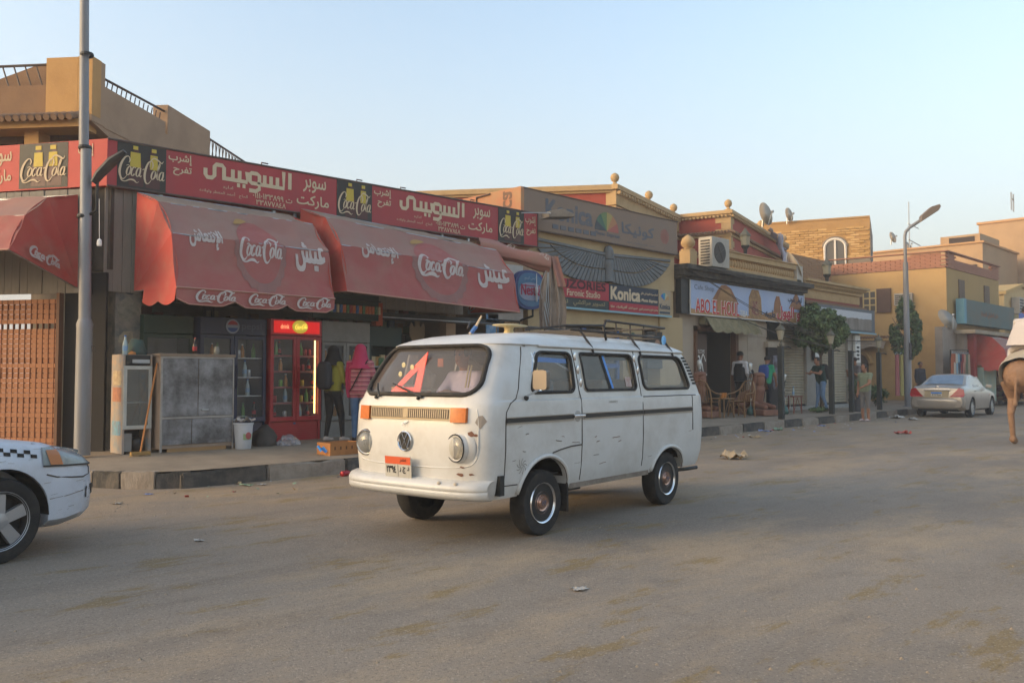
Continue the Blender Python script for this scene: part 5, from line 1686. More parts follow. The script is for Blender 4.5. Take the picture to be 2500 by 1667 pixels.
# dented metal cabinet
mc = thing('metal_cabinet', 'large stained grey metal cabinet with four doors on the pavement', 'cabinet', (0.70, 2.05, G0))
stain = mat('stained_zinc', '#a2a1a2', 0.55, 0.2, dirt='#2b2520', amt=0.8, scale=2.6, streak=False, bump=0.15, bscale=9)
MB().box(0, 1.10, 0.012, 0.42, 0.05, 1.36).obj('body', mat('cabinet_side', '#9a8674', 0.7, dirt='#7a6656', amt=0.4, streak=True, scale=4), mc)
MB().box(-0.02, 1.12, -0.02, 0.44, 1.355, 1.40).obj('top', mat('cabinet_top', '#8c7a68', 0.8, dirt='#6c5c4d', amt=0.4), mc, bevel=0.008)
for x0_, x1_, z0_, z1_ in ((0.03, 0.545, 0.50, 1.33), (0.555, 1.08, 0.50, 1.33), (0.03, 0.455, 0.10, 0.465), (0.465, 1.08, 0.10, 0.465)):
  MB().box(x0_, x1_, -0.006, 0.012, z0_, z1_).obj('door', stain, mc, bevel=0.004)
f = MB()
f.box(0, 0.028, -0.012, 0.012, 0.0, 1.36)
f.box(1.082, 1.10, -0.012, 0.012, 0.0, 1.36)
f.box(0.028, 1.082, -0.012, 0.011, 0.47, 0.495)
f.box(0.028, 1.082, -0.012, 0.011, 1.333, 1.355)
f.obj('frame', mat('cabinet_frame', '#a19c95', 0.5, 0.3, dirt='#6d6257', amt=0.4), mc)
MB().box(0.60, 0.70, -0.03, -0.006, 0.58, 0.60).obj('handle', galv, mc)
MB().box(0.12, 1.0, 0.02, 0.05, -0.005, 0.05).obj('base_strip', mat('cardboard', '#a37f55', 0.9), mc)
# broom leaning on it
brm = thing('broom', 'wooden broom leaning against the old fridge', 'broom', (0.36, 1.86, G0 - 0.02))
MB().tube([(0.0, 0, 0.05), (0.32, 0.27, 1.28)], 0.013, 7).obj('handle', mat('broom_wood', '#b07035', 0.7), brm)
m = MB()
m.box(-0.13, 0.13, -0.03, 0.03, 0.03, 0.07)
m.obj('head', mat('broom_head', '#9d7a45', 0.9), brm)
m = MB()
for i in range(26):
  x = -0.125 + 0.01 * i
  m.tube([(x, RND.uniform(-.02, .02), 0.035), (x * 1.15 + RND.uniform(-.01, .01), RND.uniform(-.04, .03), 0.0)], 0.004, 3)
m.obj('bristles', mat('broom_bristle', '#a58a52', 0.95), brm)['kind'] = 'stuff'
# bucket, bags, boxes
bk_ = thing('white_bucket', 'white plastic bucket with round label beside the metal cabinet', 'bucket', (1.93, 1.98, G0 - 0.01))
MB().lathe([(0.11, 0), (0.115, 0.01), (0.14, 0.36), (0.15, 0.37), (0.15, 0.39), (0.13, 0.39), (0.105, 0.03), (0.01, 0.03)], 24).obj('pail', mat('white_plastic', '#bdbfc2', 0.5, dirt='#9b9a95', amt=0.35), bk_, 40)
lb = MB()
lb.sheet(lambda u, v: Vector((0.130 * math.sin(-0.6 + 1.2 * u + .1), -0.130 * math.cos(-0.6 + 1.2 * u + .1), 0.14 + 0.12 * v)), 10, 2)
lb.obj('label', mat('green_label', '#8fa37a', 0.6), bk_)
MB().ball((0.012, -0.135, 0.20), 0.045, 12, s=(1, .12, 1.2)).obj('label_roundel', mat('roundel_red', '#a24f4f', 0.6), bk_)
MB().tube([(-0.145 * math.cos(a), 0.02, 0.37 + 0.12 * math.sin(a)) for a in [PI * i / 10 for i in range(11)]], 0.004, 5).obj('bail', galv, bk_)
ppb = thing('paper_bundle', 'crumpled printed paper bag lying in the white bucket', 'bag', (1.93, 1.98, G0 + 0.34))
m = MB()
m.sheet(lambda u, v: Vector(((u - .5) * .30, (v - .5) * .2, 0.04 + .08 * (noise.noise(Vector((u * 3, v * 3, 4))) + .55))), 12, 8)
m.obj('paper', mat('printed_paper', '#b9b3a8', 0.8, dirt='#9b5f3c', amt=0.5, scale=9), ppb, 30)
def blob(name, label, cat_, loc, s, m_, seed, amp=0.3, sub=3, sh=180):
  bm = bmesh.new()
  bmesh.ops.create_icosphere(bm, subdivisions=sub, radius=1)
  for v in bm.verts:
    k = 1 + amp * noise.noise(v.co * 1.6 + Vector((seed, 0, 0))) + amp * .4 * noise.noise(v.co * 4 + Vector((0, seed, 0)))
    v.co = Vector((v.co.x * s[0] * k, v.co.y * s[1] * k, max(-0.3 * s[2], v.co.z * s[2] * k)))
  for v in bm.verts:
    v.co.z += 0.3 * s[2]
  me = bpy.data.meshes.new(name)
  bm.to_mesh(me)
  bm.free()
  me.materials.append(m_)
  me.shade_smooth()
  if sh < 180:
    me.set_sharp_from_angle(angle=math.radians(sh))
  o = piece(name, me, None, loc)
  return tag(o, label, cat_)
blob('dark_sack', 'dark grey stuffed sack in front of the blue fridge', 'sack', (2.40, 2.22, G0 - .01), (0.22, 0.17, 0.24), mat('sack_dark', '#3b3632', 0.75, dirt='#554c44', amt=0.4), 3)
blob('plastic_bag', 'crumpled clear plastic bag before the red fridge', 'bag', (2.74, 2.08, G0 - .01), (0.17, 0.12, 0.12), glass('clear_plastic', '#b7b2b4', 0.45, 0.2), 8, 0.5, 3, 25)
cart = mat('carton_orange', '#ad7440', 0.85, dirt='#8a5a30', amt=0.4, scale=5)
def carton(label, loc, rz, s, m_, flap=True):
  t = thing('carton', label, 'box', loc, rz, 'cartons at the kerb')
  w_, d_, h_ = s
  m = MB()
  th = 0.008
  m.box(-w_ / 2, w_ / 2, -d_ / 2, -d_ / 2 + th, 0, h_)
  m.box(-w_ / 2, w_ / 2, d_ / 2 - th, d_ / 2, 0, h_)
  m.box(-w_ / 2, -w_ / 2 + th, -d_ / 2 + th, d_ / 2 - th, 0, h_)
  m.box(w_ / 2 - th, w_ / 2, -d_ / 2 + th, d_ / 2 - th, 0, h_)
  m.box(-w_ / 2 + th, w_ / 2 - th, -d_ / 2 + th, d_ / 2 - th, 0, th)
  m.obj('box', m_, t)
  for i in range(5):
    MB().box(-w_ / 2 + .07 + i * .1, -w_ / 2 + .095 + i * .1, -d_ / 2 - .002, -d_ / 2, h_ * .45, h_ * .7).obj('hand_slot', mat('slot_dark', '#5d3a1e', 0.9), t)
  return t
carton('orange fruit carton on the kerb left of the van', (2.72, 0.62, 0.21), math.radians(3), (0.54, 0.32, 0.18), cart)
carton('orange carton half hidden behind the white van front', (3.35, 0.42, 0.21), math.radians(35), (0.5, 0.35, 0.22), cart)
carton('red carton low in the gutter behind the van bumper', (3.15, -0.15, 0.0), math.radians(20), (0.42, 0.3, 0.16), mat('carton_red', '#b04038', 0.8, dirt='#863030', amt=0.4))
gl = thing('blue_wrapper', 'bright blue wrapper stuck to the orange fruit carton', 'wrapper', (2.40, 0.56, 0.22))
m = MB()
m.sheet(lambda u, v: Vector(((u - .5) * .12, (v - .5) * .1, 0.05 + .07 * v + .02 * math.sin(u * 7))), 6, 4)
m.obj('sheet', mat('bright_blue_plastic', '#3f8fd0', 0.4), gl)
# single bottles standing on the cabinet and fridge tops
for me, p_, lb_ in ((bm_[1], (0.30, 2.3, G0 + 1.377), 'water bottle with blue cap standing on the old fridge'), (bm_[0], (1.26, 2.2, G0 + 1.402), 'small bottle standing on the metal cabinet')):
  tag(piece('bottle', me, None, p_), lb_, 'bottle')
tag(piece('jar', MB().lathe([(0.04, 0), (0.045, 0.02), (0.045, 0.08), (0.035, 0.1), (0.035, 0.12)], 12).mesh('jar', mat('jar_glass', '#8b8a7f', 0.25), 50), None, (1.62, 2.25, G0 + 1.402)), 'small jar standing at the right end of the metal cabinet', 'jar')
blob('cloth_bundle', 'teal and grey cloth bundle on the old fridge', 'bundle', (0.50, 2.42, G0 + 1.377), (0.15, 0.13, 0.17), mat('teal_cloth', '#46605c', 0.9, dirt='#4d453c', amt=0.6, scale=7), 12)
blob('orange_peel', 'orange fruit pieces beside the bottle on the old fridge', 'fruit', (0.38, 2.26, G0 + 1.377), (0.05, 0.04, 0.035), mat('orange_peel', '#c17a3a', 0.6), 4)
# torn posters on the pier
for k, (x, z, w_, h_, c_) in enumerate(((0.46, 1.75, .25, .3, '#a89a82'), (0.5, 1.35, .2, .25, '#44617d'), (0.44, 2.15, .3, .35, '#8a8576'), (0.47, 0.9, .26, .3, '#7d8c96'), (0.52, 2.55, .2, .2, '#3b4448'), (0.45, .55, .2, .22, '#9b8f80'))):
  pts_ = [(x + w_ * (.5 + .5 * math.cos(a) * RND.uniform(.7, 1.2)), z + h_ * (.5 + .5 * math.sin(a) * RND.uniform(.7, 1.2))) for a in [2 * PI * i / 9 for i in range(9)]]
  MB().add([(a, 3.014 - .0015 * k, b) for a, b in pts_], [tuple(range(9))]).obj('torn_poster', mat('poster' + c_, c_, 0.9, dirt='#4f4a42', amt=0.5, scale=9), mk)
# shop depth: racks of goods, hanging packets, green cabinet and a lit snack case at the doorway
gcab = thing('green_cabinet', 'dark green shop cabinet with snack case in the doorway', 'cabinet', (4.95, 3.0, G0))
MB().box(0, 0.75, 0.02, 0.5, 1.64, 2.0).box(0, 0.06, 0.02, 0.5, 0, 1.64).box(0.69, 0.75, 0.02, 0.5, 0, 1.64).box(0.06, 0.69, 0.45, 0.5, 0, 1.64).obj('cabinet', mat('cabinet_green', '#2b3f3b', 0.6), gcab)
MB().box(0.06, 0.69, 0.05, 0.45, 0.9, 0.93).box(0.06, 0.69, 0.05, 0.45, 1.25, 1.27).obj('shelf', shelf_m, gcab)
MB().box(0.63, 0.69, 0.0, 0.02, 0.9, 1.62).obj('door_edge', galv, gcab)
pkc = ['#b8862f', '#2f5f9c', '#a8322d', '#c9b58a', '#4b7a4a', '#c76a2f']
pkm = [MB().box(-.05, .05, -.02, .02, 0, .14).mesh('snack_packet', mat('packet' + c_, c_, 0.45, dirt='#c8bfae', amt=0.3, scale=20)) for c_ in pkc]
for i in range(22):
  ic = RND.randrange(6)
  o = piece('snack_packet', pkm[ic], None, (5.06 + 0.055 * (i % 11) + .02, 3.12 + RND.uniform(0, .1), G0 + (0.932 if i < 11 else 1.272)), (0, 0, RND.uniform(-.3, .3)), (1, 1, RND.uniform(.8, 1.5)))
  tag(o, ('ochre', 'blue', 'red', 'cream', 'green', 'orange')[ic] + ' snack packet on the ' + ('lower' if i < 11 else 'upper') + ' shelf of the green cabinet', 'packet', 'snack packets in the green cabinet')
rk = thing('shop_shelving', 'dark shelving against the back wall of the supermarket', 'shelves', (5.8, 6.55, G0))
for z in (0.3, 0.75, 1.2, 1.65, 2.1, 2.55):
  MB().box(-4.8, 3.1, 0, 0.4, z, z + 0.03).obj('shelf', mat('rack_metal', '#565550', 0.5, 0.3), rk)
for x in (-4.8, -2.2, 0.4, 3.05):
  MB().box(x, x + 0.05, -.002, 0.402, 0, 2.9).obj('upright', mat('rack_metal', '#565550'), rk)
bxm = [MB().box(-.09, .09, -.08, .08, 0, .22).mesh('goods_box', mat('goods' + c_, c_, 0.6)) for c_ in ('#7a5a3a', '#48606f', '#7a3a34', '#8c8468', '#4f5f45')]
for z in (0.33, 0.78, 1.23, 1.68, 2.13, 2.58):
  for i in range(34):
    if RND.random() < 0.75:
      ic = RND.randrange(5)
      o = piece('goods_box', bxm[ic], None, (1.2 + 0.225 * i, 6.72 + RND.uniform(-.05, .05), G0 + z), (0, 0, RND.uniform(-.2, .2)), (1, 1, RND.uniform(.6, 1.4)))
      tag(o, ('brown', 'slate blue', 'dark red', 'beige', 'dull green')[ic] + ' goods box on the back shelves of the supermarket', 'goods', 'goods on the back shelves')
# row of hanging packets on a bar above the grey fridge and overhead beam
hb = thing('hanging_rack', 'dark bar of hanging packets above the grey fridge', 'rack', (3.6, 2.75, 2.45))
MB().tube([(0, 0, 0.25), (1.4, 0, 0.25)], 0.015, 6).obj('bar', black_metal, hb)
MB().box(0, 1.4, 0.05, 0.1, -0.1, 0.35).obj('mesh_panel', mat('mesh_green', '#2f3a33', 0.8), hb)
for i in range(20):
  ic = RND.randrange(6)
  o = piece('hanging_packet', pkm[ic], None, (3.66 + .068 * i, 2.72, 2.46), (0, 0, RND.uniform(-.4, .4)), (.55, .5, 1.0))
  tag(o, 'small ' + ('ochre', 'blue', 'red', 'cream', 'green', 'orange')[ic] + ' packet hanging in the row above the grey fridge', 'packet', 'packets hanging above the grey fridge')
ob_ = MB().box(5.05, 5.2, 2.95, 3.1, 2.28, 2.7).obj('orange_box', mat('orange_box', '#b5532f', 0.7))
tag(ob_, 'orange carton hanging under the beam over the doorway', 'box')
pp = thing('beam_rail', 'dark beam with light rail under the second awning', 'beam', (5.2, 3.0, 2.42))
MB().box(0, 3.7, 0, 0.12, 0, 0.12).obj('beam', black_metal, pp)
MB().box(0, 3.7, -0.02, 0.0, 0.02, 0.04).obj('rail', galv, pp)
eg = thing('eagle_plaque', 'pale wooden eagle shaped plaque hanging in the shop doorway', 'plaque', (6.55, 3.6, 2.05))
eag = [(-.02, 0), (-.13, .02), (-.19, .12), (-.19, .3), (-.15, .38), (-.1, .30), (-.06, .30), (-.05, .36), (-.06, .43), (0, .47), (.06, .43), (.05, .36), (.06, .30), (.1, .30), (.15, .38), (.19, .3), (.19, .12), (.13, .02), (.02, 0)]
MB().prism([(a, b) for a, b in eag], lambda a, b, h: Vector((a, h, b)), 0.03).obj('plaque', mat('plaque_wood', '#9a8468', 0.8), eg)
cd = MB().box(7.9, 8.25, 3.0, 3.03, 2.05, 2.66).obj('wall_calendar', mat('calendar_blue', '#5f8fb8', 0.7, dirt='#cfd6d8', amt=0.5, scale=5))
tag(cd, 'pale blue wall calendar by the shop doorway above the van', 'calendar')
wbk = thing('woven_basket_rack', 'tan woven rack beside the calendar above the van roof', 'rack', (8.35, 2.9, 1.2))
for i in range(5):
  MB().tube([(0.1 * i, 0, 0), (0.1 * i, 0, 1.3)], 0.012, 5).obj('cane', mat('rack_cane', '#9a7d55', 0.8), wbk)
for i in range(7):
  MB().tube([(0, -.012, .1 + .18 * i), (0.4, -.012, .1 + .18 * i)], 0.008, 4).obj('rod', black_metal, wbk)
MB().box(0, 0.4, 0.02, 0.03, 0.6, 1.3).obj('panel', mat('rack_panel', '#a07f58', 0.85), wbk)
# ------------------------------------------------------------------ the white van
# van frame: x from the nose (0) to the tail, -y is the side towards the camera
VAN = thing('white_van', 'old white bus shaped van with roof rack driving along the street', 'van', (-0.05, -4.42, 0.0), math.radians(7.0))
VAN.scale = (0.935, 0.905, 0.92)
van_w = mat('van_paint', '#cbc9c4', 0.38, dirt='#aea79c', amt=0.42, scale=2.6, spec=0.5, coat=0.2, bump=0.22, bscale=2.2)
VZ = [0.30, 0.36, 0.50, 0.70, 0.90, 1.08, 1.125, 1.14, 1.20, 1.34, 1.50, 1.64, 1.72, 1.735, 1.76, 1.82, 1.87, 1.91, 1.94, 1.955]
def interp(tab, z):
  for (a, b), (c, d) in zip(tab, tab[1:]):
    if z <= c:
      t = (z - a) / (c - a)
      t = max(0.0, min(1.0, t))
      return b + (d - b) * t
  return tab[-1][1]
HW = [(0.30, 0.80), (0.36, 0.825), (0.50, 0.848), (0.75, 0.862), (1.00, 0.860), (1.10, 0.858), (1.125, 0.852), (1.14, 0.836), (1.20, 0.828), (1.50, 0.775), (1.72, 0.725), (1.735, 0.745), (1.76, 0.728), (1.82, 0.675), (1.87, 0.60), (1.91, 0.48), (1.94, 0.30), (1.955, 0.06)]
XF = [(0.30, 0.15), (0.36, 0.13), (0.55, 0.105), (0.80, 0.095), (1.08, 0.115), (1.14, 0.14), (1.20, 0.165), (1.50, 0.315), (1.70, 0.44), (1.735, 0.45), (1.76, 0.49), (1.82, 0.62), (1.87, 0.80), (1.91, 1.05), (1.94, 1.45), (1.955, 1.9)]
XR = [(0.30, 4.34), (0.50, 4.40), (0.90, 4.42), (1.14, 4.39), (1.50, 4.26), (1.72, 4.13), (1.735, 4.15), (1.82, 3.95), (1.87, 3.78), (1.91, 3.5), (1.94, 3.1), (1.955, 2.7)]
def capf(z):
  return 0.30 if z < 1.1 else 0.30 + 0.16 * (z - 1.1)
def van_ring(z, off=0.0, n=14):
  hw, xf, xr = interp(HW, z) - off, interp(XF, z) + off, interp(XR, z) - off
  hw = max(hw, 0.03)
  cf = min(capf(z), hw * 0.62 + 0.05)
  cr = min(0.32, hw * 0.6 + .02)
  pts = []
  pf_ = 3.3
  for i in range(n + 1):           # front cap from -y side round to +y side
    a = -PI / 2 + PI * i / n
    s_, c_ = math.sin(a), math.cos(a)
    y = hw * math.copysign(abs(s_) ** (2 / pf_), s_)
    x = xf + cf * (1 - abs(c_) ** (2 / pf_))
    pts.append((x, y))
  sx = [xf + cf + (xr - cr - xf - cf) * k / 14 for k in range(1, 14)]
  pts += [(x, hw) for x in sx]
  for i in range(n + 1):
    a = PI / 2 - PI * i / n
    s_, c_ = math.sin(a), math.cos(a)
    pts.append((xr - cr * (1 - abs(c_) ** (2 / 3.2)), hw * math.copysign(abs(s_) ** (2 / 3.2), s_)))
  pts += [(x, -hw) for x in reversed(sx)]
  return pts
def van_shell(off, zlist):
  mb_ = MB()
  rows = [[(x, y, z) for x, y in van_ring(z, off)] for z in zlist]
  n = len(rows[0])
  vs_ = [p for r_ in rows for p in r_]
  fs_ = []
  for j in range(len(rows) - 1):
    for i in range(n):
      i2 = (i + 1) % n
      fs_.append((j * n + i, j * n + i2, (j + 1) * n + i2, (j + 1) * n + i))
  fs_.append(tuple(range(n)))
  fs_.append(tuple((len(rows) - 1) * n + i for i in reversed(range(n))))
  return mb_.add(vs_, fs_)
def side_y(x, z):         # y of the near side at height z, following the front and rear caps
  hw, xf, xr = interp(HW, z), interp(XF, z), interp(XR, z)
  cf = min(capf(z), hw * 0.62 + 0.05)
  if x < xf + cf:
    u = max(0.0, min(1.0, 1 - (x - xf) / cf))
    return -hw * (1 - u ** 3.3) ** (1 / 3.3)
  cr = min(0.32, hw * .6 + .02)
  if x > xr - cr:
    u = min(1.0, (x - (xr - cr)) / cr)
    return -hw * (1 - u ** 3.2) ** (1 / 3.2)
  return -hw
def front_x(y, z):
  hw, xf = interp(HW, z), interp(XF, z)
  cf = min(capf(z), hw * 0.62 + 0.05)
  u = min(0.999, abs(y) / hw)
  return xf + cf * (1 - (1 - u ** 3.3) ** (1 / 3.3))
def rrect(x0, x1, z0, z1, r, n=6, sh=0.0):
  """rounded rectangle in (a,b); sh shifts the top edge along a"""
  pts = []
  for cx, cz, a0 in ((x1 - r, z0 + r, -90), (x1 - r, z1 - r, 0), (x0 + r, z1 - r, 90), (x0 + r, z0 + r, 180)):
    for i in range(n + 1):
      a = math.radians(a0 + 90 * i / n)
      px, pz = cx + r * math.cos(a), cz + r * math.sin(a)
      pts.append((px + sh * (pz - z0) / (z1 - z0), pz))
  return pts
def dense(pts, step=0.06):
  out = []
  for i, p in enumerate(pts):
    q = pts[(i + 1) % len(pts)]
    k = max(1, int(math.dist(p, q) / step))
    out += [(p[0] + (q[0] - p[0]) * j / k, p[1] + (q[1] - p[1]) * j / k) for j in range(k)]
  return out
# openings
W_DOOR = rrect(0.83, 1.52, 1.205, 1.645, 0.07, sh=0.03)
W_DOOR = [(x + (0.16 * (z - 1.205) / 0.44 if x < 1.1 else 0), z) for x, z in W_DOOR]
W_MID = rrect(1.71, 2.70, 1.215, 1.645, 0.06)
W_REAR = rrect(2.86, 3.95, 1.215, 1.645, 0.08)
W_REAR = [(x - (0.14 * (z - 1.215) / 0.43 if x > 3.5 else 0), z) for x, z in W_REAR]
WIND = rrect(-0.72, 0.72, 1.19, 1.715, 0.15)      # windscreen in (y,z)
WIND = [(y * (1.0 - 0.13 * (z - 1.19) / 0.525), z) for y, z in WIND]
BACKW = rrect(-0.55, 0.55, 1.25, 1.62, 0.08)
FA, RA = 1.02, 3.38        # axles
AR = {FA: (0.365, 0.335), RA: (0.350, 0.27)}
def to_obj(mb_):
  o = bpy.data.objects.new('tmp', mb_.mesh('tmp', van_w))
  _SIDE.collection.objects.link(o)
  return o
outer = to_obj(van_shell(0.0, VZ))
inner = to_obj(van_shell(0.035, [0.42] + [z for z in VZ if 0.5 <= z <= 1.9]))
cut = [inner]
for pts in (W_DOOR, W_MID, W_REAR):
  cut.append(to_obj(MB().prism(pts, lambda a, b, h: Vector((a, -1.2 + h, b)), 2.4)))
cut.append(to_obj(MB().prism(WIND, lambda a, b, h: Vector((-0.4 + h, a, b)), 1.22)))
cut.append(to_obj(MB().prism(BACKW, lambda a, b, h: Vector((3.75 + h, a, b)), 1.0)))
for ax_ in (FA, RA):
  for sg_ in (-1, 1):
    rx_, ry_ = AR[ax_]
    pr = [(ax_ + rx_ * math.cos(math.radians(a)), 0.30 + ry_ * math.sin(math.radians(a))) for a in range(0, 181, 12)] + [(ax_ - rx_ - .01, 0.1), (ax_ + rx_ + .01, 0.1)]
    cut.append(to_obj(MB().prism(pr, lambda a, b, h: Vector((a, sg_ * 0.52 + sg_ * h, b)), 0.5)))
for c_ in cut:
  md = outer.modifiers.new('b', 'BOOLEAN')
  md.operation = 'DIFFERENCE'
  md.object = c_
  md.solver = 'EXACT'
bme = bpy.data.meshes.new_from_object(evaluated(outer)[0])
for c_ in cut + [outer]:
  bpy.data.objects.remove(c_)
# paint: worn white outside, dark inside
bme.materials.clear()
van_in = mat('van_inside', '#aaa59b', 0.8)
bme.materials.append(van_w)
bme.materials.append(van_in)
for p in bme.polygons:
  c_ = p.center
  hw = interp(HW, c_.z)
  inside = (abs(c_.y) < hw - 0.03 and interp(XF, c_.z) + 0.06 + (front_x(c_.y, c_.z) - interp(XF, c_.z)) < c_.x < interp(XR, c_.z) - 0.3 and p.normal.dot(Vector((c_.x - 2.2, c_.y, c_.z - 1.0))) < 0)
  p.material_index = 1 if inside else 0
bme.shade_smooth()
bme.set_sharp_from_angle(angle=math.radians(32))
body = piece('body', bme, VAN)
# wheel wells
for ax_ in (FA, RA):
  for sg_ in (-1, 1):
    m = MB()
    m.sheet(lambda u, v: Vector((ax_ + (AR[ax_][0] + .012) * math.cos(PI * u), sg_ * (0.79 - 0.25 * v), 0.30 + (AR[ax_][1] + .012) * math.sin(PI * u))), 20, 2)
    m.add([(ax_ + (AR[ax_][0] + .012) * math.cos(PI * i / 20), sg_ * 0.54, 0.30 + (AR[ax_][1] + .012) * math.sin(PI * i / 20)) for i in range(21)], [tuple(range(21))])
    m.obj('wheel_well', mat('well_black', '#171615', 0.95), VAN)
# seals, glass
seal = rubber
vglass = glass('van_glass', '#a8a8a0', 0.13)
wglass = glass('windscreen_glass', '#b5aea8', 0.15)
def side_patch(pts, off, nm, m_, par=VAN):
  mb_ = MB()
  mb_.add([(x, side_y(x, z) + off, z) for x, z in pts], [tuple(range(len(pts)))])
  return mb_.obj(nm, m_, par)
def side_seal(pts, r, m_, nm='window_seal', off=-0.004, par=VAN):
  d_ = dense(pts)
  return MB().tube([(x, side_y(x, z) + off, z) for x, z in d_], r, 6, closed=True).obj(nm, m_, par, 180)
for nm, pts in (('door_window', W_DOOR), ('middle_window', W_MID), ('rear_window', W_REAR)):
  g_ = side_patch(pts, 0.018, nm, vglass)
  side_seal(pts, 0.018, seal, par=g_)
  gf_ = MB().add([(x, -(side_y(x, z) + 0.018), z) for x, z in pts], [tuple(range(len(pts)))]).obj(nm, vglass, VAN)
ws = MB()
nrow = 14
zz_ = sorted(set([round(1.19 + 0.525 * k / nrow, 4) for k in range(nrow + 1)]))
def wlim(z):
  ys = [y for (y, zq), (y2, zq2) in zip(WIND, WIND[1:] + WIND[:1]) for _ in (0,) if min(zq, zq2) - 1e-6 <= z <= max(zq, zq2) + 1e-6 for y in ((y + (y2 - y) * ((z - zq) / (zq2 - zq)) if abs(zq2 - zq) > 1e-6 else y),)]
  return max(abs(min(ys)), abs(max(ys))) if ys else 0.5
def wfn(u, v):
  z = 1.192 + 0.521 * v
  y = (u * 2 - 1) * wlim(z)
  return Vector((front_x(y, z) + 0.02, y, z))
wo = ws.sheet(wfn, 20, nrow).obj('windscreen', wglass, VAN, 180)
MB().tube([(front_x(y, z) - 0.004, y, z) for y, z in dense(WIND)], 0.023, 6, closed=True).obj('windscreen_seal', seal, wo, 180)
MB().add([(interp(XR, z) - 0.02, y, z) for y, z in BACKW], [tuple(range(len(BACKW)))]).obj('tailgate_window', vglass, VAN)
# roof gutter
ring = van_ring(1.722)
ring = [p for p in ring if p[1] > 0] + [p for p in ring if p[1] <= 0]
MB().tube([(x, y * 1.012, 1.722) for x, y in ring if x > 0.70], 0.016, 6).obj('roof_gutter', van_w, VAN, 180)
# panel seams
seam = mat('seam', '#4a443d', 0.9)
def seam_line(pts, nm='door_seam', r=0.0055):
  return MB().tube([(x, side_y(x, z) - 0.0005, z) for x, z in pts], r, 5).obj(nm, seam, VAN)
def vline(x0, z0, x1, z1, k=14):
  return [(x0 + (x1 - x0) * i / k, z0 + (z1 - z0) * i / k) for i in range(k + 1)]
seam_line(vline(1.60, 0.36, 1.60, 1.70))
seam_line(vline(2.78, 0.40, 2.78, 1.70))
fd = [(0.34, 1.12), (0.40, 1.17)]
seam_line(vline(0.42, 0.42, 0.43, 0.95) + [(0.44, 1.03), (0.50, 1.11), (0.60, 1.15), (0.655, 1.25), (0.70, 1.4), (0.78, 1.62), (0.80, 1.70)])
seam_line(vline(0.42, 0.42, 0.62, 0.415))
seam_line([(1.60, 0.72), (1.42, 0.715), (1.25, 0.695), (1.12, 0.67)], r=0.008)
seam_line(vline(2.80, 1.128, 4.05, 1.128), 'trim_seam', 0.007)
seam_line(vline(3.95, 0.75, 3.95, 1.12))
# black side moulding with bright edges
def strip(x0, x1, z, h, m_, nm, out=0.008):
  k = 16
  mb_ = MB()
  vs_ = []
  for i in range(k + 1):
    x = x0 + (x1 - x0) * i / k
    for dz in (-h / 2, h / 2):
      vs_.append((x, side_y(x, z + dz) - out, z + dz))
      vs_.append((x, side_y(x, z + dz) + 0.004, z + dz))
  fs_ = []
  for i in range(k):
    a = i * 4
    fs_ += [(a, a + 4, a + 6, a + 2), (a + 2, a + 6, a + 7, a + 3), (a, a + 1, a + 5, a + 4)]
  fs_ += [(0, 2, 3, 1), (k * 4, k * 4 + 1, k * 4 + 3, k * 4 + 2)]
  return mb_.add(vs_, fs_).obj(nm, m_, VAN)
for x0, x1 in ((0.435, 1.45), (1.625, 2.77), (2.795, 3.94)):
  strip(x0, x1, 0.955, 0.034, mat('trim_black', '#1c1b1b', 0.5), 'side_moulding', 0.010)
  for dz in (-0.024, 0.024):
    strip(x0, x1, 0.955 + dz, 0.008, mat('trim_bright', '#a9a39a', 0.3, 0.8), 'moulding_edge', 0.012)
# wheel arch lips
for ax_ in (FA, RA):
  m = MB()
  pts = [(ax_ + (AR[ax_][0] + .02) * math.cos(math.radians(a)), 0.30 + (AR[ax_][1] + .015) * math.sin(math.radians(a))) for a in range(0, 181, 8)]
  m.tube([(x, side_y(x, max(z, .31)) - 0.006, z) for x, z in pts], 0.022, 6)
  m.obj('arch_lip', van_w, VAN, 180)
  m = MB()
  pts = [(ax_ + (AR[ax_][0] + .002) * math.cos(math.radians(a)), 0.30 + AR[ax_][1] * math.sin(math.radians(a))) for a in range(0, 181, 8)]
  m.tube([(x, side_y(x, max(z, .31)) - 0.012, z) for x, z in pts], 0.006, 5)
  m.obj('arch_rust', mat('rust_edge', '#4b3a31', 0.9), VAN)
# sills, rust along the lower edge
MB().box(1.44, 2.96, -0.815, -0.80, 0.285, 0.34).obj('sill', mat('sill_dirt', '#8c8174', 0.8, dirt='#5b4a3d', amt=0.6, scale=8), VAN)
MB().box(0.55, 4.1, -0.5, 0.5, 0.27, 0.33).obj('underbody', mat('well_black', '#171615'), VAN)
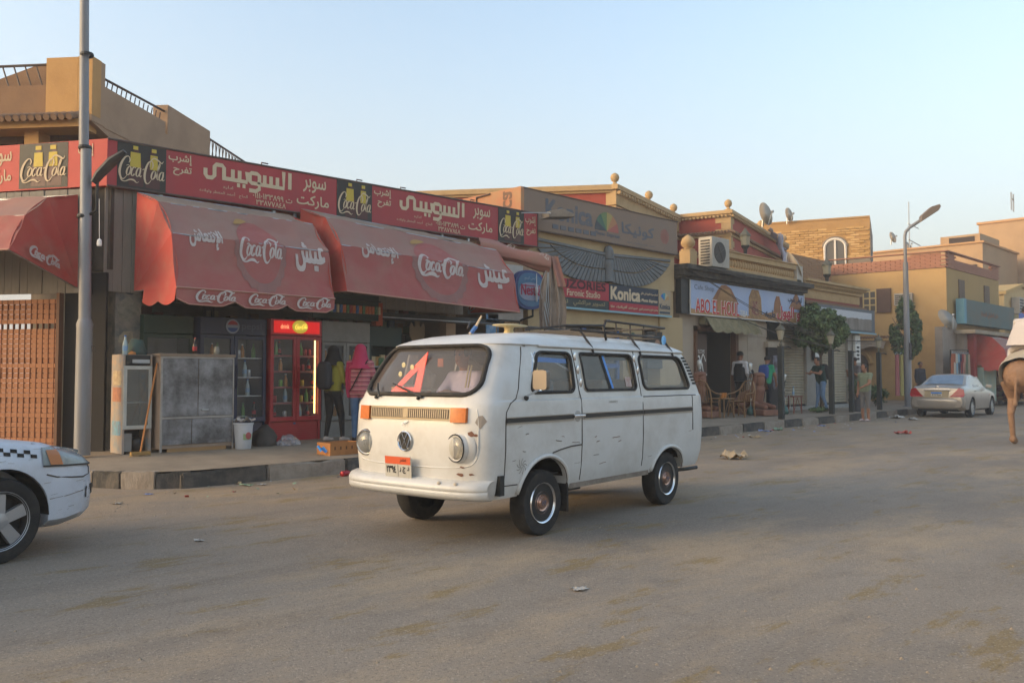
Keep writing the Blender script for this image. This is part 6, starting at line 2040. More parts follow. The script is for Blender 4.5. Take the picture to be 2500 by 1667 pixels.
# wheels
tyre_m = mat('tyre', '#232221', 0.9, dirt='#4a433b', amt=0.35, scale=7)
def wheel_parts(parent_loc, sgn, R=0.298, W=0.18):
  w_ = bpy.data.objects.new('wheel', MB().lathe([(R * .60, -.5 * W * .85), (R * .78, -.5 * W), (R * .95, -.5 * W * .92), (R, -.5 * W * .66), (R, .5 * W * .66), (R * .95, .5 * W * .92), (R * .78, .5 * W), (R * .60, .5 * W * .85)], 36, axis='y', cap=False).mesh('wheel', tyre_m, 40))
  COL.objects.link(w_)
  w_.parent = VAN
  w_.location = parent_loc
  rim = MB().lathe([(R * .62, -.075), (R * .575, -.085), (R * .55, -.06), (R * .50, -.03), (R * .42, -.035), (R * .40, -.03), (0.01, -.03)], 32, axis='y')
  rim.obj('rim', mat('rim_dark', '#1f1d1c', 0.7), w_, 50)
  MB().lathe([(R * .64, -.082), (R * .62, -.094), (R * .575, -.088), (R * .565, -.078)], 36, axis='y', cap=False).obj('trim_ring', chrome, w_, 60)
  MB().lathe([(R * .41, -.035), (R * .40, -.056), (R * .34, -.078), (R * .32, -.070), (R * .28, -.070), (R * .255, -.084), (R * .22, -.078), (R * .19, -.078), (R * .165, -.094), (0.004, -.0945)], 32, axis='y').obj('hubcap', mat('hubcap', '#b08f80', 0.25, 0.85), w_, 50)
  mbv = MB()
  ribbons(mbv, [[(-.5, .8, .18), (0, -.1, .18), (.5, .8, .18)], [(-.8, .5, .18), (-.4, -.8, .18), (0, .1, .18), (.4, -.8, .18), (.8, .5, .18)]], lambda a, b, l: Vector((a, -.0955 - l, b)), .036, .028, smooth=False)
  mbv.obj('hub_emblem', mat('hub_blue', '#4c5a78', 0.4), w_)
  if sgn > 0:
    w_.rotation_euler = (0, 0, PI)
  return w_
for ax_ in (FA, RA):
  wheel_parts((ax_, -0.735, 0.298), -1)
  wheel_parts((ax_, 0.735, 0.298), 1)
MB().box(FA + 0.36, FA + 0.375, -0.84, -0.62, 0.09, 0.42).obj('mud_flap', rubber, VAN)
MB().tube([(3.85, -0.62, 0.24), (4.15, -0.66, 0.235), (4.36, -0.70, 0.24)], 0.022, 6).obj('tow_bar', black_metal, VAN)
MB().box(1.75, 1.95, -0.6, -0.45, 0.22, 0.30).obj('jack_point', black_metal, VAN)
# front: bumper
def bump_fn(u, v):
  y = (u * 2 - 1) * 0.86
  prof = [(0.045, 0.42), (0.0, 0.435), (-0.028, 0.465), (-0.03, 0.50), (-0.022, 0.505), (-0.034, 0.515), (-0.03, 0.55), (0.0, 0.585), (0.05, 0.60), (0.10, 0.60)]
  k = v * (len(prof) - 1)
  i = min(int(k), len(prof) - 2)
  t = k - i
  px, pz = prof[i][0] * (1 - t) + prof[i + 1][0] * t, prof[i][1] * (1 - t) + prof[i + 1][1] * t
  bx = 0.02 + 0.30 * (1 - (1 - min(.999, abs(y) / 0.872) ** 3.3) ** (1 / 3.3))
  return Vector((bx + px + 0.015, y * (1.0 + .0), pz - 0.115))
MB().sheet(bump_fn, 40, 18).obj('front_bumper', van_w, VAN, 180)
m = MB()
m.box(0.34, 0.40, -0.87, -0.80, 0.34, 0.52)
m.obj('bumper_bracket', black_metal, VAN)
for y in (-0.45, -0.62):
  MB().lathe([(0.018, 0), (0.014, -0.012), (0.001, -0.014)], 10, c=(0.012 + 0.01 + 0.30 * (1 - (1 - (abs(y) / 0.872) ** 3.3) ** (1 / 3.3)), y, 0.46), axis='x').obj('bumper_bolt', mat('bolt', '#b5aa9b', 0.5), VAN)
# front: fresh air grille with amber indicators at both ends
def front_panel(y0, y1, z0, z1, out, nm, m_, par=VAN, k=14):
  mb_ = MB()
  vs_, fs_ = [], []
  for i in range(k + 1):
    y = y0 + (y1 - y0) * i / k
    for z in (z0, z1):
      vs_.append((front_x(y, z) - out, y, z))
      vs_.append((front_x(y, z) + 0.01, y, z))
  for i in range(k):
    a = i * 4
    fs_ += [(a, a + 4, a + 6, a + 2), (a + 2, a + 6, a + 7, a + 3), (a, a + 1, a + 5, a + 4)]
  fs_ += [(0, 2, 3, 1), (k * 4, k * 4 + 1, k * 4 + 3, k * 4 + 2)]
  return mb_.add(vs_, fs_).obj(nm, m_, par)
grl = front_panel(-0.505, 0.505, 0.955, 1.075, 0.012, 'air_grille', mat('grille_frame', '#94866f', 0.5, 0.3), VAN)
front_panel(-0.485, 0.485, 0.972, 1.058, 0.0135, 'grille_back', mat('grille_dark', '#3c3731', 0.6), grl)
fin_m = mat('grille_fin', '#8f8270', 0.5, 0.3)
for i in range(40):
  y = -0.478 + 0.0245 * i
  if 0.0 < y < 0.06:
    continue
  front_panel(y, y + 0.013, 0.976, 1.054, 0.019, 'grille_fin', fin_m, grl, 1)
front_panel(0.0, 0.055, 0.975, 1.055, 0.02, 'grille_divider', mat('grille_frame', '#b9a284'), grl, 1)
amber = mat('amber_lens', '#c2661c', 0.2, dirt='#a34f14', amt=0.4, scale=20)
for sg_ in (-1, 1):
  y0_, y1_ = (0.515, 0.665)
  front_panel(min(sg_ * y0_, sg_ * y1_), max(sg_ * y0_, sg_ * y1_), 0.945, 1.075, 0.028, 'indicator', amber, VAN, 6)
# pressed crease round the nose panel
ucr = [(-.74, 1.06), (-.755, .95), (-.76, .80), (-.745, .68), (-.68, .615), (-.5, .59), (-.25, .582), (0, .58), (.25, .582), (.5, .59), (.68, .615), (.745, .68), (.76, .80), (.755, .95), (.74, 1.06)]
ucr = catmull(ucr, 4)
MB().tube([(front_x(y, z) + .004, y, z) for y, z in ucr], .007, 6).obj('nose_crease', van_w, VAN, 180)
# headlights
for sg_ in (-1, 1):
  y = sg_ * 0.575
  hx = front_x(y, 0.77)
  hl = bpy.data.objects.new('headlight', MB().lathe([(0.128, 0.06), (0.125, -0.02), (0.108, -0.036), (0.098, -0.03)], 32, axis='x', cap=False).mesh('headlight', mat('bezel', '#b5aea3', 0.25, 0.85) if sg_ > 0 else van_w, 50))
  COL.objects.link(hl)
  hl.parent = VAN
  hl.location = (hx + 0.022, y, 0.77)
  hl.rotation_euler = (0, 0, -sg_ * math.radians(-10))
  MB().lathe([(0.098, -0.03), (0.09, 0.02), (0.05, 0.05), (0.005, 0.055)], 28, axis='x').obj('reflector', mat('reflector', '#b9b6ae', 0.12, 0.95), hl, 60)
  MB().lathe([(0.100, -0.028), (0.08, -0.046), (0.045, -0.056), (0.002, -0.06)], 28, axis='x').obj('lens', glass('lamp_glass', '#d8d5cc', 0.22, 0.06), hl, 60)
  if sg_ < 0:
    MB().lathe([(0.112, -0.042), (0.118, -0.046), (0.122, -0.036)], 32, axis='x', cap=False).obj('bezel_ring', black_metal, hl)
  # raised dish around the lamp
  MB().lathe([(0.168, 0.05), (0.150, 0.016), (0.128, 0.004)], 36, axis='x', cap=False).obj('lamp_surround', van_w, hl, 60)
# round emblem with V over W, and a small leaping animal ornament above
em = bpy.data.objects.new('front_emblem', MB().lathe([(0.088, 0.004), (0.090, -0.012), (0.082, -0.018), (0.074, -0.012), (0.072, 0.004)], 32, axis='x', cap=False).mesh('front_emblem', chrome, 50))
COL.objects.link(em)
em.parent = VAN
em.location = (front_x(0.03, 0.80), 0.03, 0.80)
MB().lathe([(0.072, -0.004), (0.001, -0.004)], 24, axis='x').obj('emblem_ground', mat('emblem_dark', '#4a453f', 0.4), em)
mbv = MB()
pe = lambda a, b, l: Vector((-0.008 - l, -a, b))
ribbons(mbv, [[(-.42, .88, .2), (0, .12, .2), (.42, .88, .2)], [(-.9, .3, .2), (-.48, -.85, .2), (0, .05, .2), (.48, -.85, .2), (.9, .3, .2)]], pe, .070, .070, smooth=False)
mbv.obj('emblem_letters', chrome, em)
mbv = MB()
ribbons(mbv, [[(-.9, -.2, .15), (-.4, .1, .3), (.2, .25, .35), (.6, .5, .25), (.9, .45, .12)], [(-.4, .1, .14), (-.6, -.5, .1), (-.9, -.6, .06)], [(.2, .2, .14), (.5, -.3, .1), (.3, -.6, .06)], [(-.9, -.2, .1), (-1.1, .2, .06)]], pe, .042, .042)
ho = mbv.obj('animal_ornament', chrome, VAN)
ho.location = (front_x(0.03, 0.915) - 0.004, 0.03, 0.925)
# number plate: orange band above, digits below
npl = bpy.data.objects.new('number_plate', MB().box(-0.006, 0.0, -0.165, 0.165, 0, 0.185).mesh('number_plate', mat('plate_white', '#bdb8ac', 0.5, dirt='#9a9285', amt=0.35)))
COL.objects.link(npl)
npl.parent = VAN
npl.location = (front_x(0.06, 0.55) - 0.055, 0.06, 0.475)
npl.rotation_euler = (0, math.radians(-4), 0)
MB().box(-0.009, -0.0065, -0.16, 0.16, 0.115, 0.18).obj('plate_band', mat('plate_orange', '#d2562a', 0.5), npl)
MB().box(-0.008, -0.0065, -0.004, 0.004, 0.005, 0.112).obj('plate_divider', mat('plate_grey', '#8b867c', 0.6), npl)
pn_ = lambda a, b, l: Vector((-0.0065 - l, -a, b))
lettering('plate_digits', '٢٣٩٤', pn_, 0.12, 0.06, black_pt, npl, -0.145, 0.035, 0.003)
lettering('plate_letters', arabic('د ج ر'), pn_, 0.12, 0.06, black_pt, npl, 0.02, 0.035, 0.003)
lettering('plate_country', arabic('مصر'), lambda a, b, l: Vector((-0.0095 - l, -a, b)), 0.08, 0.035, black_pt, npl, 0.03, 0.13)
# grey repair patch, rust chips, pencilled scribbles
mb_ = MB()
dp = [(-.5, .0), (0, -.62), (.5, -.1), (.25, .55), (-.15, .62)]
mb_.add([(front_x(-0.775 + .085 * a, .955 + .085 * b) - .003, -0.775 + .085 * a, .955 + .085 * b) for a, b in dp], [tuple(range(5))])
mb_.obj('repair_patch', mat('primer_grey', '#8f867d', 0.8), VAN)
rustm = mat('rust_chip', '#74503f', 0.9)
for y, z, s_ in ((-0.70, .865, .03), (-.74, .86, .018), (-.60, .535, .028), (-.70, .54, .02), (-.62, .60, .02)):
  pts = [(y + s_ * RND.uniform(.5, 1) * 1.6 * math.cos(a), z + s_ * RND.uniform(.3, .8) * math.sin(a)) for a in [2 * PI * i / 7 for i in range(7)]]
  MB().add([(front_x(b[0], b[1]) - .0025, b[0], b[1]) for b in pts], [tuple(range(7))]).obj('rust_chip', rustm, VAN)
def scratch(x0, z0, x1, z1, r=0.0025, m_=rustm):
  MB().tube([(x0 + (x1 - x0) * i / 4, side_y(x0 + (x1 - x0) * i / 4, z0 + (z1 - z0) * i / 4) - .001, z0 + (z1 - z0) * i / 4 + RND.uniform(-.002, .002)) for i in range(5)], r, 4).obj('scratch', m_, VAN)
grs = mat('scratch_grey', '#7b7369', 0.9)
for k in range(26):
  x = RND.uniform(0.46, 1.5) if k < 16 else RND.uniform(1.7, 3.9)
  z = RND.uniform(0.45, 0.92)
  if (x - FA) ** 2 + (z - .33) ** 2 < .2 or (x - RA) ** 2 + (z - .33) ** 2 < .2:
    continue
  scratch(x, z, x + RND.uniform(.03, .15), z + RND.uniform(-.01, .012), RND.choice((.0018, .0026, .0035)), RND.choice((rustm, grs)))
sk = MB()
for k in range(9):
  a = 2 * PI * k / 9
  st_ = [(math.cos(a + .2 * j) * (1 - .25 * j), math.sin(a + .3 * j) * (1 - .3 * j), .08) for j in range(4)]
  ribbons(sk, [st_], lambda p, q, l: Vector((0.66 + p, side_y(0.66 + p, 0.58 + q) - l, 0.58 + q)), .075, .075)
sk.obj('scribbled_sticker', grs, VAN)
lettering('side_script', 'country', lambda a, b, l: Vector((a, side_y(a, b) - l, b)), 0.16, 0.035, grs, VAN, 2.1, 1.065)
# door handle, mirror, medallions, louvres
dh = MB().box(-0.09, 0.09, -0.035, -0.012, -0.012, 0.014).obj('door_handle', chrome, VAN, bevel=0.006)
dh.location = (1.53, side_y(1.53, .96), 0.955)
MB().lathe([(0.055, 0.0), (0.05, -0.004), (0.001, -0.005)], 18, axis='y').obj('handle_plate', mat('handle_plate', '#a5a39e', 0.4, 0.4), dh)
mr = MB().tube([(0.74, side_y(.74, 1.17) - 0.0, 1.165), (0.70, -1.0, 1.23), (0.66, -1.06, 1.33)], 0.011, 6).obj('mirror', chrome, VAN)
m = MB()
m.prism(rrect(-0.075, 0.075, -0.10, 0.10, 0.03), lambda a, b, h: Vector((0.70 - h, -1.06 + a, 1.34 + b)), 0.05)
m.obj('mirror_head', mat('mirror_head', '#7b7268', 0.5, 0.4), mr, 40, bevel=0.012)
MB().prism(rrect(-0.065, 0.065, -0.09, 0.09, 0.025), lambda a, b, h: Vector((0.706 + h, -1.06 + a, 1.34 + b)), 0.002).obj('mirror_glass', chrome, mr)
MB().ball((0.74, side_y(.74, 1.16) - .01, 1.155), 0.025, 10).obj('mirror_base', black_metal, mr)
for x, z in ((1.625, 1.60), (1.635, 1.45), (1.645, 1.30), (2.765, 1.60), (2.79, 1.45)):
  md_ = MB().ball((0, 0, 0), 0.034, 14, s=(0.75, 0.2, 1.35)).obj('chrome_medallion', chrome, VAN, 180)
  md_.location = (x, side_y(x, z) - 0.006, z)
for i in range(9):
  z = 1.27 + 0.044 * i
  xx = 4.06 - 0.17 * (z - 1.27) / 0.40
  lv = MB()
  k = 5
  vs_, fs_ = [], []
  for j in range(k + 1):
    x = xx - 0.035 + (0.155) * j / k
    for dz in (0, 0.026):
      vs_.append((x, side_y(x, z + dz) - 0.006, z + dz))
  for j in range(k):
    fs_.append((2 * j, 2 * j + 2, 2 * j + 3, 2 * j + 1))
  lv.add(vs_, fs_).obj('louvre', mat('louvre_dark', '#1a1817', 0.9), VAN)
# quarter window post, sticker, blue strips
MB().tube([(0.99, side_y(.99, 1.22) + .004, 1.215), (0.965, side_y(.965, 1.45) + .004, 1.45), (0.94, side_y(.95, 1.64) + .004, 1.635)], 0.011, 6).obj('quarter_post', chrome, VAN)
MB().tube([(0.86, side_y(.86, 1.222) + .002, 1.222), (0.985, side_y(.985, 1.222) + .002, 1.222)], 0.009, 6).obj('quarter_frame', chrome, VAN)
MB().tube([(0.89, side_y(.9, 1.40) + .004, 1.42), (0.95, side_y(.95, 1.6) + .004, 1.60), (1.0, side_y(1.0, 1.64) + .004, 1.64)], 0.009, 6).obj('quarter_frame', chrome, VAN)
smx, smz = 0.945, 1.44
sm = MB().add([(smx + .05 * math.cos(a), side_y(smx, smz + .06 * math.sin(a)) + .006, smz + .06 * math.sin(a)) for a in [2 * PI * i / 20 for i in range(20)]], [tuple(range(20))]).obj('smiley_sticker', yellow_pt, VAN)
mbv = MB()
ribbons(mbv, [[(-.5, -.2, .12), (-.2, -.5, .14), (.3, -.5, .14), (.55, -.1, .12)], [(-.3, .25, .16), (-.25, .45, .16)], [(.25, .25, .16), (.3, .45, .16)]], lambda a, b, l: Vector((smx + a, side_y(smx, smz + b) + .004 - l * .3, smz + b)), .05, .055)
mbv.obj('smiley_face', black_pt, sm)
MB().box(0.885, 0.965, side_y(.92, 1.24) + .004, side_y(.92, 1.24) + .006, 1.232, 1.252).obj('red_sticker', red_pt, VAN)
bl_ = mat('blue_tape', '#2f7fd0', 0.4)
MB().add([(x, side_y(x, z) + .022, z) for x, z in ((1.0, 1.535), (1.50, 1.525), (1.50, 1.575), (1.0, 1.590))], [(0, 1, 2, 3)]).obj('blue_strip', bl_, VAN)
MB().add([(x, side_y(x, z) + .010, z) for x, z in ((2.23, 1.22), (2.27, 1.22), (2.18, 1.645), (2.14, 1.645))], [(0, 1, 2, 3)]).obj('blue_strip', bl_, VAN)
MB().add([(x, side_y(x, z) + .014, z) for x, z in ((2.18, 1.22), (2.23, 1.22), (2.14, 1.645), (2.09, 1.645))], [(0, 1, 2, 3)]).obj('sash_bar', seal, VAN)
MB().tube([(x, side_y(x, z) - .004, z) for x, z in dense(rrect(1.695, 2.715, 1.20, 1.66, 0.06))], 0.007, 5, closed=True).obj('bright_frame', mat('trim_bright', '#a9a39a'), VAN)
MB().add([(x, side_y(x, z) + .012, z) for x, z in ((2.52, 1.25), (2.64, 1.25), (2.64, 1.37), (2.52, 1.37))], [(0, 1, 2, 3)]).obj('window_sticker', mat('sticker_redwhite', '#b8a9a0', 0.7, dirt='#a04a42', amt=0.5, scale=20), VAN)
# wipers
for y0_, y1_ in ((-0.14, 0.30), (0.42, 0.53)):
  bx_ = front_x(y0_, 1.165) - 0.02
  MB().tube([(bx_, y0_, 1.165), (front_x((y0_ + y1_) / 2, 1.24) - .03, (y0_ + y1_) / 2, 1.235), (front_x(y1_, 1.30) - .02, y1_, 1.30)], [0.014, 0.010, 0.007], 6).obj('wiper', black_metal, VAN)
  MB().ball((bx_ + .005, y0_ + .05, 1.155), 0.018, 8).obj('wiper_pivot', black_metal, VAN)
# things on the roof: aerial with tape, flat sign holder, rack
MB().tube([(0.95, 0.02, 1.90), (0.99, -0.02, 1.99), (1.02, -0.07, 2.10)], [0.022, 0.014, 0.010], 7).obj('aerial', mat('aerial_pale', '#b9a78d', 0.5), VAN)
MB().tube([(0.957, 0.013, 1.915), (0.992, -0.023, 1.995)], 0.021, 8).obj('aerial_tape', mat('tape_blue', '#3d69a5', 0.5), VAN)
bcn = MB().ball((1.55, 0.0, 2.03), 0.2, 18, s=(1.15, 0.75, 0.085)).obj('roof_disc', mat('disc_cream', '#c9b78a', 0.5), VAN, 180)
MB().lathe([(0.06, 1.94), (0.045, 1.98), (0.055, 2.02)], 14, c=(1.53, 0, 0)).obj('disc_stem', mat('disc_cream', '#c9b78a'), bcn)
rack_m = mat('rack_grey', '#2e2a28', 0.55, dirt='#4d453e', amt=0.4)
RK = thing('roof_rack', 'dark tubular roof rack strapped to the white van roof', 'roof rack', (0, 0, 0))
RK.location = VAN.location
RK.rotation_euler = VAN.rotation_euler
RK.scale = VAN.scale
rx0, rx1, ry = 1.75, 3.75, 0.60
def roofz(y):
  return interp([(0, 1.955), (0.06, 1.955), (0.30, 1.94), (0.48, 1.91), (0.60, 1.87), (0.675, 1.82), (0.73, 1.76)], abs(y))
for k, zz in enumerate((2.10, 1.98)):
  fx0 = rx0 + 0.03 * k
  m = MB()
  m.tube([(2.42 if k == 0 else fx0, -ry, zz), (rx1, -ry, zz - .02), (rx1 + .04, -ry + .05, zz - .02), (rx1 + .04, ry - .05, zz - .02), (rx1, ry, zz - .02), (fx0 - .15, ry, zz - .01), (fx0 - .35, ry - .15, zz - .03 - .06 * (k == 0))], 0.014, 6)
  m.obj('rail', rack_m, RK, 180)
m = MB()
m.tube([(2.42, -ry - .02, 1.89), (2.40, -ry, 2.02), (2.44, -ry, 2.10), (2.52, -ry, 2.105)], 0.016, 6)
m.obj('hoop', rack_m, RK, 180)
MB().tube([(1.35, -0.35, 1.965), (1.75, -0.58, 2.02), (2.42, -ry, 2.05)], 0.012, 6).obj('rail', rack_m, RK)
for x in (2.0, 2.3, 2.6, 2.9, 3.2, 3.5):
  MB().tube([(x, -ry, 1.98), (x, 0, 1.985), (x, ry, 1.98)], 0.011, 5).obj('slat', rack_m, RK)
for x in (1.95, 2.9, 3.65):
  for sg_ in (-1, 1):
    MB().tube([(x, sg_ * ry, 1.98), (x + .02, sg_ * 0.735, 1.80), (x + .03, sg_ * 0.755, 1.72)], 0.013, 5).obj('leg', rack_m, RK)
for x in (2.05, 2.35, 2.65, 2.95, 3.25, 3.55):
  for sg_ in (-1, 1):
    if sg_ < 0 and x < 2.4:
      continue
    MB().tube([(x, sg_ * ry, 1.98), (x, sg_ * ry, 2.095)], 0.010, 5).obj('post', rack_m, RK)
MB().ball((3.62, -0.66, 1.93), 0.03, 8, s=(1, 1, 2)).obj('blue_tie', mat('tie_blue', '#5f9fd8', 0.5), RK)
# inside: dashboard with fleece, seats, steering wheel, triangle
fleece = mat('fleece', '#a2937d', 0.95, dirt='#83755f', amt=0.5, scale=20, bump=0.6, bscale=50)
MB().sheet(lambda u, v: Vector((front_x((u - .5) * 1.35, 1.2) + 0.05 + 0.42 * v, (u - .5) * 1.35, 1.155 + 0.035 * noise.noise(Vector((u * 9, v * 4, 1))) + .012 * noise.noise(Vector((u * 40, v * 20, 1))) - .05 * v * v)), 40, 10).obj('dashboard', fleece, VAN, 180)
MB().box(0.60, 0.66, -0.70, 0.70, 0.6, 1.10).obj('dash_front', van_in, VAN)
seat_m = mat('seat_grey', '#6a6662', 0.85)
for x, y0_, y1_, m_ in ((1.30, -0.66, -0.12, seat_m), (1.30, 0.08, 0.66, seat_m), (2.35, -0.62, 0.62, mat('seat_tan', '#8a7f72', 0.85)), (3.2, -0.62, 0.62, mat('seat_tan', '#8a7f72', 0.85))):
  s_ = MB()
  s_.box(x - 0.45, x + 0.05, y0_, y1_, 0.62, 0.78)
  s_.box(x, x + 0.13, y0_, y1_, 0.78, 1.34)
  s_.obj('seat', m_, VAN, bevel=0.04)
MB().box(0.35, 4.2, -0.75, 0.75, 0.44, 0.46).obj('cab_floor', mat('cab_floor', '#3a3835', 0.9), VAN)
sw_ = [Vector((0.86, -0.38, 1.16)) + Vector((-.30, 0, .95)).normalized().cross(Vector((0, 1, 0))).normalized() * 0.2 * math.cos(a) + Vector((0, 1, 0)) * 0.2 * math.sin(a) for a in [2 * PI * i / 24 for i in range(24)]]
MB().tube(sw_, 0.013, 6, closed=True).obj('steering_wheel', rubber, VAN, 180)
MB().tube([(0.86, -0.38, 1.16), (0.72, -0.38, 0.9)], 0.02, 6).obj('steering_column', rubber, VAN)
tri = thing('warning_triangle', 'red warning triangle propped inside the van windscreen', 'triangle', VAN.location, math.radians(7.0))
tri.scale = VAN.scale
to, ti = [(-.20, 0), (.22, 0), (.20, .40)], [(-.045, .075), (.13, .075), (.13, .235)]
m = MB()
pt_ = lambda a, b, l: Vector((front_x(.2, 1.19) + .09 + b * .32 - l, 0.22 - a, 1.185 + b))
for i in range(3):
  j = (i + 1) % 3
  m.add([pt_(*to[i], 0), pt_(*to[j], 0), pt_(*ti[j], 0), pt_(*ti[i], 0), pt_(*to[i], .012), pt_(*to[j], .012), pt_(*ti[j], .012), pt_(*ti[i], .012)], [(0, 1, 2, 3), (4, 5, 6, 7), (0, 1, 5, 4), (2, 3, 7, 6)])
m.obj('frame', mat('triangle_red', '#e0473a', 0.4, emit='#ff4a38', estr=0.05), tri)
for i, (y, z) in enumerate(((0.30, 1.50), (0.17, 1.475), (0.29, 1.40))):
  o = MB().lathe([(0.026, 0), (0.018, -.002), (0.001, -.002)], 16, axis='x').obj('round_sticker', mat('sticker_ring', '#b8ad86', 0.5), VAN)
  o.location = (front_x(y, z) + .012, y, z)
MB().box(0.5, 0.502, -.05, .02, 1.48, 1.57).obj('orange_tag', mat('tag_orange', '#b3653d', 0.7), VAN)
MB().box(0.42, 0.50, 0.42, 0.56, 1.18, 1.26).obj('dash_box', mat('dash_orange', '#b37b48', 0.7), VAN)
# light curtain behind the windscreen pillar and stack of sticks
MB().sheet(lambda u, v: Vector((0.60 + .05 * math.sin(u * 8), 0.62 - .10 * u - .10 * v, 1.2 + .42 * v)), 10, 6).obj('curtain', mat('curtain_grey', '#a9a49c', 0.9), VAN, 180)
for y in (-0.10, -0.135):
  MB().tube([(0.75, y, 1.25), (0.78, y - .02, 1.50)], 0.009, 5).obj('gear_stick', mat('stick_cream', '#b8a888', 0.6), VAN)
MB().box(0.35, 0.55, 0.32, 0.42, 1.19, 1.28).obj('dash_paper', white_pt, VAN)

# stand the body a little higher on its wheels and flatten the roof, as on the loaded van
ZM = [(-1.0, -1.0), (0.0, 0.08), (0.30, 0.395), (0.77, 0.84), (0.955, 1.07), (1.205, 1.305), (1.645, 1.68), (1.722, 1.735), (1.955, 1.90), (3.0, 2.92)]
wheels_ = [o for o in VAN.children if o.name.startswith('wheel') and not o.name.startswith('wheel_well')]
for o in VAN.children:
  if o in wheels_:
    continue
  if o.location.length > 1e-6:
    o.location.z = interp(ZM, o.location.z)
    continue
  todo = [o] + list(o.children)
  for q_ in todo:
    for v in q_.data.vertices:
      v.co.z = interp(ZM, v.co.z)
    q_.data.update()
RK.location.z = -0.05
tri.location.z = 0.085
# ------------------------------------------------------------------ sedans
def sedan_mesh(S, n=64):
  """lofted three-box body: S gives the side profile curves along x (nose at 0)"""
  xs_ = [S['L'] * i / n for i in range(n + 1)]
  vs_, fs_ = [], []
  K = 15
  for x in xs_:
    zb, zw, zt = interp(S['bot'], x), interp(S['belt'], x), interp(S['top'], x)
    hw = interp(S['hw'], x)
    hr = interp(S['hr'], x)        # half width of roof/bonnet edge
    row = []
    prof = [(0.0, zb), (hw * .86, zb), (hw * .97, zb + .06), (hw, zb + (zw - zb) * .45), (hw * .995, zb + (zw - zb) * .75), (hw * .965, zw - .02), (hw * .94, zw)]
    top = [(hw * .94 + (hr - hw * .94) * t, zw + (zt - zw) * (t ** .9)) for t in (.33, .66)] + [(hr, zw + (zt - zw) * .93), (hr * .9, zt - .012 if zt - zw > .04 else zw + (zt - zw) * .97), (hr * .55, zt), (0.0, zt + .012)]
    pr = prof + top
    for y, z in pr:
      row.append((x, -y, z))
    for y, z in reversed(pr[1:-1]):
      row.append((x, y, z))
    vs_ += row
    K = len(row)
  for i in range(n):
    for j in range(K):
      j2 = (j + 1) % K
      fs_.append((i * K + j, i * K + j2, (i + 1) * K + j2, (i + 1) * K + j))
  fs_.append(tuple(range(K)))
  fs_.append(tuple(n * K + j for j in reversed(range(K))))
  return MB().add(vs_, fs_)
def sy(S, x, z):
  """near side surface y at (x,z)"""
  zb, zw, zt, hw, hr = (interp(S[k], x) for k in ('bot', 'belt', 'top', 'hw', 'hr'))
  pr = [(hw * .86, zb), (hw * .97, zb + .06), (hw, zb + (zw - zb) * .45), (hw * .995, zb + (zw - zb) * .75), (hw * .965, zw - .02), (hw * .94, zw), (hw * .94 + (hr - hw * .94) * .33, zw + (zt - zw) * .33 ** .9), (hw * .94 + (hr - hw * .94) * .66, zw + (zt - zw) * .66 ** .9), (hr, zw + (zt - zw) * .93), (hr * .9, zt)]
  for (a, b), (c, d) in zip(pr, pr[1:]):
    if b <= z <= d and d > b:
      return -(a + (c - a) * (z - b) / (d - b))
  return -pr[-1][0] if z > pr[-1][1] else -pr[0][0]
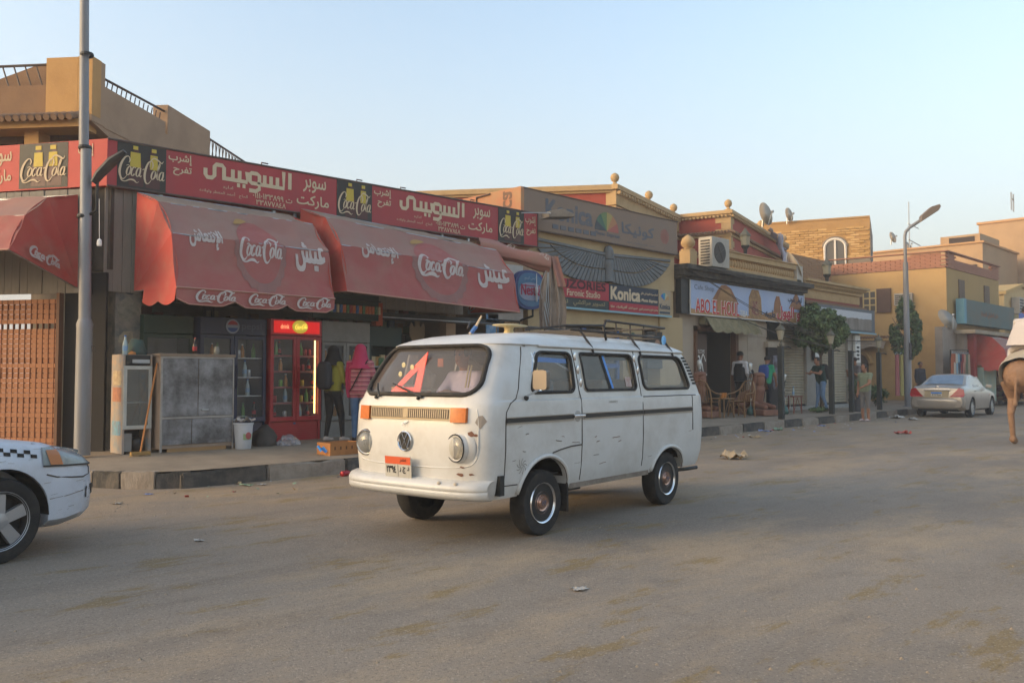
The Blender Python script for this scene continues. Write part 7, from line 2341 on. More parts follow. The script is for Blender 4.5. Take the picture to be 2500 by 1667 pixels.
def build_sedan(root, S, paint, tyreR, ax, rim_style, glass_m, windows, front_glass, rear_glass):
  outer = to_obj(sedan_mesh(S))
  cuts = []
  for x in ax:
    for sg_ in (-1, 1):
      r_ = tyreR + 0.055
      pr = [(x + r_ * math.cos(math.radians(a)), tyreR + .01 + r_ * math.sin(math.radians(a))) for a in range(0, 181, 10)] + [(x - r_ - .01, -.1), (x + r_ + .01, -.1)]
      cuts.append(to_obj(MB().prism(pr, lambda a, b, h: Vector((a, sg_ * 0.58 + sg_ * h, b)), 0.5)))
  for c_ in cuts:
    md = outer.modifiers.new('b', 'BOOLEAN')
    md.object = c_
    md.operation = 'DIFFERENCE'
    md.solver = 'EXACT'
  me = bpy.data.meshes.new_from_object(evaluated(outer)[0])
  for c_ in cuts + [outer]:
    bpy.data.objects.remove(c_)
  me.materials.clear()
  me.materials.append(paint)
  me.polygons.foreach_set('material_index', [0] * len(me.polygons))
  me.shade_smooth()
  me.set_sharp_from_angle(angle=math.radians(38))
  piece('body', me, root)
  for x in ax:
    for sg_ in (-1, 1):
      m = MB()
      r_ = tyreR + .054
      m.sheet(lambda u, v: Vector((x + r_ * math.cos(PI * u), sg_ * (0.83 - 0.24 * v), tyreR + r_ * math.sin(PI * u))), 18, 1)
      m.obj('wheel_well', mat('well_black', '#171615', 0.95), root)
      W_ = 0.20
      R = tyreR
      w_ = piece('wheel', MB().lathe([(R * .66, -.5 * W_ * .85), (R * .80, -.5 * W_), (R * .95, -.5 * W_ * .92), (R, -.5 * W_ * .66), (R, .5 * W_ * .66), (R * .95, .5 * W_ * .92), (R * .80, .5 * W_), (R * .66, .5 * W_ * .85)], 36, axis='y', cap=False).mesh('wheel', tyre_m, 40), root, (x, sg_ * 0.745, R), (0, 0, 0 if sg_ < 0 else PI))
      MB().lathe([(R * .70, -.08), (R * .67, -.094), (R * .63, -.085), (R * .60, -.02), (0.01, -.02)], 32, axis='y', cap=False).obj('rim', mat('rim_dark', '#1f1d1c'), w_, 50)
      MB().lathe([(R * .705, -.078), (R * .69, -.096), (R * .64, -.088), (R * .62, -.06)], 32, axis='y', cap=False).obj('rim_edge', rim_style[1], w_, 60)
      for k in range(rim_style[0]):
        a = 2 * PI * k / rim_style[0] + .35
        ca, sa = math.cos(a), math.sin(a)
        sp = MB()
        for (r0, w0), (r1, w1) in (((R * .10, R * .12), (R * .66, R * .085 if rim_style[0] > 6 else R * .15)),):
          p_ = lambda r, t, d: Vector((r * ca - t * sa, d, r * sa + t * ca))
          sp.add([p_(r0, -w0, -.085), p_(r0, w0, -.085), p_(r1, w1, -.082), p_(r1, -w1, -.082), p_(r0, -w0, -.04), p_(r0, w0, -.04), p_(r1, w1, -.04), p_(r1, -w1, -.04)], [(0, 1, 2, 3), (0, 4, 5, 1), (1, 5, 6, 2), (2, 6, 7, 3), (3, 7, 4, 0)])
        sp.obj('spoke', rim_style[1], w_)
      MB().lathe([(R * .20, -.07), (R * .18, -.09), (R * .08, -.095), (0.003, -.096)], 18, axis='y').obj('hub', rim_style[1], w_, 50)
  for pts in windows:
    for sg_ in (-1, 1):
      d_ = dense(pts, .08)
      m = MB()
      # glass follows the tumblehome
      m.add([(x, sg_ * -(sy(S, x, z) - .004), z) for x, z in pts], [tuple(range(len(pts)))])
      m.obj('side_window', glass_m, root)
  for nm, (xa, xb) in (('windscreen', front_glass), ('rear_screen', rear_glass)):
    def fg(u, v):
      x = xa + (xb - xa) * v
      zt, hr, hw, zw = interp(S['top'], x), interp(S['hr'], x), interp(S['hw'], x), interp(S['belt'], x)
      y = (u * 2 - 1) * hr * .86
      q = abs(u * 2 - 1)
      return Vector((x + (-.012 if nm == 'windscreen' else .012), y, zt + .02 - .03 * q ** 3))
    MB().sheet(fg, 12, 10).obj(nm, glass_m, root, 180)
car_glass = mat('car_glass', '#39434c', 0.06, spec=0.8)
dusk_glass = mat('rear_glass', '#6f8296', 0.08, spec=0.9, dirt='#4d5b6b', amt=0.4, scale=2)

# taxi at the left edge: nose to the right; build in its own frame with the nose at x=0, then turn it round
taxi = thing('white_taxi', 'white taxi with chequered band cut off by the left picture edge', 'car', (-1.95, -2.06, 0.0), math.radians(180 + 15))
ST = dict(L=4.45,
          bot=[(0, .36), (.06, .24), (.35, .20), (4.2, .20), (4.4, .30), (4.45, .38)],
          belt=[(0, .55), (.05, .62), (.18, .70), (.5, .80), (1.0, .875), (1.5, .91), (3.6, .95), (4.3, .92), (4.45, .8)],
          top=[(0, .57), (.05, .645), (.18, .745), (.5, .84), (1.0, .915), (1.25, .95), (1.9, 1.36), (2.4, 1.42), (3.1, 1.38), (3.75, 1.05), (4.3, 1.0), (4.45, .85)],
          hw=[(0, .52), (.05, .66), (.15, .76), (.4, .835), (.9, .855), (3.6, .855), (4.2, .80), (4.45, .68)],
          hr=[(0, .45), (.15, .62), (.5, .68), (1.2, .70), (1.9, .58), (3.1, .58), (3.75, .66), (4.45, .55)])
taxi_w = mat('taxi_paint', '#c3c8d0', 0.35, dirt='#a5a7a8', amt=0.4, scale=3, coat=0.25)
# the side towards the camera is +y here, so mirror helper
build_sedan(taxi, ST, taxi_w, 0.305, (0.86, 3.38), (5, mat('alloy', '#a5a6a8', 0.35, 0.6)), car_glass,
      [rrect(1.45, 2.35, .97, 1.33, .05, sh=.2), rrect(2.42, 3.2, .98, 1.33, .05, sh=-.15)], (1.28, 1.88), (3.70, 3.12))
def ty(x, z):
  return -sy(ST, x, z)
# head lamp on the near corner, with amber edge
def corner_pts(u, v):
  """headlamp patch wrapping the corner: u from rear tip to front, v up"""
  x = 0.56 - 0.50 * u
  z = (.625 + .02 * u) + (.155 - .05 * abs(u - .35) - .03 * u) * v - .03 * (1 - u) * (1 - v) * 0 + .045 * (1 - u)
  return x, z
hm = MB()
hm.sheet(lambda u, v: Vector((corner_pts(u, v)[0] - .012 * u, ty(max(.02, corner_pts(u, v)[0]), corner_pts(u, v)[1]) + .010, corner_pts(u, v)[1])), 14, 6)
hl = hm.obj('headlight', mat('lamp_lens', '#8f9694', 0.12, dirt='#6f7674', amt=0.5, scale=9, spec=0.8), taxi, 180)
am = MB()
am.sheet(lambda u, v: Vector((corner_pts(.05 + .2 * u, .05 + .8 * v)[0] - .03 * (1 - v), ty(corner_pts(.05 + .2 * u, .5)[0], corner_pts(.05 + .2 * u, .05 + .8 * v)[1]) + .016, corner_pts(.05 + .2 * u, .05 + .8 * v)[1])), 4, 5)
am.obj('indicator', mat('amber_dim', '#b5703c', 0.3), hl, 180)
ro = MB()
dn_ = [(corner_pts(i / 14, 0), 0) for i in range(15)]
ro.tube([(x - .012 * i / 14, ty(max(.02, x), z) + .012, z) for i, ((x, z), _) in enumerate(dn_)], .006, 5)
ro.obj('lamp_gasket', rubber, hl)
# seams, bumper line, chequers, fog lamp recess, scratches
tseam = mat('seam', '#4a443d')
def tline(pts, r=.006, nm='panel_seam', m_=tseam, par=taxi):
  return MB().tube([(x, ty(x, z) + .001, z) for x, z in pts], r, 5).obj(nm, m_, par)
tline([(.53, .605), (.45, .58), (.32, .565), (.20, .555), (.13, .57), (.11, .615), (.13, .64)])
tline([(.06, .70), (.2, .755), (.4, .80), (.6, .835)], .004)
tline([(.50, .42), (.35, .43), (.2, .45), (.1, .47)], .003, 'scratch', mat('scratch_grey', '#7b7369'))
fgm = MB()
fgm.add([(x, ty(x, z) + .006, z) for x, z in ((.17, .39), (.05, .41), (.035, .45), (.06, .49), (.17, .475))], [(0, 1, 2, 3, 4)])
fgm.obj('fog_lamp_recess', mat('well_black', '#171615'), taxi)
for k in range(14):
  x = RND.uniform(.08, .50)
  z = RND.uniform(.30, .56)
  tline([(x, z), (x + RND.uniform(.02, .08), z + RND.uniform(-.008, .008))], RND.choice((.0008, .0014)), 'scratch', RND.choice((mat('scratch_grey', '#7b7369'), mat('scuff_dark', '#4c4743', 0.9))))
for k in range(10):
  x = RND.uniform(.55, 1.1)
  z = RND.uniform(.70, .80)
  tline([(x, z), (x + RND.uniform(.03, .10), z + RND.uniform(-.008, .008))], .001, 'scratch', mat('scratch_grey', '#7b7369'))
for i in range(26):
  for j in range(2):
    if (i + j) % 2 == 0:
      x = .60 + .05 * i
      z0 = interp(ST['belt'], x) - .085 + .027 * j
      MB().add([(a, ty(a, b) + .0035, b) for a, b in ((x, z0), (x + .05, z0 + interp(ST['belt'], x + .05) - interp(ST['belt'], x)), (x + .05, z0 + .027 + interp(ST['belt'], x + .05) - interp(ST['belt'], x)), (x, z0 + .027))], [(0, 1, 2, 3)]).obj('chequer', black_pt, taxi)
tline([(1.30, .25), (1.30, .6), (1.33, .93)], .005, 'door_seam')
MB().box(1.4, 1.43, .86, 1.0, .98, 1.08).obj('mirror', taxi_w, taxi, bevel=.01)
MB().box(.45, 4.2, -.55, .55, .19, .26).obj('underbody', mat('well_black', '#171615'), taxi)

# silver sedan parked by the kerb, seen from behind
sed = thing('silver_sedan', 'champagne silver sedan parked at the far kerb seen from behind', 'car', (29.85, 0.26, 0), math.radians(180 + 3))
SS_ = dict(L=4.45,
           bot=[(0, .36), (.08, .24), (.35, .20), (4.15, .22), (4.38, .27), (4.45, .34)],
           belt=[(0, .55), (.05, .62), (.2, .70), (.8, .82), (1.4, .90), (3.5, .96), (3.9, .965), (4.25, .95), (4.38, .90), (4.45, .66)],
           top=[(0, .57), (.05, .645), (.2, .72), (.8, .86), (1.3, .93), (2.0, 1.36), (2.5, 1.43), (3.05, 1.40), (3.72, 1.06), (4.0, 1.035), (4.30, 1.02), (4.38, .96), (4.45, .67)],
           hw=[(0, .55), (.15, .76), (.5, .84), (3.6, .85), (4.2, .835), (4.38, .80), (4.45, .765)],
           hr=[(0, .45), (.2, .62), (1.3, .70), (2.0, .57), (3.05, .56), (3.72, .70), (4.3, .72), (4.45, .70)])
silver = mat('champagne_paint', '#a19a91', 0.3, 0.4, dirt='#8d857b', amt=0.3, scale=2, coat=0.3)
build_sedan(sed, SS_, silver, 0.31, (0.9, 3.48), (10, mat('alloy_bright', '#b9bdbd', 0.3, 0.7)), car_glass,
      [rrect(1.55, 2.40, .99, 1.34, .05, sh=.2), rrect(2.46, 3.15, 1.0, 1.33, .05, sh=-.12)], (1.32, 1.96), (3.68, 3.08))
for o in list(sed.children):
  if o.name.startswith('rear_screen'):
    o.data.materials[0] = dusk_glass
rx = 4.452
def sedan_back(y, z):
  """x of the tail at height z"""
  x = 4.45
  for k in range(60):
    if interp(SS_['top'], x) >= z:
      break
    x -= .01
  return x
tail = mat('tail_red', '#a3161a', 0.15, dirt='#7d0f14', amt=0.4, scale=9, coat=0.4)
for sg_ in (-1, 1):
  pts = [(.40, .68), (.80, .68), (.835, .76), (.80, .93), (.66, .97), (.55, .84)]
  lt = MB().prism([(sg_ * a, b) for a, b in pts], lambda a, b, h: Vector((sedan_back(a, b) + .012 + h - max(0, abs(a) - .74) * .5, a, b)), .03).obj('tail_light', tail, sed)
  MB().prism([(sg_ * a, b) for a, b in ((.42, .685), (.79, .685), (.795, .71), (.44, .71))], lambda a, b, h: Vector((sedan_back(a, b) + .02 + h - max(0, abs(a) - .74) * .5, a, b)), .006).obj('reversing_lens', mat('lens_pale', '#c9a889', 0.2), lt)
pl_b = MB().box(4.447, 4.462, -.36, .36, .67, .885).obj('plate_recess', mat('recess_pale', '#a89a80', 0.4, 0.3), sed)
MB().box(4.44, 4.478, -.40, .40, .885, .915).obj('chrome_bar', chrome, sed, bevel=.006)
npb = MB().box(4.463, 4.470, -.17, .17, .70, .84).obj('number_plate', mat('plate_white', '#bdb8ac'), sed)
MB().box(4.470, 4.473, -.165, .165, .785, .835).obj('plate_band', mat('plate_blue', '#2f78c8', 0.5), npb)
lettering('plate_digits', '٢٣١٥', lambda a, b, l: Vector((4.4705 + l, a, b)), .26, .055, black_pt, npb, -.13, .715, .003)
lettering('model_letters', 'SUNNY', lambda a, b, l: Vector((sedan_back(0, .9) + .022 + l, a, b)), .16, .03, mat('badge_grey', '#6d665c', 0.4, 0.5), sed, .40, .90)
MB().lathe([(.05, 0), (.05, .012), (.035, .014), (.035, 0)], 20, cap=False, c=(4.37, 0, .985), axis='x').obj('boot_emblem', chrome, sed)
bp = MB()
def bpf(u, v):
  y = (u * 2 - 1) * .83
  prof = [(.02, .28), (.07, .32), (.095, .42), (.10, .54), (.09, .60), (.02, .645)]
  k = v * (len(prof) - 1)
  i = min(int(k), len(prof) - 2)
  t = k - i
  return Vector((4.40 + prof[i][0] * (1 - t) + prof[i + 1][0] * t - .16 * abs(u * 2 - 1) ** 4, y, prof[i][1] * (1 - t) + prof[i + 1][1] * t))
bp.sheet(bpf, 24, 14).obj('rear_bumper', silver, sed, 180)
MB().box(3.9, 4.4, -.6, .6, .20, .27).obj('underbody', mat('well_black', '#171615'), sed)
MB().tube([(4.05, .4, .22), (4.44, .4, .22)], .03, 8).obj('exhaust', black_metal, sed)
for sg_ in (-1, 1):
  MB().box(1.55, 1.65, sg_ * .80 if sg_ < 0 else .80, sg_ * .99 if sg_ < 0 else .99, .95, 1.07).obj('mirror', silver, sed, bevel=.02)
for x0, x1 in ((2.43, 2.43), (3.25, 3.30), (1.42, 1.38)):
  for sg_ in (1,):
    MB().tube([(x0, -sy(SS_, x0, .35), .35), (x0, -sy(SS_, x0, .7) + .001, .7), (x1, -sy(SS_, x1, .95) + .001, .95)], .005, 5).obj('door_seam', tseam, sed)
MB().ball((1.25, -sy(SS_, 1.25, .72) + .0, .72), .02, 8, s=(2, .5, 1)).obj('side_indicator', amber, sed)
for x in (2.3, 3.1):
  MB().box(x - .08, x + .08, -sy(SS_, x, .86) - .005, -sy(SS_, x, .86) + .025, .855, .88).obj('door_handle', silver, sed, bevel=.006)
# ------------------------------------------------------------------ people: one continuous body each, clothes by region, hair and bags as children
skin_m = mat('skin', '#9a6b50', 0.6)
skin_d = mat('skin_dark', '#85583f', 0.6)
hair_m = mat('black_hair', '#1b1614', 0.7)
def capsule(mb_, a, b, ra, rb, n=10):
  a, b = Vector(a), Vector(b)
  d = b - a
  L_ = d.length
  pts, rs = [], []
  for k in range(5):
    t = k / 4
    an = PI / 2 * (1 - t)
    pts.append(a - d.normalized() * ra * math.sin(an) if L_ > 1e-6 else a)
    rs.append(max(.002, ra * math.cos(an)))
  for k in range(1, 5):
    an = PI / 2 * (k / 4)
    pts.append(b + d.normalized() * rb * math.sin(an))
    rs.append(max(.002, rb * math.cos(an)))
  pts.insert(5, b)
  rs.insert(5, rb)
  mb_.tube(pts, rs, n)
def remesh(mb_, vox, smooth=4):
  o = bpy.data.objects.new('tmp', mb_.mesh('tmp', skin_m))
  _SIDE.collection.objects.link(o)
  r = o.modifiers.new('r', 'REMESH')
  r.mode = 'VOXEL'
  r.voxel_size = vox
  s_ = o.modifiers.new('s', 'SMOOTH')
  s_.iterations = smooth
  s_.factor = 0.5
  me = bpy.data.meshes.new_from_object(evaluated(o)[0])
  bpy.data.objects.remove(o)
  return me
def person(label, loc, rz, J, top, legs, shoes, skin=skin_m, H=1.72, sleeve=0.55, short_legs=1.0, hair=True, vox=0.019, fem=False, torso_len=None, group=None, fingers=True, hair_len=0):
  """J: joint positions for a figure of height 1 facing +y: hip, chest, neck, head, and shoulder/elbow/wrist, hip/knee/ankle per side"""
  t = thing('person', label, 'person', loc, rz, group)
  D = dict(pelvis=(0, 0, .53), chest=(0, .0, .74), neck=(0, 0, .835), head=(0, .01, .93),
             shL=(-.105, 0, .80), elL=(-.135, .0, .63), wrL=(-.14, .04, .49), shR=(.105, 0, .80), elR=(.135, .0, .63), wrR=(.14, .04, .49),
             hpL=(-.052, 0, .52), knL=(-.055, .01, .285), anL=(-.055, 0, .045), hpR=(.052, 0, .52), knR=(.055, .01, .285), anR=(.055, 0, .045),
             fdL=(0, .085, 0), fdR=(0, .085, 0), face=(0, 1, 0))
  D.update(J)
  V_ = {k: Vector(v) * (H if k != 'face' else 1) for k, v in D.items()}
  mb_ = MB()
  h = H
  segs = []
  def cap_(a, b, ra, rb, tagname):
    capsule(mb_, V_[a] if isinstance(a, str) else a, V_[b] if isinstance(b, str) else b, ra * h, rb * h)
    segs.append((V_[a] if isinstance(a, str) else a, V_[b] if isinstance(b, str) else b, ra * h, tagname))
  wd_ = .052 if not fem else .050
  side = (V_['shR'] - V_['shL']).normalized()
  for o_ in (-1, 1):
    a_ = V_['pelvis'] + side * o_ * .035 * h
    b_ = V_['chest'] + side * o_ * .045 * h
    cap_(a_, b_, .068 if not fem else .070, .066, 'top')
  cap_('pelvis', 'chest', .070, .068, 'top')
  cap_('chest', 'neck', .062, .034, 'top')
  cap_('shL', 'shR', .042, .042, 'top')
  cap_('neck', 'head', .030, .034, 'skin')
  hd = V_['head']
  fc = V_['face'].normalized()
  cap_(hd + Vector((0, 0, .012 * h)), hd + Vector((0, 0, .026 * h)), .050, .047, 'skin')
  cap_(hd - Vector((0, 0, .028 * h)) + fc * .018 * h, hd + Vector((0, 0, .0)) + fc * .012 * h, .034, .040, 'skin')
  cap_(hd - Vector((0, 0, .008 * h)) + fc * .055 * h, hd + Vector((0, 0, .006 * h)) + fc * .05 * h, .008, .006, 'skin')
  fs_ = fc.cross(Vector((0, 0, 1))).normalized()
  for o_ in (-1, 1):
    cap_(hd + fs_ * o_ * .048 * h - Vector((0, 0, .008 * h)), hd + fs_ * o_ * .050 * h + Vector((0, 0, .008 * h)), .009, .010, 'skin')
  for s_ in 'LR':
    sh_, el, wr = V_['sh' + s_], V_['el' + s_], V_['wr' + s_]
    cap_('sh' + s_, 'el' + s_, .036, .028, 'uparm')
    cap_('el' + s_, 'wr' + s_, .026, .018, 'loarm')
    d_ = (wr - el).normalized()
    pal = wr + d_ * .035 * h
    cap_(wr, pal, .018, .020, 'hand')
    cr = d_.cross(Vector((0, 0, 1)))
    cr = (cr if cr.length > .2 else d_.cross(Vector((0, 1, 0)))).normalized()
    up = cr.cross(d_).normalized()
    if fingers:
      for k, (o_, l_) in enumerate(((-1.5, .036), (-.5, .044), (.5, .046), (1.5, .040))):
        b0 = pal + cr * o_ * .0105 * h + d_ * .008 * h
        b1 = b0 + d_ * l_ * .6 * h - up * .006 * h
        b2 = b1 + d_ * l_ * .4 * h - up * .014 * h
        cap_(b0, b1, .0062, .0055, 'hand')
        cap_(b1, b2, .0055, .0045, 'hand')
      th0 = wr + cr * .016 * h + d_ * .012 * h
      cap_(th0, th0 + cr * .018 * h + d_ * .024 * h, .0070, .0055, 'hand')
    cap_('hp' + s_, 'kn' + s_, .054 if not fem else .056, .038, 'thigh')
    cap_('kn' + s_, 'an' + s_, .036, .023, 'shin')
    an = V_['an' + s_]
    fd = V_['fd' + s_]
    cap_(an - Vector((0, 0, .018 * h)) - fd * .25, an + fd - Vector((0, 0, .027 * h)), .024, .019, 'shoe')
  me = remesh(mb_, vox)
  me.materials.clear()
  for m_ in (skin, top, legs, shoes):
    me.materials.append(m_)
  idx = []
  n_ = len(me.polygons)
  C_ = np.empty(n_ * 3)
  me.polygons.foreach_get('center', C_)
  C_ = C_.reshape(-1, 3)
  best, arg = np.full(n_, 9.0), np.zeros(n_, int)
  for k, sg_ in enumerate(segs):
    a, ab = np.array(sg_[0]), np.array(sg_[1] - sg_[0])
    q = np.clip((C_ - a) @ ab / max(1e-9, ab @ ab), 0, 1)
    q = np.linalg.norm(C_ - a - q[:, None] * ab, axis=1) - sg_[2]
    m_ = q < best
    best[m_], arg[m_] = q[m_], k
  for j_ in range(n_):
    c_ = Vector(C_[j_])
    bs = segs[arg[j_]]
    bt = bs[3]
    mi = 0
    if bt == 'top':
      mi = 1 if (c_ - V_['neck']).dot((V_['head'] - V_['neck']).normalized()) < .012 * h else 0
      up_ = (V_['chest'] - V_['pelvis']).normalized()
      if (c_ - V_['pelvis']).dot(up_) < (-.02 if torso_len is None else torso_len) * h:
        mi = 2
    elif bt == 'uparm':
      f = (c_ - bs[0]).dot((bs[1] - bs[0])) / (bs[1] - bs[0]).length_squared
      mi = 1 if f < sleeve * 2 else 0
    elif bt == 'loarm':
      f = (c_ - bs[0]).dot((bs[1] - bs[0])) / (bs[1] - bs[0]).length_squared
      mi = 1 if f < (sleeve - .5) * 2 else 0
    elif bt == 'thigh':
      mi = 2
      up_ = (V_['chest'] - V_['pelvis']).normalized()
      if torso_len is not None and (c_ - V_['pelvis']).dot(up_) > torso_len * h:
        mi = 1
    elif bt == 'shin':
      f = (c_ - bs[0]).dot((bs[1] - bs[0])) / (bs[1] - bs[0]).length_squared
      mi = 2 if f < short_legs else 0
      if f > .97 and short_legs > .9:
        mi = 3
    elif bt == 'shoe':
      mi = 3
    idx.append(mi)
  me.polygons.foreach_set('material_index', idx)
  me.shade_smooth()
  piece('body', me, t)
  # eyes, brows and mouth
  ey = MB()
  for o_ in (-1, 1):
    ey.ball(hd + fc * .050 * h + fs_ * o_ * .018 * h + Vector((0, 0, .010 * h)), .0055 * h, 8)
  ey.obj('eyes', mat('eye_dark', '#20160f', 0.3), t)
  MB().ball(hd + fc * .049 * h - Vector((0, 0, .030 * h)), .012 * h, 8, s=(1, 1, .3)).obj('mouth', mat('lips', '#7a4538', 0.6), t)
  if hair:
    hm_ = MB()
    def hf(u, v):
      a = 2 * PI * u
      ph = PI * .62 * v
      dr = fs_ * math.cos(a) * math.sin(ph) + (-fc) * math.sin(a) * math.sin(ph) + Vector((0, 0, 1)) * math.cos(ph)
      fr = max(0.0, dr.dot(fc))
      low = max(0.0, -dr.z)
      k = 1.0 - (.16 if (fr > .55 and dr.z < .55) else 0.0) + .03 * noise.noise(dr * 6)
      c_ = hd + Vector((0, 0, .020 * h)) - fc * .004 * h
      return c_ + Vector((dr.x * .056, dr.y * .056, dr.z * .054)) * h * k
    hm_.sheet(hf, 24, 12).obj('hair', hair_m, t, 180)
  t['_h'] = H
  del t['_h']
  return t, V_
def backpack(t, V_, m_, w=.30, hgt=.44, d=.17, tilt=0.0, straps=True):
  up = (V_['chest'] - V_['pelvis']).normalized()
  side = (V_['shR'] - V_['shL']).normalized()
  bk = up.cross(side).normalized()
  if bk.y > 0:
    bk = -bk
  c_ = V_['chest'] - up * .08 + bk * (.10 + d / 2)
  mb_ = MB()
  def f(u, v):
    a = 2 * PI * u
    s2 = lambda x, p: math.copysign(abs(x) ** p, x)
    ph = PI * (v - .5)
    r = math.cos(ph) ** .45 if math.cos(ph) > 1e-6 else 0
    return c_ + side * (w / 2 * r * s2(math.cos(a), .6)) + bk * (d / 2 * r * s2(math.sin(a), .6) * (1.1 - .25 * (v))) + up * (hgt / 2 * s2(math.sin(ph), .7))
  b = mb_.sheet(f, 20, 14).obj('backpack', m_, t, 180)
  if straps:
    for s_ in 'LR':
      sh_ = V_['sh' + s_] * .55 + V_['neck'] * .45
      MB().tube([c_ + up * hgt * .42, sh_ + up * .045 + bk * .03, sh_ - bk * .09 - up * .06, sh_ - bk * .06 - up * .25, c_ - up * hgt * .3 - bk * d * .3 + side * (.12 if s_ == 'R' else -.12)], .012, 6, squash=2.0).obj('strap', m_, b)
def shawl(t, pts_fn, m_, nm, nu=28, nv=16):
  return MB().sheet(pts_fn, nu, nv).obj(nm, m_, t, 180)
def stripes(name, a, b, c_, period):
  m = bpy.data.materials.new(name)
  m.use_nodes = True
  N, L = m.node_tree.nodes, m.node_tree.links
  tc = N.new('ShaderNodeTexCoord')
  sp = N.new('ShaderNodeSeparateXYZ')
  L.new(tc.outputs['Object'], sp.inputs[0])
  mo = N.new('ShaderNodeMath')
  mo.operation = 'MULTIPLY'
  mo.inputs[1].default_value = 1 / period
  L.new(sp.outputs[2], mo.inputs[0])
  fr = N.new('ShaderNodeMath')
  fr.operation = 'FRACT'
  L.new(mo.outputs[0], fr.inputs[0])
  cr = N.new('ShaderNodeValToRGB')
  cr.color_ramp.interpolation = 'CONSTANT'
  cols = [(0, a), (.30, b), (.42, a), (.60, c_), (.80, a)]
  cr.color_ramp.elements[0].color = lin(cols[0][1])
  cr.color_ramp.elements[1].position = cols[1][0]
  cr.color_ramp.elements[1].color = lin(cols[1][1])
  for p_, q_ in cols[2:]:
    e = cr.color_ramp.elements.new(p_)
    e.color = lin(q_)
  L.new(fr.outputs[0], cr.inputs[0])
  L.new(cr.outputs[0], N['Principled BSDF'].inputs['Base Color'])
  N['Principled BSDF'].inputs['Roughness'].default_value = .9
  return m
jeans = mat('blue_jeans', '#56708f', 0.9, dirt='#3f5878', amt=0.5, scale=12)
black_cl = mat('black_cloth', '#1d1c1d', 0.9)
dark_sh = mat('dark_shoes', '#1c1a19', 0.6)
white_sh = mat('pale_shoes', '#b5a59a', 0.7)
# facing the shop (+y); rz turns them
FX = math.radians
# woman in the pink headscarf
t, V_ = person('woman in pink headscarf and striped pink top with blue jeans', (3.90, 1.80, zp(3.9, 1.8)), FX(-48), dict(elL=(-.15, .03, .64), wrL=(-.12, .14, .56), elR=(.15, .03, .64), wrR=(.12, .14, .56), head=(0, .015, .925)),
               stripes('striped_top', '#b0606a', '#4a2a30', '#c58f88', .075), jeans, dark_sh, H=1.62, sleeve=1.0, hair=False, fem=True, torso_len=-.075, vox=.012)
H_ = 1.62
pinkh = mat('pink_scarf', '#b82f55', 0.85, dirt='#9c2748', amt=0.3, scale=6, bump=0.2, bscale=12)
def scarf(t, V_, m_, H_, tail=True, nm='headscarf', drop=.19):
  hd, nk = V_['head'], V_['neck']
  fc = V_['face'].normalized()
  fs_ = fc.cross(Vector((0, 0, 1))).normalized()
  def f(u, v):
    a = math.radians(-152 + 304 * u)      # leaves the face open
    dr = -fc * math.cos(a) + fs_ * math.sin(a)
    if v < .5:
      ph = PI / 2 * (v / .5)
      c_ = hd + Vector((0, 0, .018 * H_))
      return c_ + dr * .060 * H_ * math.sin(ph) + Vector((0, 0, .063 * H_ * math.cos(ph)))
    w = (v - .5) / .5
    r = .060 + .012 * math.sin(PI * w * .6) + .050 * w ** 2.2
    return hd + Vector((0, 0, .018 * H_)) + dr * r * H_ * (1 + .06 * math.sin(u * 26) * w) - Vector((0, 0, drop * H_ * w))
  o = shawl(t, f, m_, nm)
  if tail:
    def g(u, v):
      p = nk - fs_ * (.06 + .025 * u) * H_ - fc * (.055 - .03 * v) * H_ + Vector((0, 0, -.02 - .40 * v)) * H_ * .9
      return p - fs_ * (.02 * math.sin(v * 3) + .035 * u) * H_ - fc * .012 * math.sin(u * 9) * H_
    shawl(t, g, m_, 'scarf_tail', 8, 14)
  return o
scarf(t, V_, pinkh, H_)
MB().tube([V_['shR'] + Vector((-.03, -.05, .06)), V_['chest'] + Vector((.05, -.125, 0)), V_['pelvis'] + Vector((-.10, -.13, .05)), V_['pelvis'] + Vector((-.17, -.02, -.02))], .016, 6, squash=.5).obj('bag_strap', black_cl, t)
# woman in black scarf with backpack
t, V_ = person('woman in black headscarf and olive yellow top with dark backpack', (3.62, 2.18, zp(3.6, 2.2)), FX(-80), dict(elL=(-.13, .04, .63), wrL=(-.08, .15, .56), elR=(.13, .04, .63), wrR=(.08, .15, .56), anL=(-.06, -.03, .045), anR=(.06, .09, .045), knR=(.06, .07, .28)),
               mat('olive_top', '#8c8430', 0.9, dirt='#6f6a28', amt=0.3, scale=8), black_cl, white_sh, H=1.58, sleeve=1.0, hair=False, fem=True, torso_len=.0, vox=.013)
scarf(t, V_, black_cl, 1.58, tail=False, drop=.15)
backpack(t, V_, mat('dark_backpack', '#2b2d33', 0.85), .28, .46, .17)
# customer bending at the counter
t, V_ = person('shopper in orange brown top bending over the counter goods', (5.05, 2.62, zp(5, 2.6)), FX(-60), dict(pelvis=(0, -.05, .52), chest=(0, .13, .66), neck=(0, .20, .72), head=(0, .27, .76), shL=(-.10, .17, .70), shR=(.10, .17, .70), elL=(-.12, .27, .58), wrL=(-.10, .34, .50), elR=(.12, .27, .58), wrR=(.10, .34, .50), hpL=(-.05, -.05, .52), hpR=(.05, -.05, .52)),
               mat('rust_top', '#a0512f', 0.9, dirt='#5a3020', amt=0.5, scale=8), black_cl, dark_sh, sleeve=1.0, H=1.65)
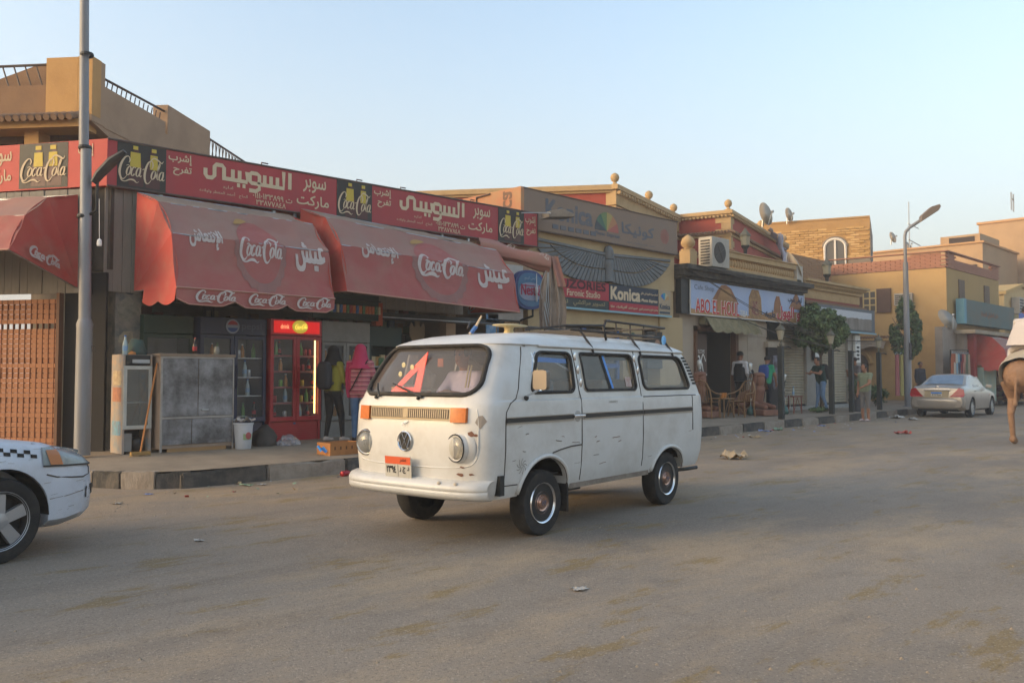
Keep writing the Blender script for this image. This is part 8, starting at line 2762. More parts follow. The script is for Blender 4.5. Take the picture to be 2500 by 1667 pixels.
# waiter in the café door
t, V_ = person('waiter in white shirt and black waistcoat standing at the cafe door', (18.12, 3.0, zp(18.1, 3.0) + .02), FX(-92), dict(elL=(-.14, .00, .63), wrL=(-.04, .12, .54), elR=(.14, .0, .63), wrR=(.04, .12, .54), face=(.25, 1, 0)),
               mat('white_shirt', '#c9c6c6', 0.85), black_cl, dark_sh, skin=skin_d, sleeve=1.0, H=1.80, torso_len=-.02)
up = (V_['chest'] - V_['pelvis'])
def vest(u, v):
  a = math.radians(-150 + 300 * u)
  p = V_['pelvis'].lerp(V_['neck'], -.08 + .93 * v)
  rx, ry = .205 - .06 * max(0, v - .75) * 3, .150 - .05 * max(0, v - .75) * 3
  return p + Vector((math.sin(a) * rx, -math.cos(a) * ry, .02))
shawl(t, vest, black_cl, 'waistcoat', 20, 10)
# man in green T-shirt with blue rucksack
t, V_ = person('young man in green t-shirt and dark trousers with blue rucksack at the cafe', (18.92, 2.62, zp(18.9, 2.6)), FX(-85), dict(pelvis=(0, -.01, .53), chest=(0, .03, .74), neck=(0, .05, .83), head=(.0, .08, .92), shL=(-.1, .04, .80), shR=(.1, .04, .80), elR=(.13, .09, .64), wrR=(.11, .17, .53), elL=(-.13, .09, .64), wrL=(-.10, .19, .55), anL=(-.05, -.08, .06), knL=(-.05, -.02, .29), anR=(.05, .05, .045)),
               mat('green_tee', '#2f9068', 0.9), mat('charcoal_trousers', '#23232a', 0.9), mat('cream_shoes', '#c4b08f', 0.7), sleeve=.28, H=1.72)
backpack(t, V_, mat('blue_rucksack', '#2f4a8a', 0.85, dirt='#233a70', amt=0.4), .30, .42, .18)
# seated guest
t, V_ = person('seated guest in grey shirt beside the sphinx statue', (18.72, 3.0, zp(18.7, 3.0) + .02), FX(-60), dict(pelvis=(0, -.05, .29), chest=(0, -.04, .49), neck=(0, -.02, .585), head=(0, 0, .68), shL=(-.1, -.03, .55), shR=(.1, -.03, .55), elL=(-.13, .03, .40), wrL=(-.09, .14, .34), elR=(.13, .03, .40), wrR=(.09, .14, .34), hpL=(-.055, -.03, .27), knL=(-.07, .22, .285), anL=(-.07, .23, .045), hpR=(.055, -.03, .27), knR=(.07, .22, .285), anR=(.07, .23, .045)),
               mat('grey_shirt', '#a39c90', 0.9), mat('olive_trousers', '#4c4a38', 0.9), dark_sh, sleeve=.9, H=1.70)
# man reaching at the shutter, black rucksack
t, V_ = person('man in dark green t-shirt and jeans with black rucksack behind the lamp post', (21.85, 2.30, zp(21.8, 2.3)), FX(70), dict(pelvis=(0, -.02, .53), chest=(0, .03, .73), neck=(0, .06, .82), head=(0, .09, .91), shL=(-.1, .05, .79), shR=(.1, .05, .79), elL=(-.12, .14, .68), wrL=(-.06, .24, .70), elR=(.12, .14, .68), wrR=(.06, .25, .69), anL=(-.07, -.07, .045), anR=(.07, .05, .045)),
               mat('dark_green_tee', '#1f3b34', 0.9), mat('light_jeans', '#6d87a6', 0.9, dirt='#55708f', amt=0.4, scale=10), mat('brown_shoes', '#3a2a20', 0.7), sleeve=.3, H=1.76)
backpack(t, V_, black_cl, .32, .50, .22)
# man in grey checking his hands
t, V_ = person('man in grey t-shirt with shoulder bag looking down at his hands', (23.9, 2.05, zp(23.9, 2.0)), FX(65), dict(head=(0, .035, .915), face=(0, 1, -.35), elL=(-.13, .06, .64), wrL=(-.05, .15, .72), elR=(.13, .06, .64), wrR=(.05, .15, .72)),
               mat('grey_tee', '#77706f', 0.9, dirt='#625b5b', amt=0.3, scale=14), mat('slate_trousers', '#353b46', 0.9), dark_sh, sleeve=.4, H=1.78)
MB().tube([V_['shR'] + Vector((-.02, -.03, .05)), V_['chest'] + Vector((0, -.12, 0)), V_['pelvis'] + Vector((-.18, -.05, .05))], .012, 6).obj('bag_strap', black_cl, t)
MB().tube([V_['shR'] + Vector((-.02, -.03, .05)), V_['chest'] + Vector((0, .13, 0)), V_['pelvis'] + Vector((-.18, .03, .05))], .012, 6).obj('bag_strap', black_cl, t)
# man in shorts standing in the gutter
t, V_ = person('man in pale olive t-shirt and grey shorts standing in the road by the kerb', (21.45, 0.72, 0.0), FX(78), dict(elL=(-.13, .08, .65), wrL=(-.08, .18, .60), elR=(.135, -.01, .63), wrR=(.13, .03, .49), head=(0, .03, .92), face=(0, 1, -.2)),
               mat('olive_tee', '#7d866d', 0.9), mat('grey_shorts', '#74706d', 0.9), mat('pink_white_shoes', '#c4b0ac', 0.7), sleeve=.3, H=1.74, short_legs=.25)
# man in the far shop
person('man in dark jacket standing among hanging clothes by the far tree', (32.4, 3.0, zp(32.4, 3)), FX(150), dict(), mat('dark_jacket', '#2b2a33', 0.9), black_cl, dark_sh, sleeve=1.0, H=1.72, vox=.02, fingers=False)
# driver in the van
SEAT = dict(pelvis=(0, -.03, .29), chest=(0, -.02, .48), neck=(0, .01, .575), head=(0, .03, .665), shL=(-.105, 0, .54), shR=(.105, 0, .54), elL=(-.14, .10, .42), wrL=(-.08, .22, .45), elR=(.15, .09, .42), wrR=(.10, .20, .44), hpL=(-.055, -.02, .26), knL=(-.08, .22, .28), anL=(-.08, .26, .06), hpR=(.055, -.02, .26), knR=(.08, .22, .28), anR=(.08, .26, .06))
for lb_, p_, m_ in (('van driver in white shirt seen through the door window', (1.02, -0.38, 0.56), mat('driver_shirt', '#cfcdd0', 0.85)), ('passenger in pale lilac shirt seen through the windscreen', (0.98, 0.10, 0.56), mat('lilac_shirt', '#b9b3d0', 0.85))):
  person(lb_, VAN.matrix_basis @ Vector(p_), FX(97), SEAT, m_, black_cl, dark_sh, skin=skin_d, sleeve=.7, H=1.50, vox=.016)
# camel and rider at the right edge
cam_m = mat('camel_coat', '#93735a', 0.9, dirt='#7b5839', amt=0.5, scale=5, bump=0.4, bscale=25)
cml = thing('camel', 'tan camel walking away with a white cloth over its back', 'camel', (14.35, -5.16, 0.0), 0)
mb_ = MB()
def cc(a, b, ra, rb):
  capsule(mb_, a, b, ra, rb, 12)
cc((.35, 0, 1.35), (1.6, 0, 1.42), .34, .36)
cc((.25, 0, 1.33), (.5, 0, 1.35), .27, .33)
cc((.8, 0, 1.62), (1.2, 0, 1.66), .24, .22)
cc((1.65, 0, 1.35), (2.15, 0, 1.35), .26, .17)
cc((2.15, 0, 1.35), (2.45, 0, 1.85), .15, .12)
cc((2.45, 0, 1.85), (2.75, 0, 2.0), .12, .09)
cc((2.75, 0, 2.0), (3.0, 0, 1.92), .09, .06)
for y, dx in ((.20, .10), (-.20, -.16)):
  cc((.38, y, 1.25), (.52 + dx * .4, y, .92), .19, .12)           # thigh
  cc((.52 + dx * .4, y, .92), (.22 + dx, y * .95, .62), .105, .07)      # down to the hock
  cc((.22 + dx, y * .95, .62), (.28 + dx * 1.15, y * .9, .14), .066, .05)
  cc((.28 + dx * 1.15, y * .9, .10), (.40 + dx * 1.15, y * .9, .06), .075, .065)
for y, dx in ((.19, -.12), (-.19, .12)):
  cc((1.75, y, 1.2), (1.72 + dx, y, .70), .13, .085)
  cc((1.72 + dx, y, .70), (1.74 + dx * 1.6, y, .14), .07, .05)
  cc((1.74 + dx * 1.6, y, .10), (1.86 + dx * 1.6, y, .06), .075, .065)
cc((.02, 0, 1.42), (-.06, 0, 1.05), .045, .03)
cc((-.06, 0, 1.05), (-.05, .01, .80), .03, .045)
me = remesh(mb_, .022, 5)
me.materials.clear()
me.materials.append(cam_m)
me.polygons.foreach_set('material_index', [0] * len(me.polygons))
me.shade_smooth()
piece('body', me, cml)
MB().ball((3.04, 0, 1.90), .05, 8).obj('muzzle', cam_m, cml)
cloth_w = mat('saddle_cloth', '#b3a58e', 0.9, dirt='#94856f', amt=0.35, scale=4, bump=0.2, bscale=10)
def sad(u, v):
  a = math.radians(-118 + 236 * u)
  x = .12 + 1.4 * v
  r = .365 * (.72 + .28 * min(1, v * 3)) + .015 * math.sin(u * 19) + (.05 if v < .1 else 0)
  return Vector((x - .12 * (abs(u - .5) * 2) * (1 - v), r * 1.05 * math.sin(a), 1.36 + .12 * min(1, v * 3) + r * 1.1 * math.cos(a)))
MB().sheet(sad, 30, 14).obj('saddle_cloth', cloth_w, cml, 180)
for k, c_ in enumerate(('#6d4a72', '#b38a3a', '#8c3a36')):
  pts = [sad(u_ / 20, 1.0 - .10 * k) + Vector((0, 0, .012)) for u_ in range(21)]
  MB().tube([p + (p - Vector((p.x, 0, 1.5))).normalized() * .02 for p in pts], .028, 6).obj('braid', mat('braid' + c_, c_, 0.9), cml, 180)
t, V_ = person('camel rider in loose white robe seen from behind', (15.2, -5.16, 1.42), FX(-90), dict(pelvis=(0, 0, .35), chest=(0, 0, .56), neck=(0, 0, .65), head=(0, .01, .74), shL=(-.11, 0, .62), shR=(.11, 0, .62), elL=(-.16, .06, .48), wrL=(-.08, .16, .44), elR=(.16, .06, .48), wrR=(.08, .16, .44), hpL=(-.08, 0, .34), knL=(-.22, .14, .27), anL=(-.24, .06, .05), hpR=(.08, 0, .34), knR=(.22, .14, .27), anR=(.24, .06, .05)),
               mat('white_robe', '#c4bcb8', 0.9), mat('white_robe', '#c4bcb8'), dark_sh, skin=skin_d, sleeve=1.0, H=1.66, vox=.018)
def robe(u, v):
  a = 2 * PI * u
  r = .15 + .16 * v ** .8
  return Vector((r * 1.25 * math.cos(a) * (1 + .04 * math.sin(9 * a)), r * math.sin(a) * (1 + .05 * math.sin(7 * a)), .62 * 1.66 - .48 * v))
shawl(t, robe, mat('white_robe', '#c4bcb8'), 'robe', 36, 10)
# ------------------------------------------------------------------ lamps and posts
pol = thing('lamp_pole', 'tall grey steel lamp pole in front of the corner shop', 'lamp post', (-0.20, 2.42, zp(.4, 2.4)))
pole_m = mat('grey_pole', '#84868a', 0.55, 0.2, dirt='#6d604f', amt=0.5, scale=3, streak=True)
MB().lathe([(.105, 0), (.103, 1.72), (.108, 1.78), (.08, 1.86)], 20).obj('lower_tube', pole_m, pol, 40)
MB().tube([(0, 0, 1.8), (-.02, .03, 4.2), (-.04, .06, 4.22), (-.10, .12, 9.5)], [.08, .07, .064, .05], 16).obj('upper_tube', pole_m, pol, 40)
for z in (3.26, 4.22, 5.52):
  MB().lathe([(.082, -.02), (.09, 0), (.082, .03)], 16, c=(-.03, .04, z), cap=False).obj('band', black_metal, pol)
lettering('pole_number', '١٦', lambda a, b, l: Vector((-.03 + a * .7, -.128 - l + abs(a) * .05, b)) if False else Vector((.06 + a * .75, -.092 - l + a * .35, 1.40 + b)), .09, .09, black_pt, pol)
MB().tube([(0, 0, 3.27), (.08, -.12, 3.34), (.08, -.14, 3.78)], .02, 6).obj('lamp_arm', black_metal, pol)
hd_ = MB().tube([(.04, -.11, 3.72), (.10, -.16, 3.84), (.22, -.28, 4.02), (.34, -.40, 4.16)], [.07, .10, .11, .05], 10, squash=.6).obj('lamp_head', mat('lamp_grey', '#2f2f2e', 0.6, dirt='#62584c', amt=0.4), pol, 50)
MB().tube([(.10, -.16, 3.5), (.11, -.17, 2.95)], .004, 4).obj('cord', white_pt, pol)
MB().lathe([(.03, 0), (.035, .02), (.03, .08), (.01, .1)], 10, c=(.11, -.17, 2.85)).obj('lamp_bulb', white_pt, pol)
# floodlight at the end of the supermarket sign
fl = thing('flood_light', 'grey flood light on an arm at the end of the supermarket sign', 'lamp', (9.0, 2.7, 4.86))
MB().tube([(-.25, .1, 0), (.1, -.1, .02), (.3, -.25, .02)], .015, 6).obj('arm', galv, fl)
MB().prism([(0, 0), (.62, .02), (.66, .07), (.35, .20), (.04, .14)], lambda a, b, h: Vector((.28 + a * .75 + h * .3, -.2 - a * .55 + h, b - .06)), .34).obj('housing', mat('flood_grey', '#6b655d', 0.6, dirt='#8a8072', amt=0.4), fl, bevel=.015)
# tall lamp at right
rl = thing('street_lamp', 'tall grey street lamp with bent arm near the parked sedan', 'lamp post', (29.0, 2.25, zp(29, 2.2)))
MB().tube([(0, 0, 0), (0, 0, 5.45)], [.125, .09], 14).obj('pole', pole_m, rl, 40)
MB().lathe([(.19, 0), (.19, .03), (.13, .05)], 14).obj('foot', pole_m, rl)
MB().tube([(0, 0, 5.4), (-.01, 0, 6.45), (.02, -.03, 6.62), (.1, -.15, 6.78), (.36, -.52, 7.08)], .06, 10).obj('arm', pole_m, rl, 60)
MB().prism([(-.05, -.03), (.75, 0), (.85, .08), (.80, .17), (.45, .24), (.02, .16)], lambda a, b, h: Vector((.32 + a * .5 + (h - .17) * .75, -.46 - a * .65 + (h - .17) * .6, 7.0 + b * 1.25 + a * .5)), .34).obj('lamp_head', mat('lamp_brown', '#6f6154', 0.6), rl, bevel=.02)
MB().box(-.10, .10, -.135, -.12, 1.75, 2.4).obj('sticker', mat('dark_sticker', '#3a2f2c', 0.8), rl)
# short black lantern posts along the kerb
def post(label, x, y, lantern=True):
  t = thing('lantern_post', label, 'post', (x, y, zp(x, y)), 0, 'lantern posts along the kerb')
  MB().box(-.065, .065, -.065, .065, 0, 1.95).obj('post', mat('post_black', '#1f2524', 0.6, dirt='#4f4439', amt=0.3), t)
  MB().tube([(0, 0, 1.9), (.22, -.1, 1.93), (.3, -.14, 1.9)], .018, 6).obj('arm', black_metal, t)
  if lantern:
    m = MB()
    m.lathe([(.03, 1.95), (.05, 2.0), (.02, 2.05), (.05, 2.12)], 8)
    m.lathe([(.14, 2.36), (.15, 2.38), (.09, 2.46), (.03, 2.5), (.015, 2.58)], 8)
    m.obj('lantern_top', mat('lantern_green', '#5d5a4c', 0.7), t)
    MB().lathe([(.06, 2.12), (.115, 2.36)], 8, cap=False).obj('lantern_glass', mat('lantern_glass', '#a39b86', 0.3), t)
post('black lantern post nearest the van on the cafe kerb', 16.9, 1.08)
post('black lantern post in front of the man with the black rucksack', 20.75, 1.45)
post('black kerb post without lantern beside the potted plant', 22.55, 1.62, False)
post('black lantern post behind the man in shorts', 25.2, 1.80)

# ------------------------------------------------------------------ trees and plants
leaf_ms = [mat('leaf_a', '#4c6135', 0.7), mat('leaf_b', '#3a4d26', 0.7), mat('leaf_c', '#677a48', 0.7)]
bark = mat('bark', '#6b5a49', 0.9, dirt='#4a3d31', amt=0.5, scale=9)
def foliage(nm, par, clumps, nleaf, ls, seed, mats=leaf_ms):
  r = random.Random(seed)
  mb_ = MB()
  for c_, rad in clumps:
    c_ = Vector(c_)
    for _ in range(nleaf):
      d = Vector((r.gauss(0, 1), r.gauss(0, 1), r.gauss(0, 1))).normalized()
      p = c_ + Vector((d.x * rad[0], d.y * rad[1], d.z * rad[2])) * (r.random() ** .45)
      n1 = (d + Vector((r.uniform(-.8, .8), r.uniform(-.8, .8), r.uniform(-.5, .8)))).normalized()
      a = n1.orthogonal().normalized()
      a = (Matrix.Rotation(r.uniform(0, 6.28), 3, n1) @ a)
      b = n1.cross(a)
      l_ = ls * r.uniform(.7, 1.35)
      mb_.add([p - a * l_, p + b * l_ * .42, p + a * l_, p - b * l_ * .42], [(0, 1, 2, 3)], r.choice((0, 0, 1, 1, 2)))
  o = mb_.obj(nm, mats, par)
  return o
def ball_clumps(c_, R, k, cr, seed):
  r = random.Random(seed)
  out = []
  for _ in range(k):
    d = Vector((r.gauss(0, 1), r.gauss(0, 1), r.gauss(0, 1))).normalized()
    f = r.uniform(.45, .9)
    s_ = cr * r.uniform(.7, 1.3)
    out.append((Vector(c_) + Vector((d.x * R[0], d.y * R[1], d.z * R[2])) * f, (s_, s_, s_ * .85)))
  return out
tr = thing('round_tree', 'round clipped dark green tree in front of the shutters', 'tree', (22.2, 2.45, zp(22.2, 2.4)))
foliage('crown', tr, ball_clumps((0, 0, 2.62), (.95, .95, .84), 100, .20, 3), 150, .072, 1)
m = MB()
m.tube([(0, 0, 0), (.03, .02, 1.0), (0, 0, 1.9), (.02, 0, 2.4)], [.06, .05, .045, .03], 8)
for a in range(6):
  m.tube([(0, 0, 1.75), (.3 * math.cos(a * 1.05), .3 * math.sin(a * 1.05), 2.3), (.6 * math.cos(a * 1.05), .6 * math.sin(a * 1.05), 2.6)], [.03, .02, .008], 6)
m.obj('trunk', bark, tr, 60)
tc_ = thing('tall_tree', 'tall narrow green tree behind the street lamp', 'tree', (31.2, 3.1, zp(31, 3.1)))
cl = []
r_ = random.Random(5)
for _ in range(80):
  z = r_.uniform(1.9, 4.0)
  w_ = .62 * min(1, (z - 1.8) * 2.2) * min(1, (4.4 - z) / 1.2)
  a = r_.uniform(0, 6.28)
  cl.append(((w_ * .75 * math.cos(a), w_ * .75 * math.sin(a), z), (.17, .17, .22)))
cl += [((-.35, 0, 4.05), (.13, .13, .35)), ((.3, 0, 3.95), (.13, .13, .32)), ((.05, .1, 4.1), (.12, .12, .25))]
foliage('crown', tc_, cl, 95, .075, 2)
m = MB()
m.tube([(0, 0, 0), (.04, 0, 1.5), (0, 0, 2.6), (0, 0, 4.2)], [.09, .075, .06, .015], 8)
for a in range(7):
  m.tube([(0, 0, 1.7 + .2 * a), (.3 * math.cos(a * 2), .3 * math.sin(a * 2), 2.1 + .25 * a), (.5 * math.cos(a * 2), .5 * math.sin(a * 2), 2.5 + .25 * a)], [.03, .02, .008], 6)
m.obj('trunk', bark, tc_, 60)
pp_ = thing('potted_plant', 'sparse leafy plant in a dark grey plastic pot on the kerb', 'plant', (23.05, 1.72, zp(23, 1.7)))
MB().lathe([(.16, 0), (.21, .36), (.225, .37), (.225, .40), (.2, .40), (.19, .34), (.01, .34)], 18).obj('pot', mat('pot_grey', '#46464a', 0.7), pp_, 40)
foliage('leaves', pp_, [((-.1, 0, .8), (.22, .2, .25)), ((.1, .05, .7), (.2, .2, .2)), ((-.25, -.05, .95), (.12, .1, .12))], 90, .05, 4)
m = MB()
for a in range(5):
  m.tube([(0, 0, .34), (-.1 + .05 * a, .02, .6), (-.25 + .12 * a, .05 * (a % 2), .95)], .008, 5)
m.obj('stems', bark, pp_)
def shrub(label, x, y, cl_, n_, s_):
  t = thing('shrub', label, 'shrub', (x, y, zp(x, y)))
  foliage('leaves', t, cl_, n_, s_, int(x * 7))
  m = MB()
  for a in range(5):
    m.tube([(0, 0, 0), (.1 * math.cos(a * 1.3), .1 * math.sin(a * 1.3), .3)], .01, 5)
  m.obj('stems', bark, t)
shrub('bushy green shrub below the arched entrance', 27.6, 2.9, ball_clumps((0, 0, .45), (.5, .4, .4), 22, .18, 8), 70, .05)
shrub('cut green branches lying behind the lantern post', 21.2, 2.0, [((-.3, 0, .10), (.35, .2, .08)), ((.3, .1, .10), (.3, .15, .08))], 140, .05)

# ------------------------------------------------------------------ café furniture
cane = mat('cane_furniture', '#8c6a44', 0.75, dirt='#63472c', amt=0.4, scale=10)
def cane_chair(label, x, y, rz):
  t = thing('cane_chair', label, 'chair', (x, y, zp(x, y)), rz, 'cane cafe chairs')
  for sx in (-1, 1):
    for sy_ in (-1, 1):
      MB().tube([(sx * .27, sy_ * .24, 0), (sx * .24, sy_ * .21, .43)], .02, 6).obj('leg', cane, t)
    MB().tube([(sx * .24, -.21, .43), (sx * .30, -.24, .62), (sx * .30, .1, .66), (sx * .24, .26, .74), (sx * .16, .33, .92)], .019, 6).obj('armrest', cane, t, 60)
  MB().sheet(lambda u, v: Vector(((u - .5) * .54, (v - .5) * .48, .43 + .012 * math.cos(u * 50) - .03 * math.sin(PI * u) * math.sin(PI * v))), 30, 8).obj('seat', cane, t, 180)
  MB().tube([(-.26, .22, .43), (-.24, .3, .75), (-.14, .35, .95), (0, .36, 1.0), (.14, .35, .95), (.24, .3, .75), (.26, .22, .43)], .02, 6).obj('backrest', cane, t, 60)
  for i in range(7):
    x_ = -.18 + .06 * i
    MB().tube([(x_, .23, .43), (x_ * .95, .33, .95 - abs(x_) * .5)], .009, 5).obj('spindle', cane, t)
  for sx in (-1, 1):
    MB().tube([(sx * .26, -.22, .06), (0, -.22, .36), (-sx * .0, -.22, .36)], .011, 5).obj('brace', cane, t)
  return t
cane_chair('empty cane armchair between the van and the sphinx statue', 16.75, 2.18, math.radians(-95))
cane_chair('cane armchair half hidden behind the van tail', 15.35, 2.4, math.radians(95))
def side_table(label, x, y, m_=cane, h=.52):
  t = thing('cafe_table', label, 'table', (x, y, zp(x, y)))
  MB().box(-.28, .28, -.24, .24, h - .03, h).obj('table_top', m_, t, bevel=.008)
  for sx in (-1, 1):
    for sy_ in (-1, 1):
      MB().tube([(sx * .25, sy_ * .21, 0), (sx * .24, sy_ * .2, h - .03)], .018, 6).obj('leg', m_, t)
    MB().tube([(sx * .25, -.21, .03), (0, -.2, h - .05)], .01, 5).obj('brace', m_, t)
  return t
side_table('small cane table with two orange cups', 15.95, 2.3)
side_table('low red cane table with bottle by the first lantern post', 19.85, 2.3, mat('red_cane', '#7a4233', 0.75))
cup_me = MB().lathe([(.03, 0), (.04, .09), (.036, .09), (.028, .01), (.002, .01)], 12).mesh('cup', mat('orange_cup', '#c07a35', 0.6), 50)
for k, (x, y) in enumerate(((15.82, 2.22), (16.08, 2.3))):
  tag(piece('orange_cup', cup_me, None, (x, y, zp(x, y) + .525), (0, 0, 0), (1.5, 1.5, 1.5)), ('left' if k == 0 else 'right') + ' orange cup on the small cane table', 'cup')
tag(piece('bottle', bm_[1], None, (19.9, 2.25, zp(19.9, 2.3) + .525)), 'blue labelled water bottle on the low red table', 'bottle')
silv = mat('hookah_silver', '#b5b8b5', 0.2, 0.9)
def hookah(label, x, y, h, base):
  t = thing('hookah', label, 'water pipe', (x, y, zp(x, y)), 0, 'water pipes at the cafe')
  MB().lathe([(.09, 0), (.12, .04), (.11, .12), (.05, .22), (.03, .26)], 14).obj('base', base, t, 60)
  MB().lathe([(.02, .25), (.03, .30), (.015, .36), (.03, .42), (.012, .48), (.012, h * .55), (.03, h * .58), (.012, h * .62), (.018, h * .82), (.06, h * .84), (.02, h * .86)], 12).obj('stem', silv, t, 60)
  MB().lathe([(.10, h * .80), (.11, h * .81), (.03, h * .81)], 16).obj('tray', silv, t)
  MB().lathe([(.02, h * .86), (.05, h * .92), (.065, h), (.04, h * 1.02), (.005, h * 1.03)], 12).obj('bowl', mat('foil', '#c9c9c4', 0.35, 0.5), t, 60)
  MB().tube([(0, 0, .40), (.18, -.05, .62), (.26, -.05, .35), (.22, -.05, .12)], .012, 6).obj('hose', mat('hose_pale', '#a29b93', 0.6), t)
gb = mat('green_glass', '#3f5f55', 0.2)
hookah('silver water pipe on green base by the red table', 19.25, 2.2, 1.15, gb)
hookah('tall silver water pipe left of the cafe door', 15.72, 2.85, 1.5, mat('dark_glass', '#2c2f33', 0.2))
hookah('slim silver water pipe right of the waiter', 17.72, 2.45, 1.45, gb)
# terracotta sphinx statues flanking the door
terra = mat('terracotta_stone', '#8e6552', 0.9, dirt='#6d4b3c', amt=0.5, scale=5, bump=0.3)
def sphinx(label, x, y, rz):
  t = thing('sphinx_statue', label, 'statue', (x, y, zp(x, y)), rz)
  m = MB()
  m.box(-.28, .28, -.75, .55, 0, .16)
  m.obj('plinth', terra, t, bevel=.02)
  m = MB()
  capsule(m, (0, .35, .42), (0, -.1, .55), .25, .24, 14)
  capsule(m, (0, -.1, .5), (0, -.25, .72), .24, .17, 14)
  for s_ in (-1, 1):
    capsule(m, (s_ * .15, -.15, .3), (s_ * .15, -.68, .23), .09, .075, 10)
    capsule(m, (s_ * .2, .4, .35), (s_ * .22, .2, .25), .14, .1, 10)
  capsule(m, (0, -.3, .92), (0, -.3, 1.02), .13, .14, 14)
  me_ = remesh(m, .03, 4)
  me_.materials.clear()
  me_.materials.append(terra)
  me_.polygons.foreach_set('material_index', [0] * len(me_.polygons))
  me_.shade_smooth()
  piece('body', me_, t)
  MB().sheet(lambda u, v: Vector((math.sin((u - .5) * 4.2) * (.17 + .13 * v ** 1.5), -.26 + math.cos((u - .5) * 4.2) * (.16 + .05 * v) * (1 if True else 0), 1.2 - .48 * v - .06 * (abs(u - .5) * 2) ** 2 * (1 - v))), 24, 10).obj('headcloth', terra, t, 180)
  MB().ball((0, -.27, 1.13), .16, 14, s=(1.05, 1.0, .55)).obj('crown_of_head', terra, t, 180)
sphinx('terracotta sphinx statue right of the cafe door behind the cane chair', 18.05, 2.55, math.radians(-20))
sphinx('terracotta sphinx statue left of the cafe door behind the van tail', 15.55, 2.95, math.radians(-10))

# ------------------------------------------------------------------ rooftop things
acm = mat('ac_grey', '#a79f92', 0.6, dirt='#857c70', amt=0.35)
ac = thing('air_conditioner', 'large air conditioner condenser on the cafe cornice', 'air conditioner', (16.42, 2.85, 4.42))
MB().box(0, .92, 0, .45, 0, .85).obj('casing', acm, ac, bevel=.02)
MB().lathe([(.30, 0), (.30, -.012), (.02, -.012)], 24, c=(.40, -.002, .42), axis='y').obj('fan_grille', mat('fan_dark', '#35312d', 0.7), ac)
for a in range(4):
  MB().tube([(.40, -.016, .42), (.40 + .28 * math.cos(a * 1.57 + .5), -.016, .42 + .28 * math.sin(a * 1.57 + .5))], .012, 5).obj('fan_blade', mat('fan_blade', '#5d564d', 0.7), ac)
for i in range(9):
  MB().box(-.012, 0.0, .08, .37, .08 + .08 * i, .12 + .08 * i).obj('side_vent', mat('fan_dark', '#35312d'), ac)
def dish(label, loc, r, az, el, m_=mat('dish_pale', '#b5a48c', 0.7)):
  t = thing('satellite_dish', label, 'dish', loc, az)
  M = Matrix.Rotation(el, 4, 'X')
  m = MB()
  m.lathe([(.01, 0), (r * .5, r * .06), (r * .85, r * .18), (r, r * .26)], 24, M=M)
  m.obj('reflector', m_, t, 180)
  p1 = M @ Vector((0, 0, r * .9))
  MB().tube([M @ Vector((0, -r, r * .26)), p1], .02, 5).obj('arm', galv, t)
  MB().ball(p1, .06, 8).obj('receiver', galv, t)
  MB().tube([(0, 0, 0), (0, r * .1, -r * 1.2)], .035, 6).obj('mast', galv, t)
D1 = math.radians(-60)
dish('satellite dish on the red house roof edge above the banner', (25.3, 6.1, 7.5), .45, D1 + 1.0, math.radians(80))
dish('satellite dish at the right end of the cafe balustrade', (22.2, 3.2, 5.05), .50, math.radians(40), math.radians(-115))
dish('small satellite dish on the yellow brick house roof', (34.9, 10.0, 9.3), .36, D1 + 1.0, math.radians(80))
dish('satellite dish on the grey annex roof', (34.9, 2.8, 3.75), .5, math.radians(-20), math.radians(60), mat('dish_grey', '#9b9488', 0.7))
dish('left small dish on the far tan roof', (49.3, 10.5, 9.9), .36, D1 + .9, math.radians(75))
dish('right small dish on the far tan roof', (51.8, 10.5, 9.6), .4, D1 + .9, math.radians(60))
an = thing('roof_aerial', 'thin television aerial on the far tan roof', 'aerial', (51.4, 10.2, 9.2))
MB().tube([(0, 0, 0), (0, 0, 3.2)], .035, 5).tube([(-.2, 0, 1.8), (1.6, 0, 1.7)], .03, 5).tube([(-.2, 0, .8), (1.9, 0, .6)], .03, 5).obj('mast', galv, an)
ld_ = thing('roof_ladder', 'short ladder standing up on the tall tan house', 'ladder', (59.5, 6.5, 12.5), .1)
MB().tube([(0, 0, 0), (0, 0, 1.2)], .05, 5).tube([(.8, 0, 0), (.8, 0, 1.2)], .05, 5).tube([(0, 0, .8), (.8, 0, .8)], .05, 5).obj('frame', galv, ld_)
pw = thing('utility_pole', 'pale utility pole with crossarm at the far right', 'pole', (47.6, 1.9, 0))
MB().tube([(0, 0, 0), (0, 0, 8.3)], [.14, .10], 8).obj('pole', mat('pale_pole', '#a58f76', 0.8), pw)
MB().tube([(-.8, 0, 7.6), (1.3, -.3, 8.2)], .06, 6).obj('crossarm', mat('pale_pole', '#a58f76'), pw)
def wall_lantern(label, x, y, z):
  t = thing('wall_lantern', label, 'lantern', (x, y, z))
  MB().lathe([(.05, -.3), (.07, -.12), (.13, -.05), (.14, 0)], 8).obj('stand', black_metal, t)
  MB().lathe([(.13, 0), (.16, .3)], 8, cap=False).obj('glass', mat('lantern_pane', '#8d8874', 0.3), t)
  MB().lathe([(.19, .3), (.18, .36), (.06, .5), (.02, .58)], 8).obj('cap', mat('lantern_green', '#5d5a4c'), t)
wall_lantern('roof lantern in front of the red house corner', 20.6, 4.2, 5.6)
wall_lantern('roof lantern above the ochre cornice of the shuttered shops', 24.8, 3.4, 4.95)
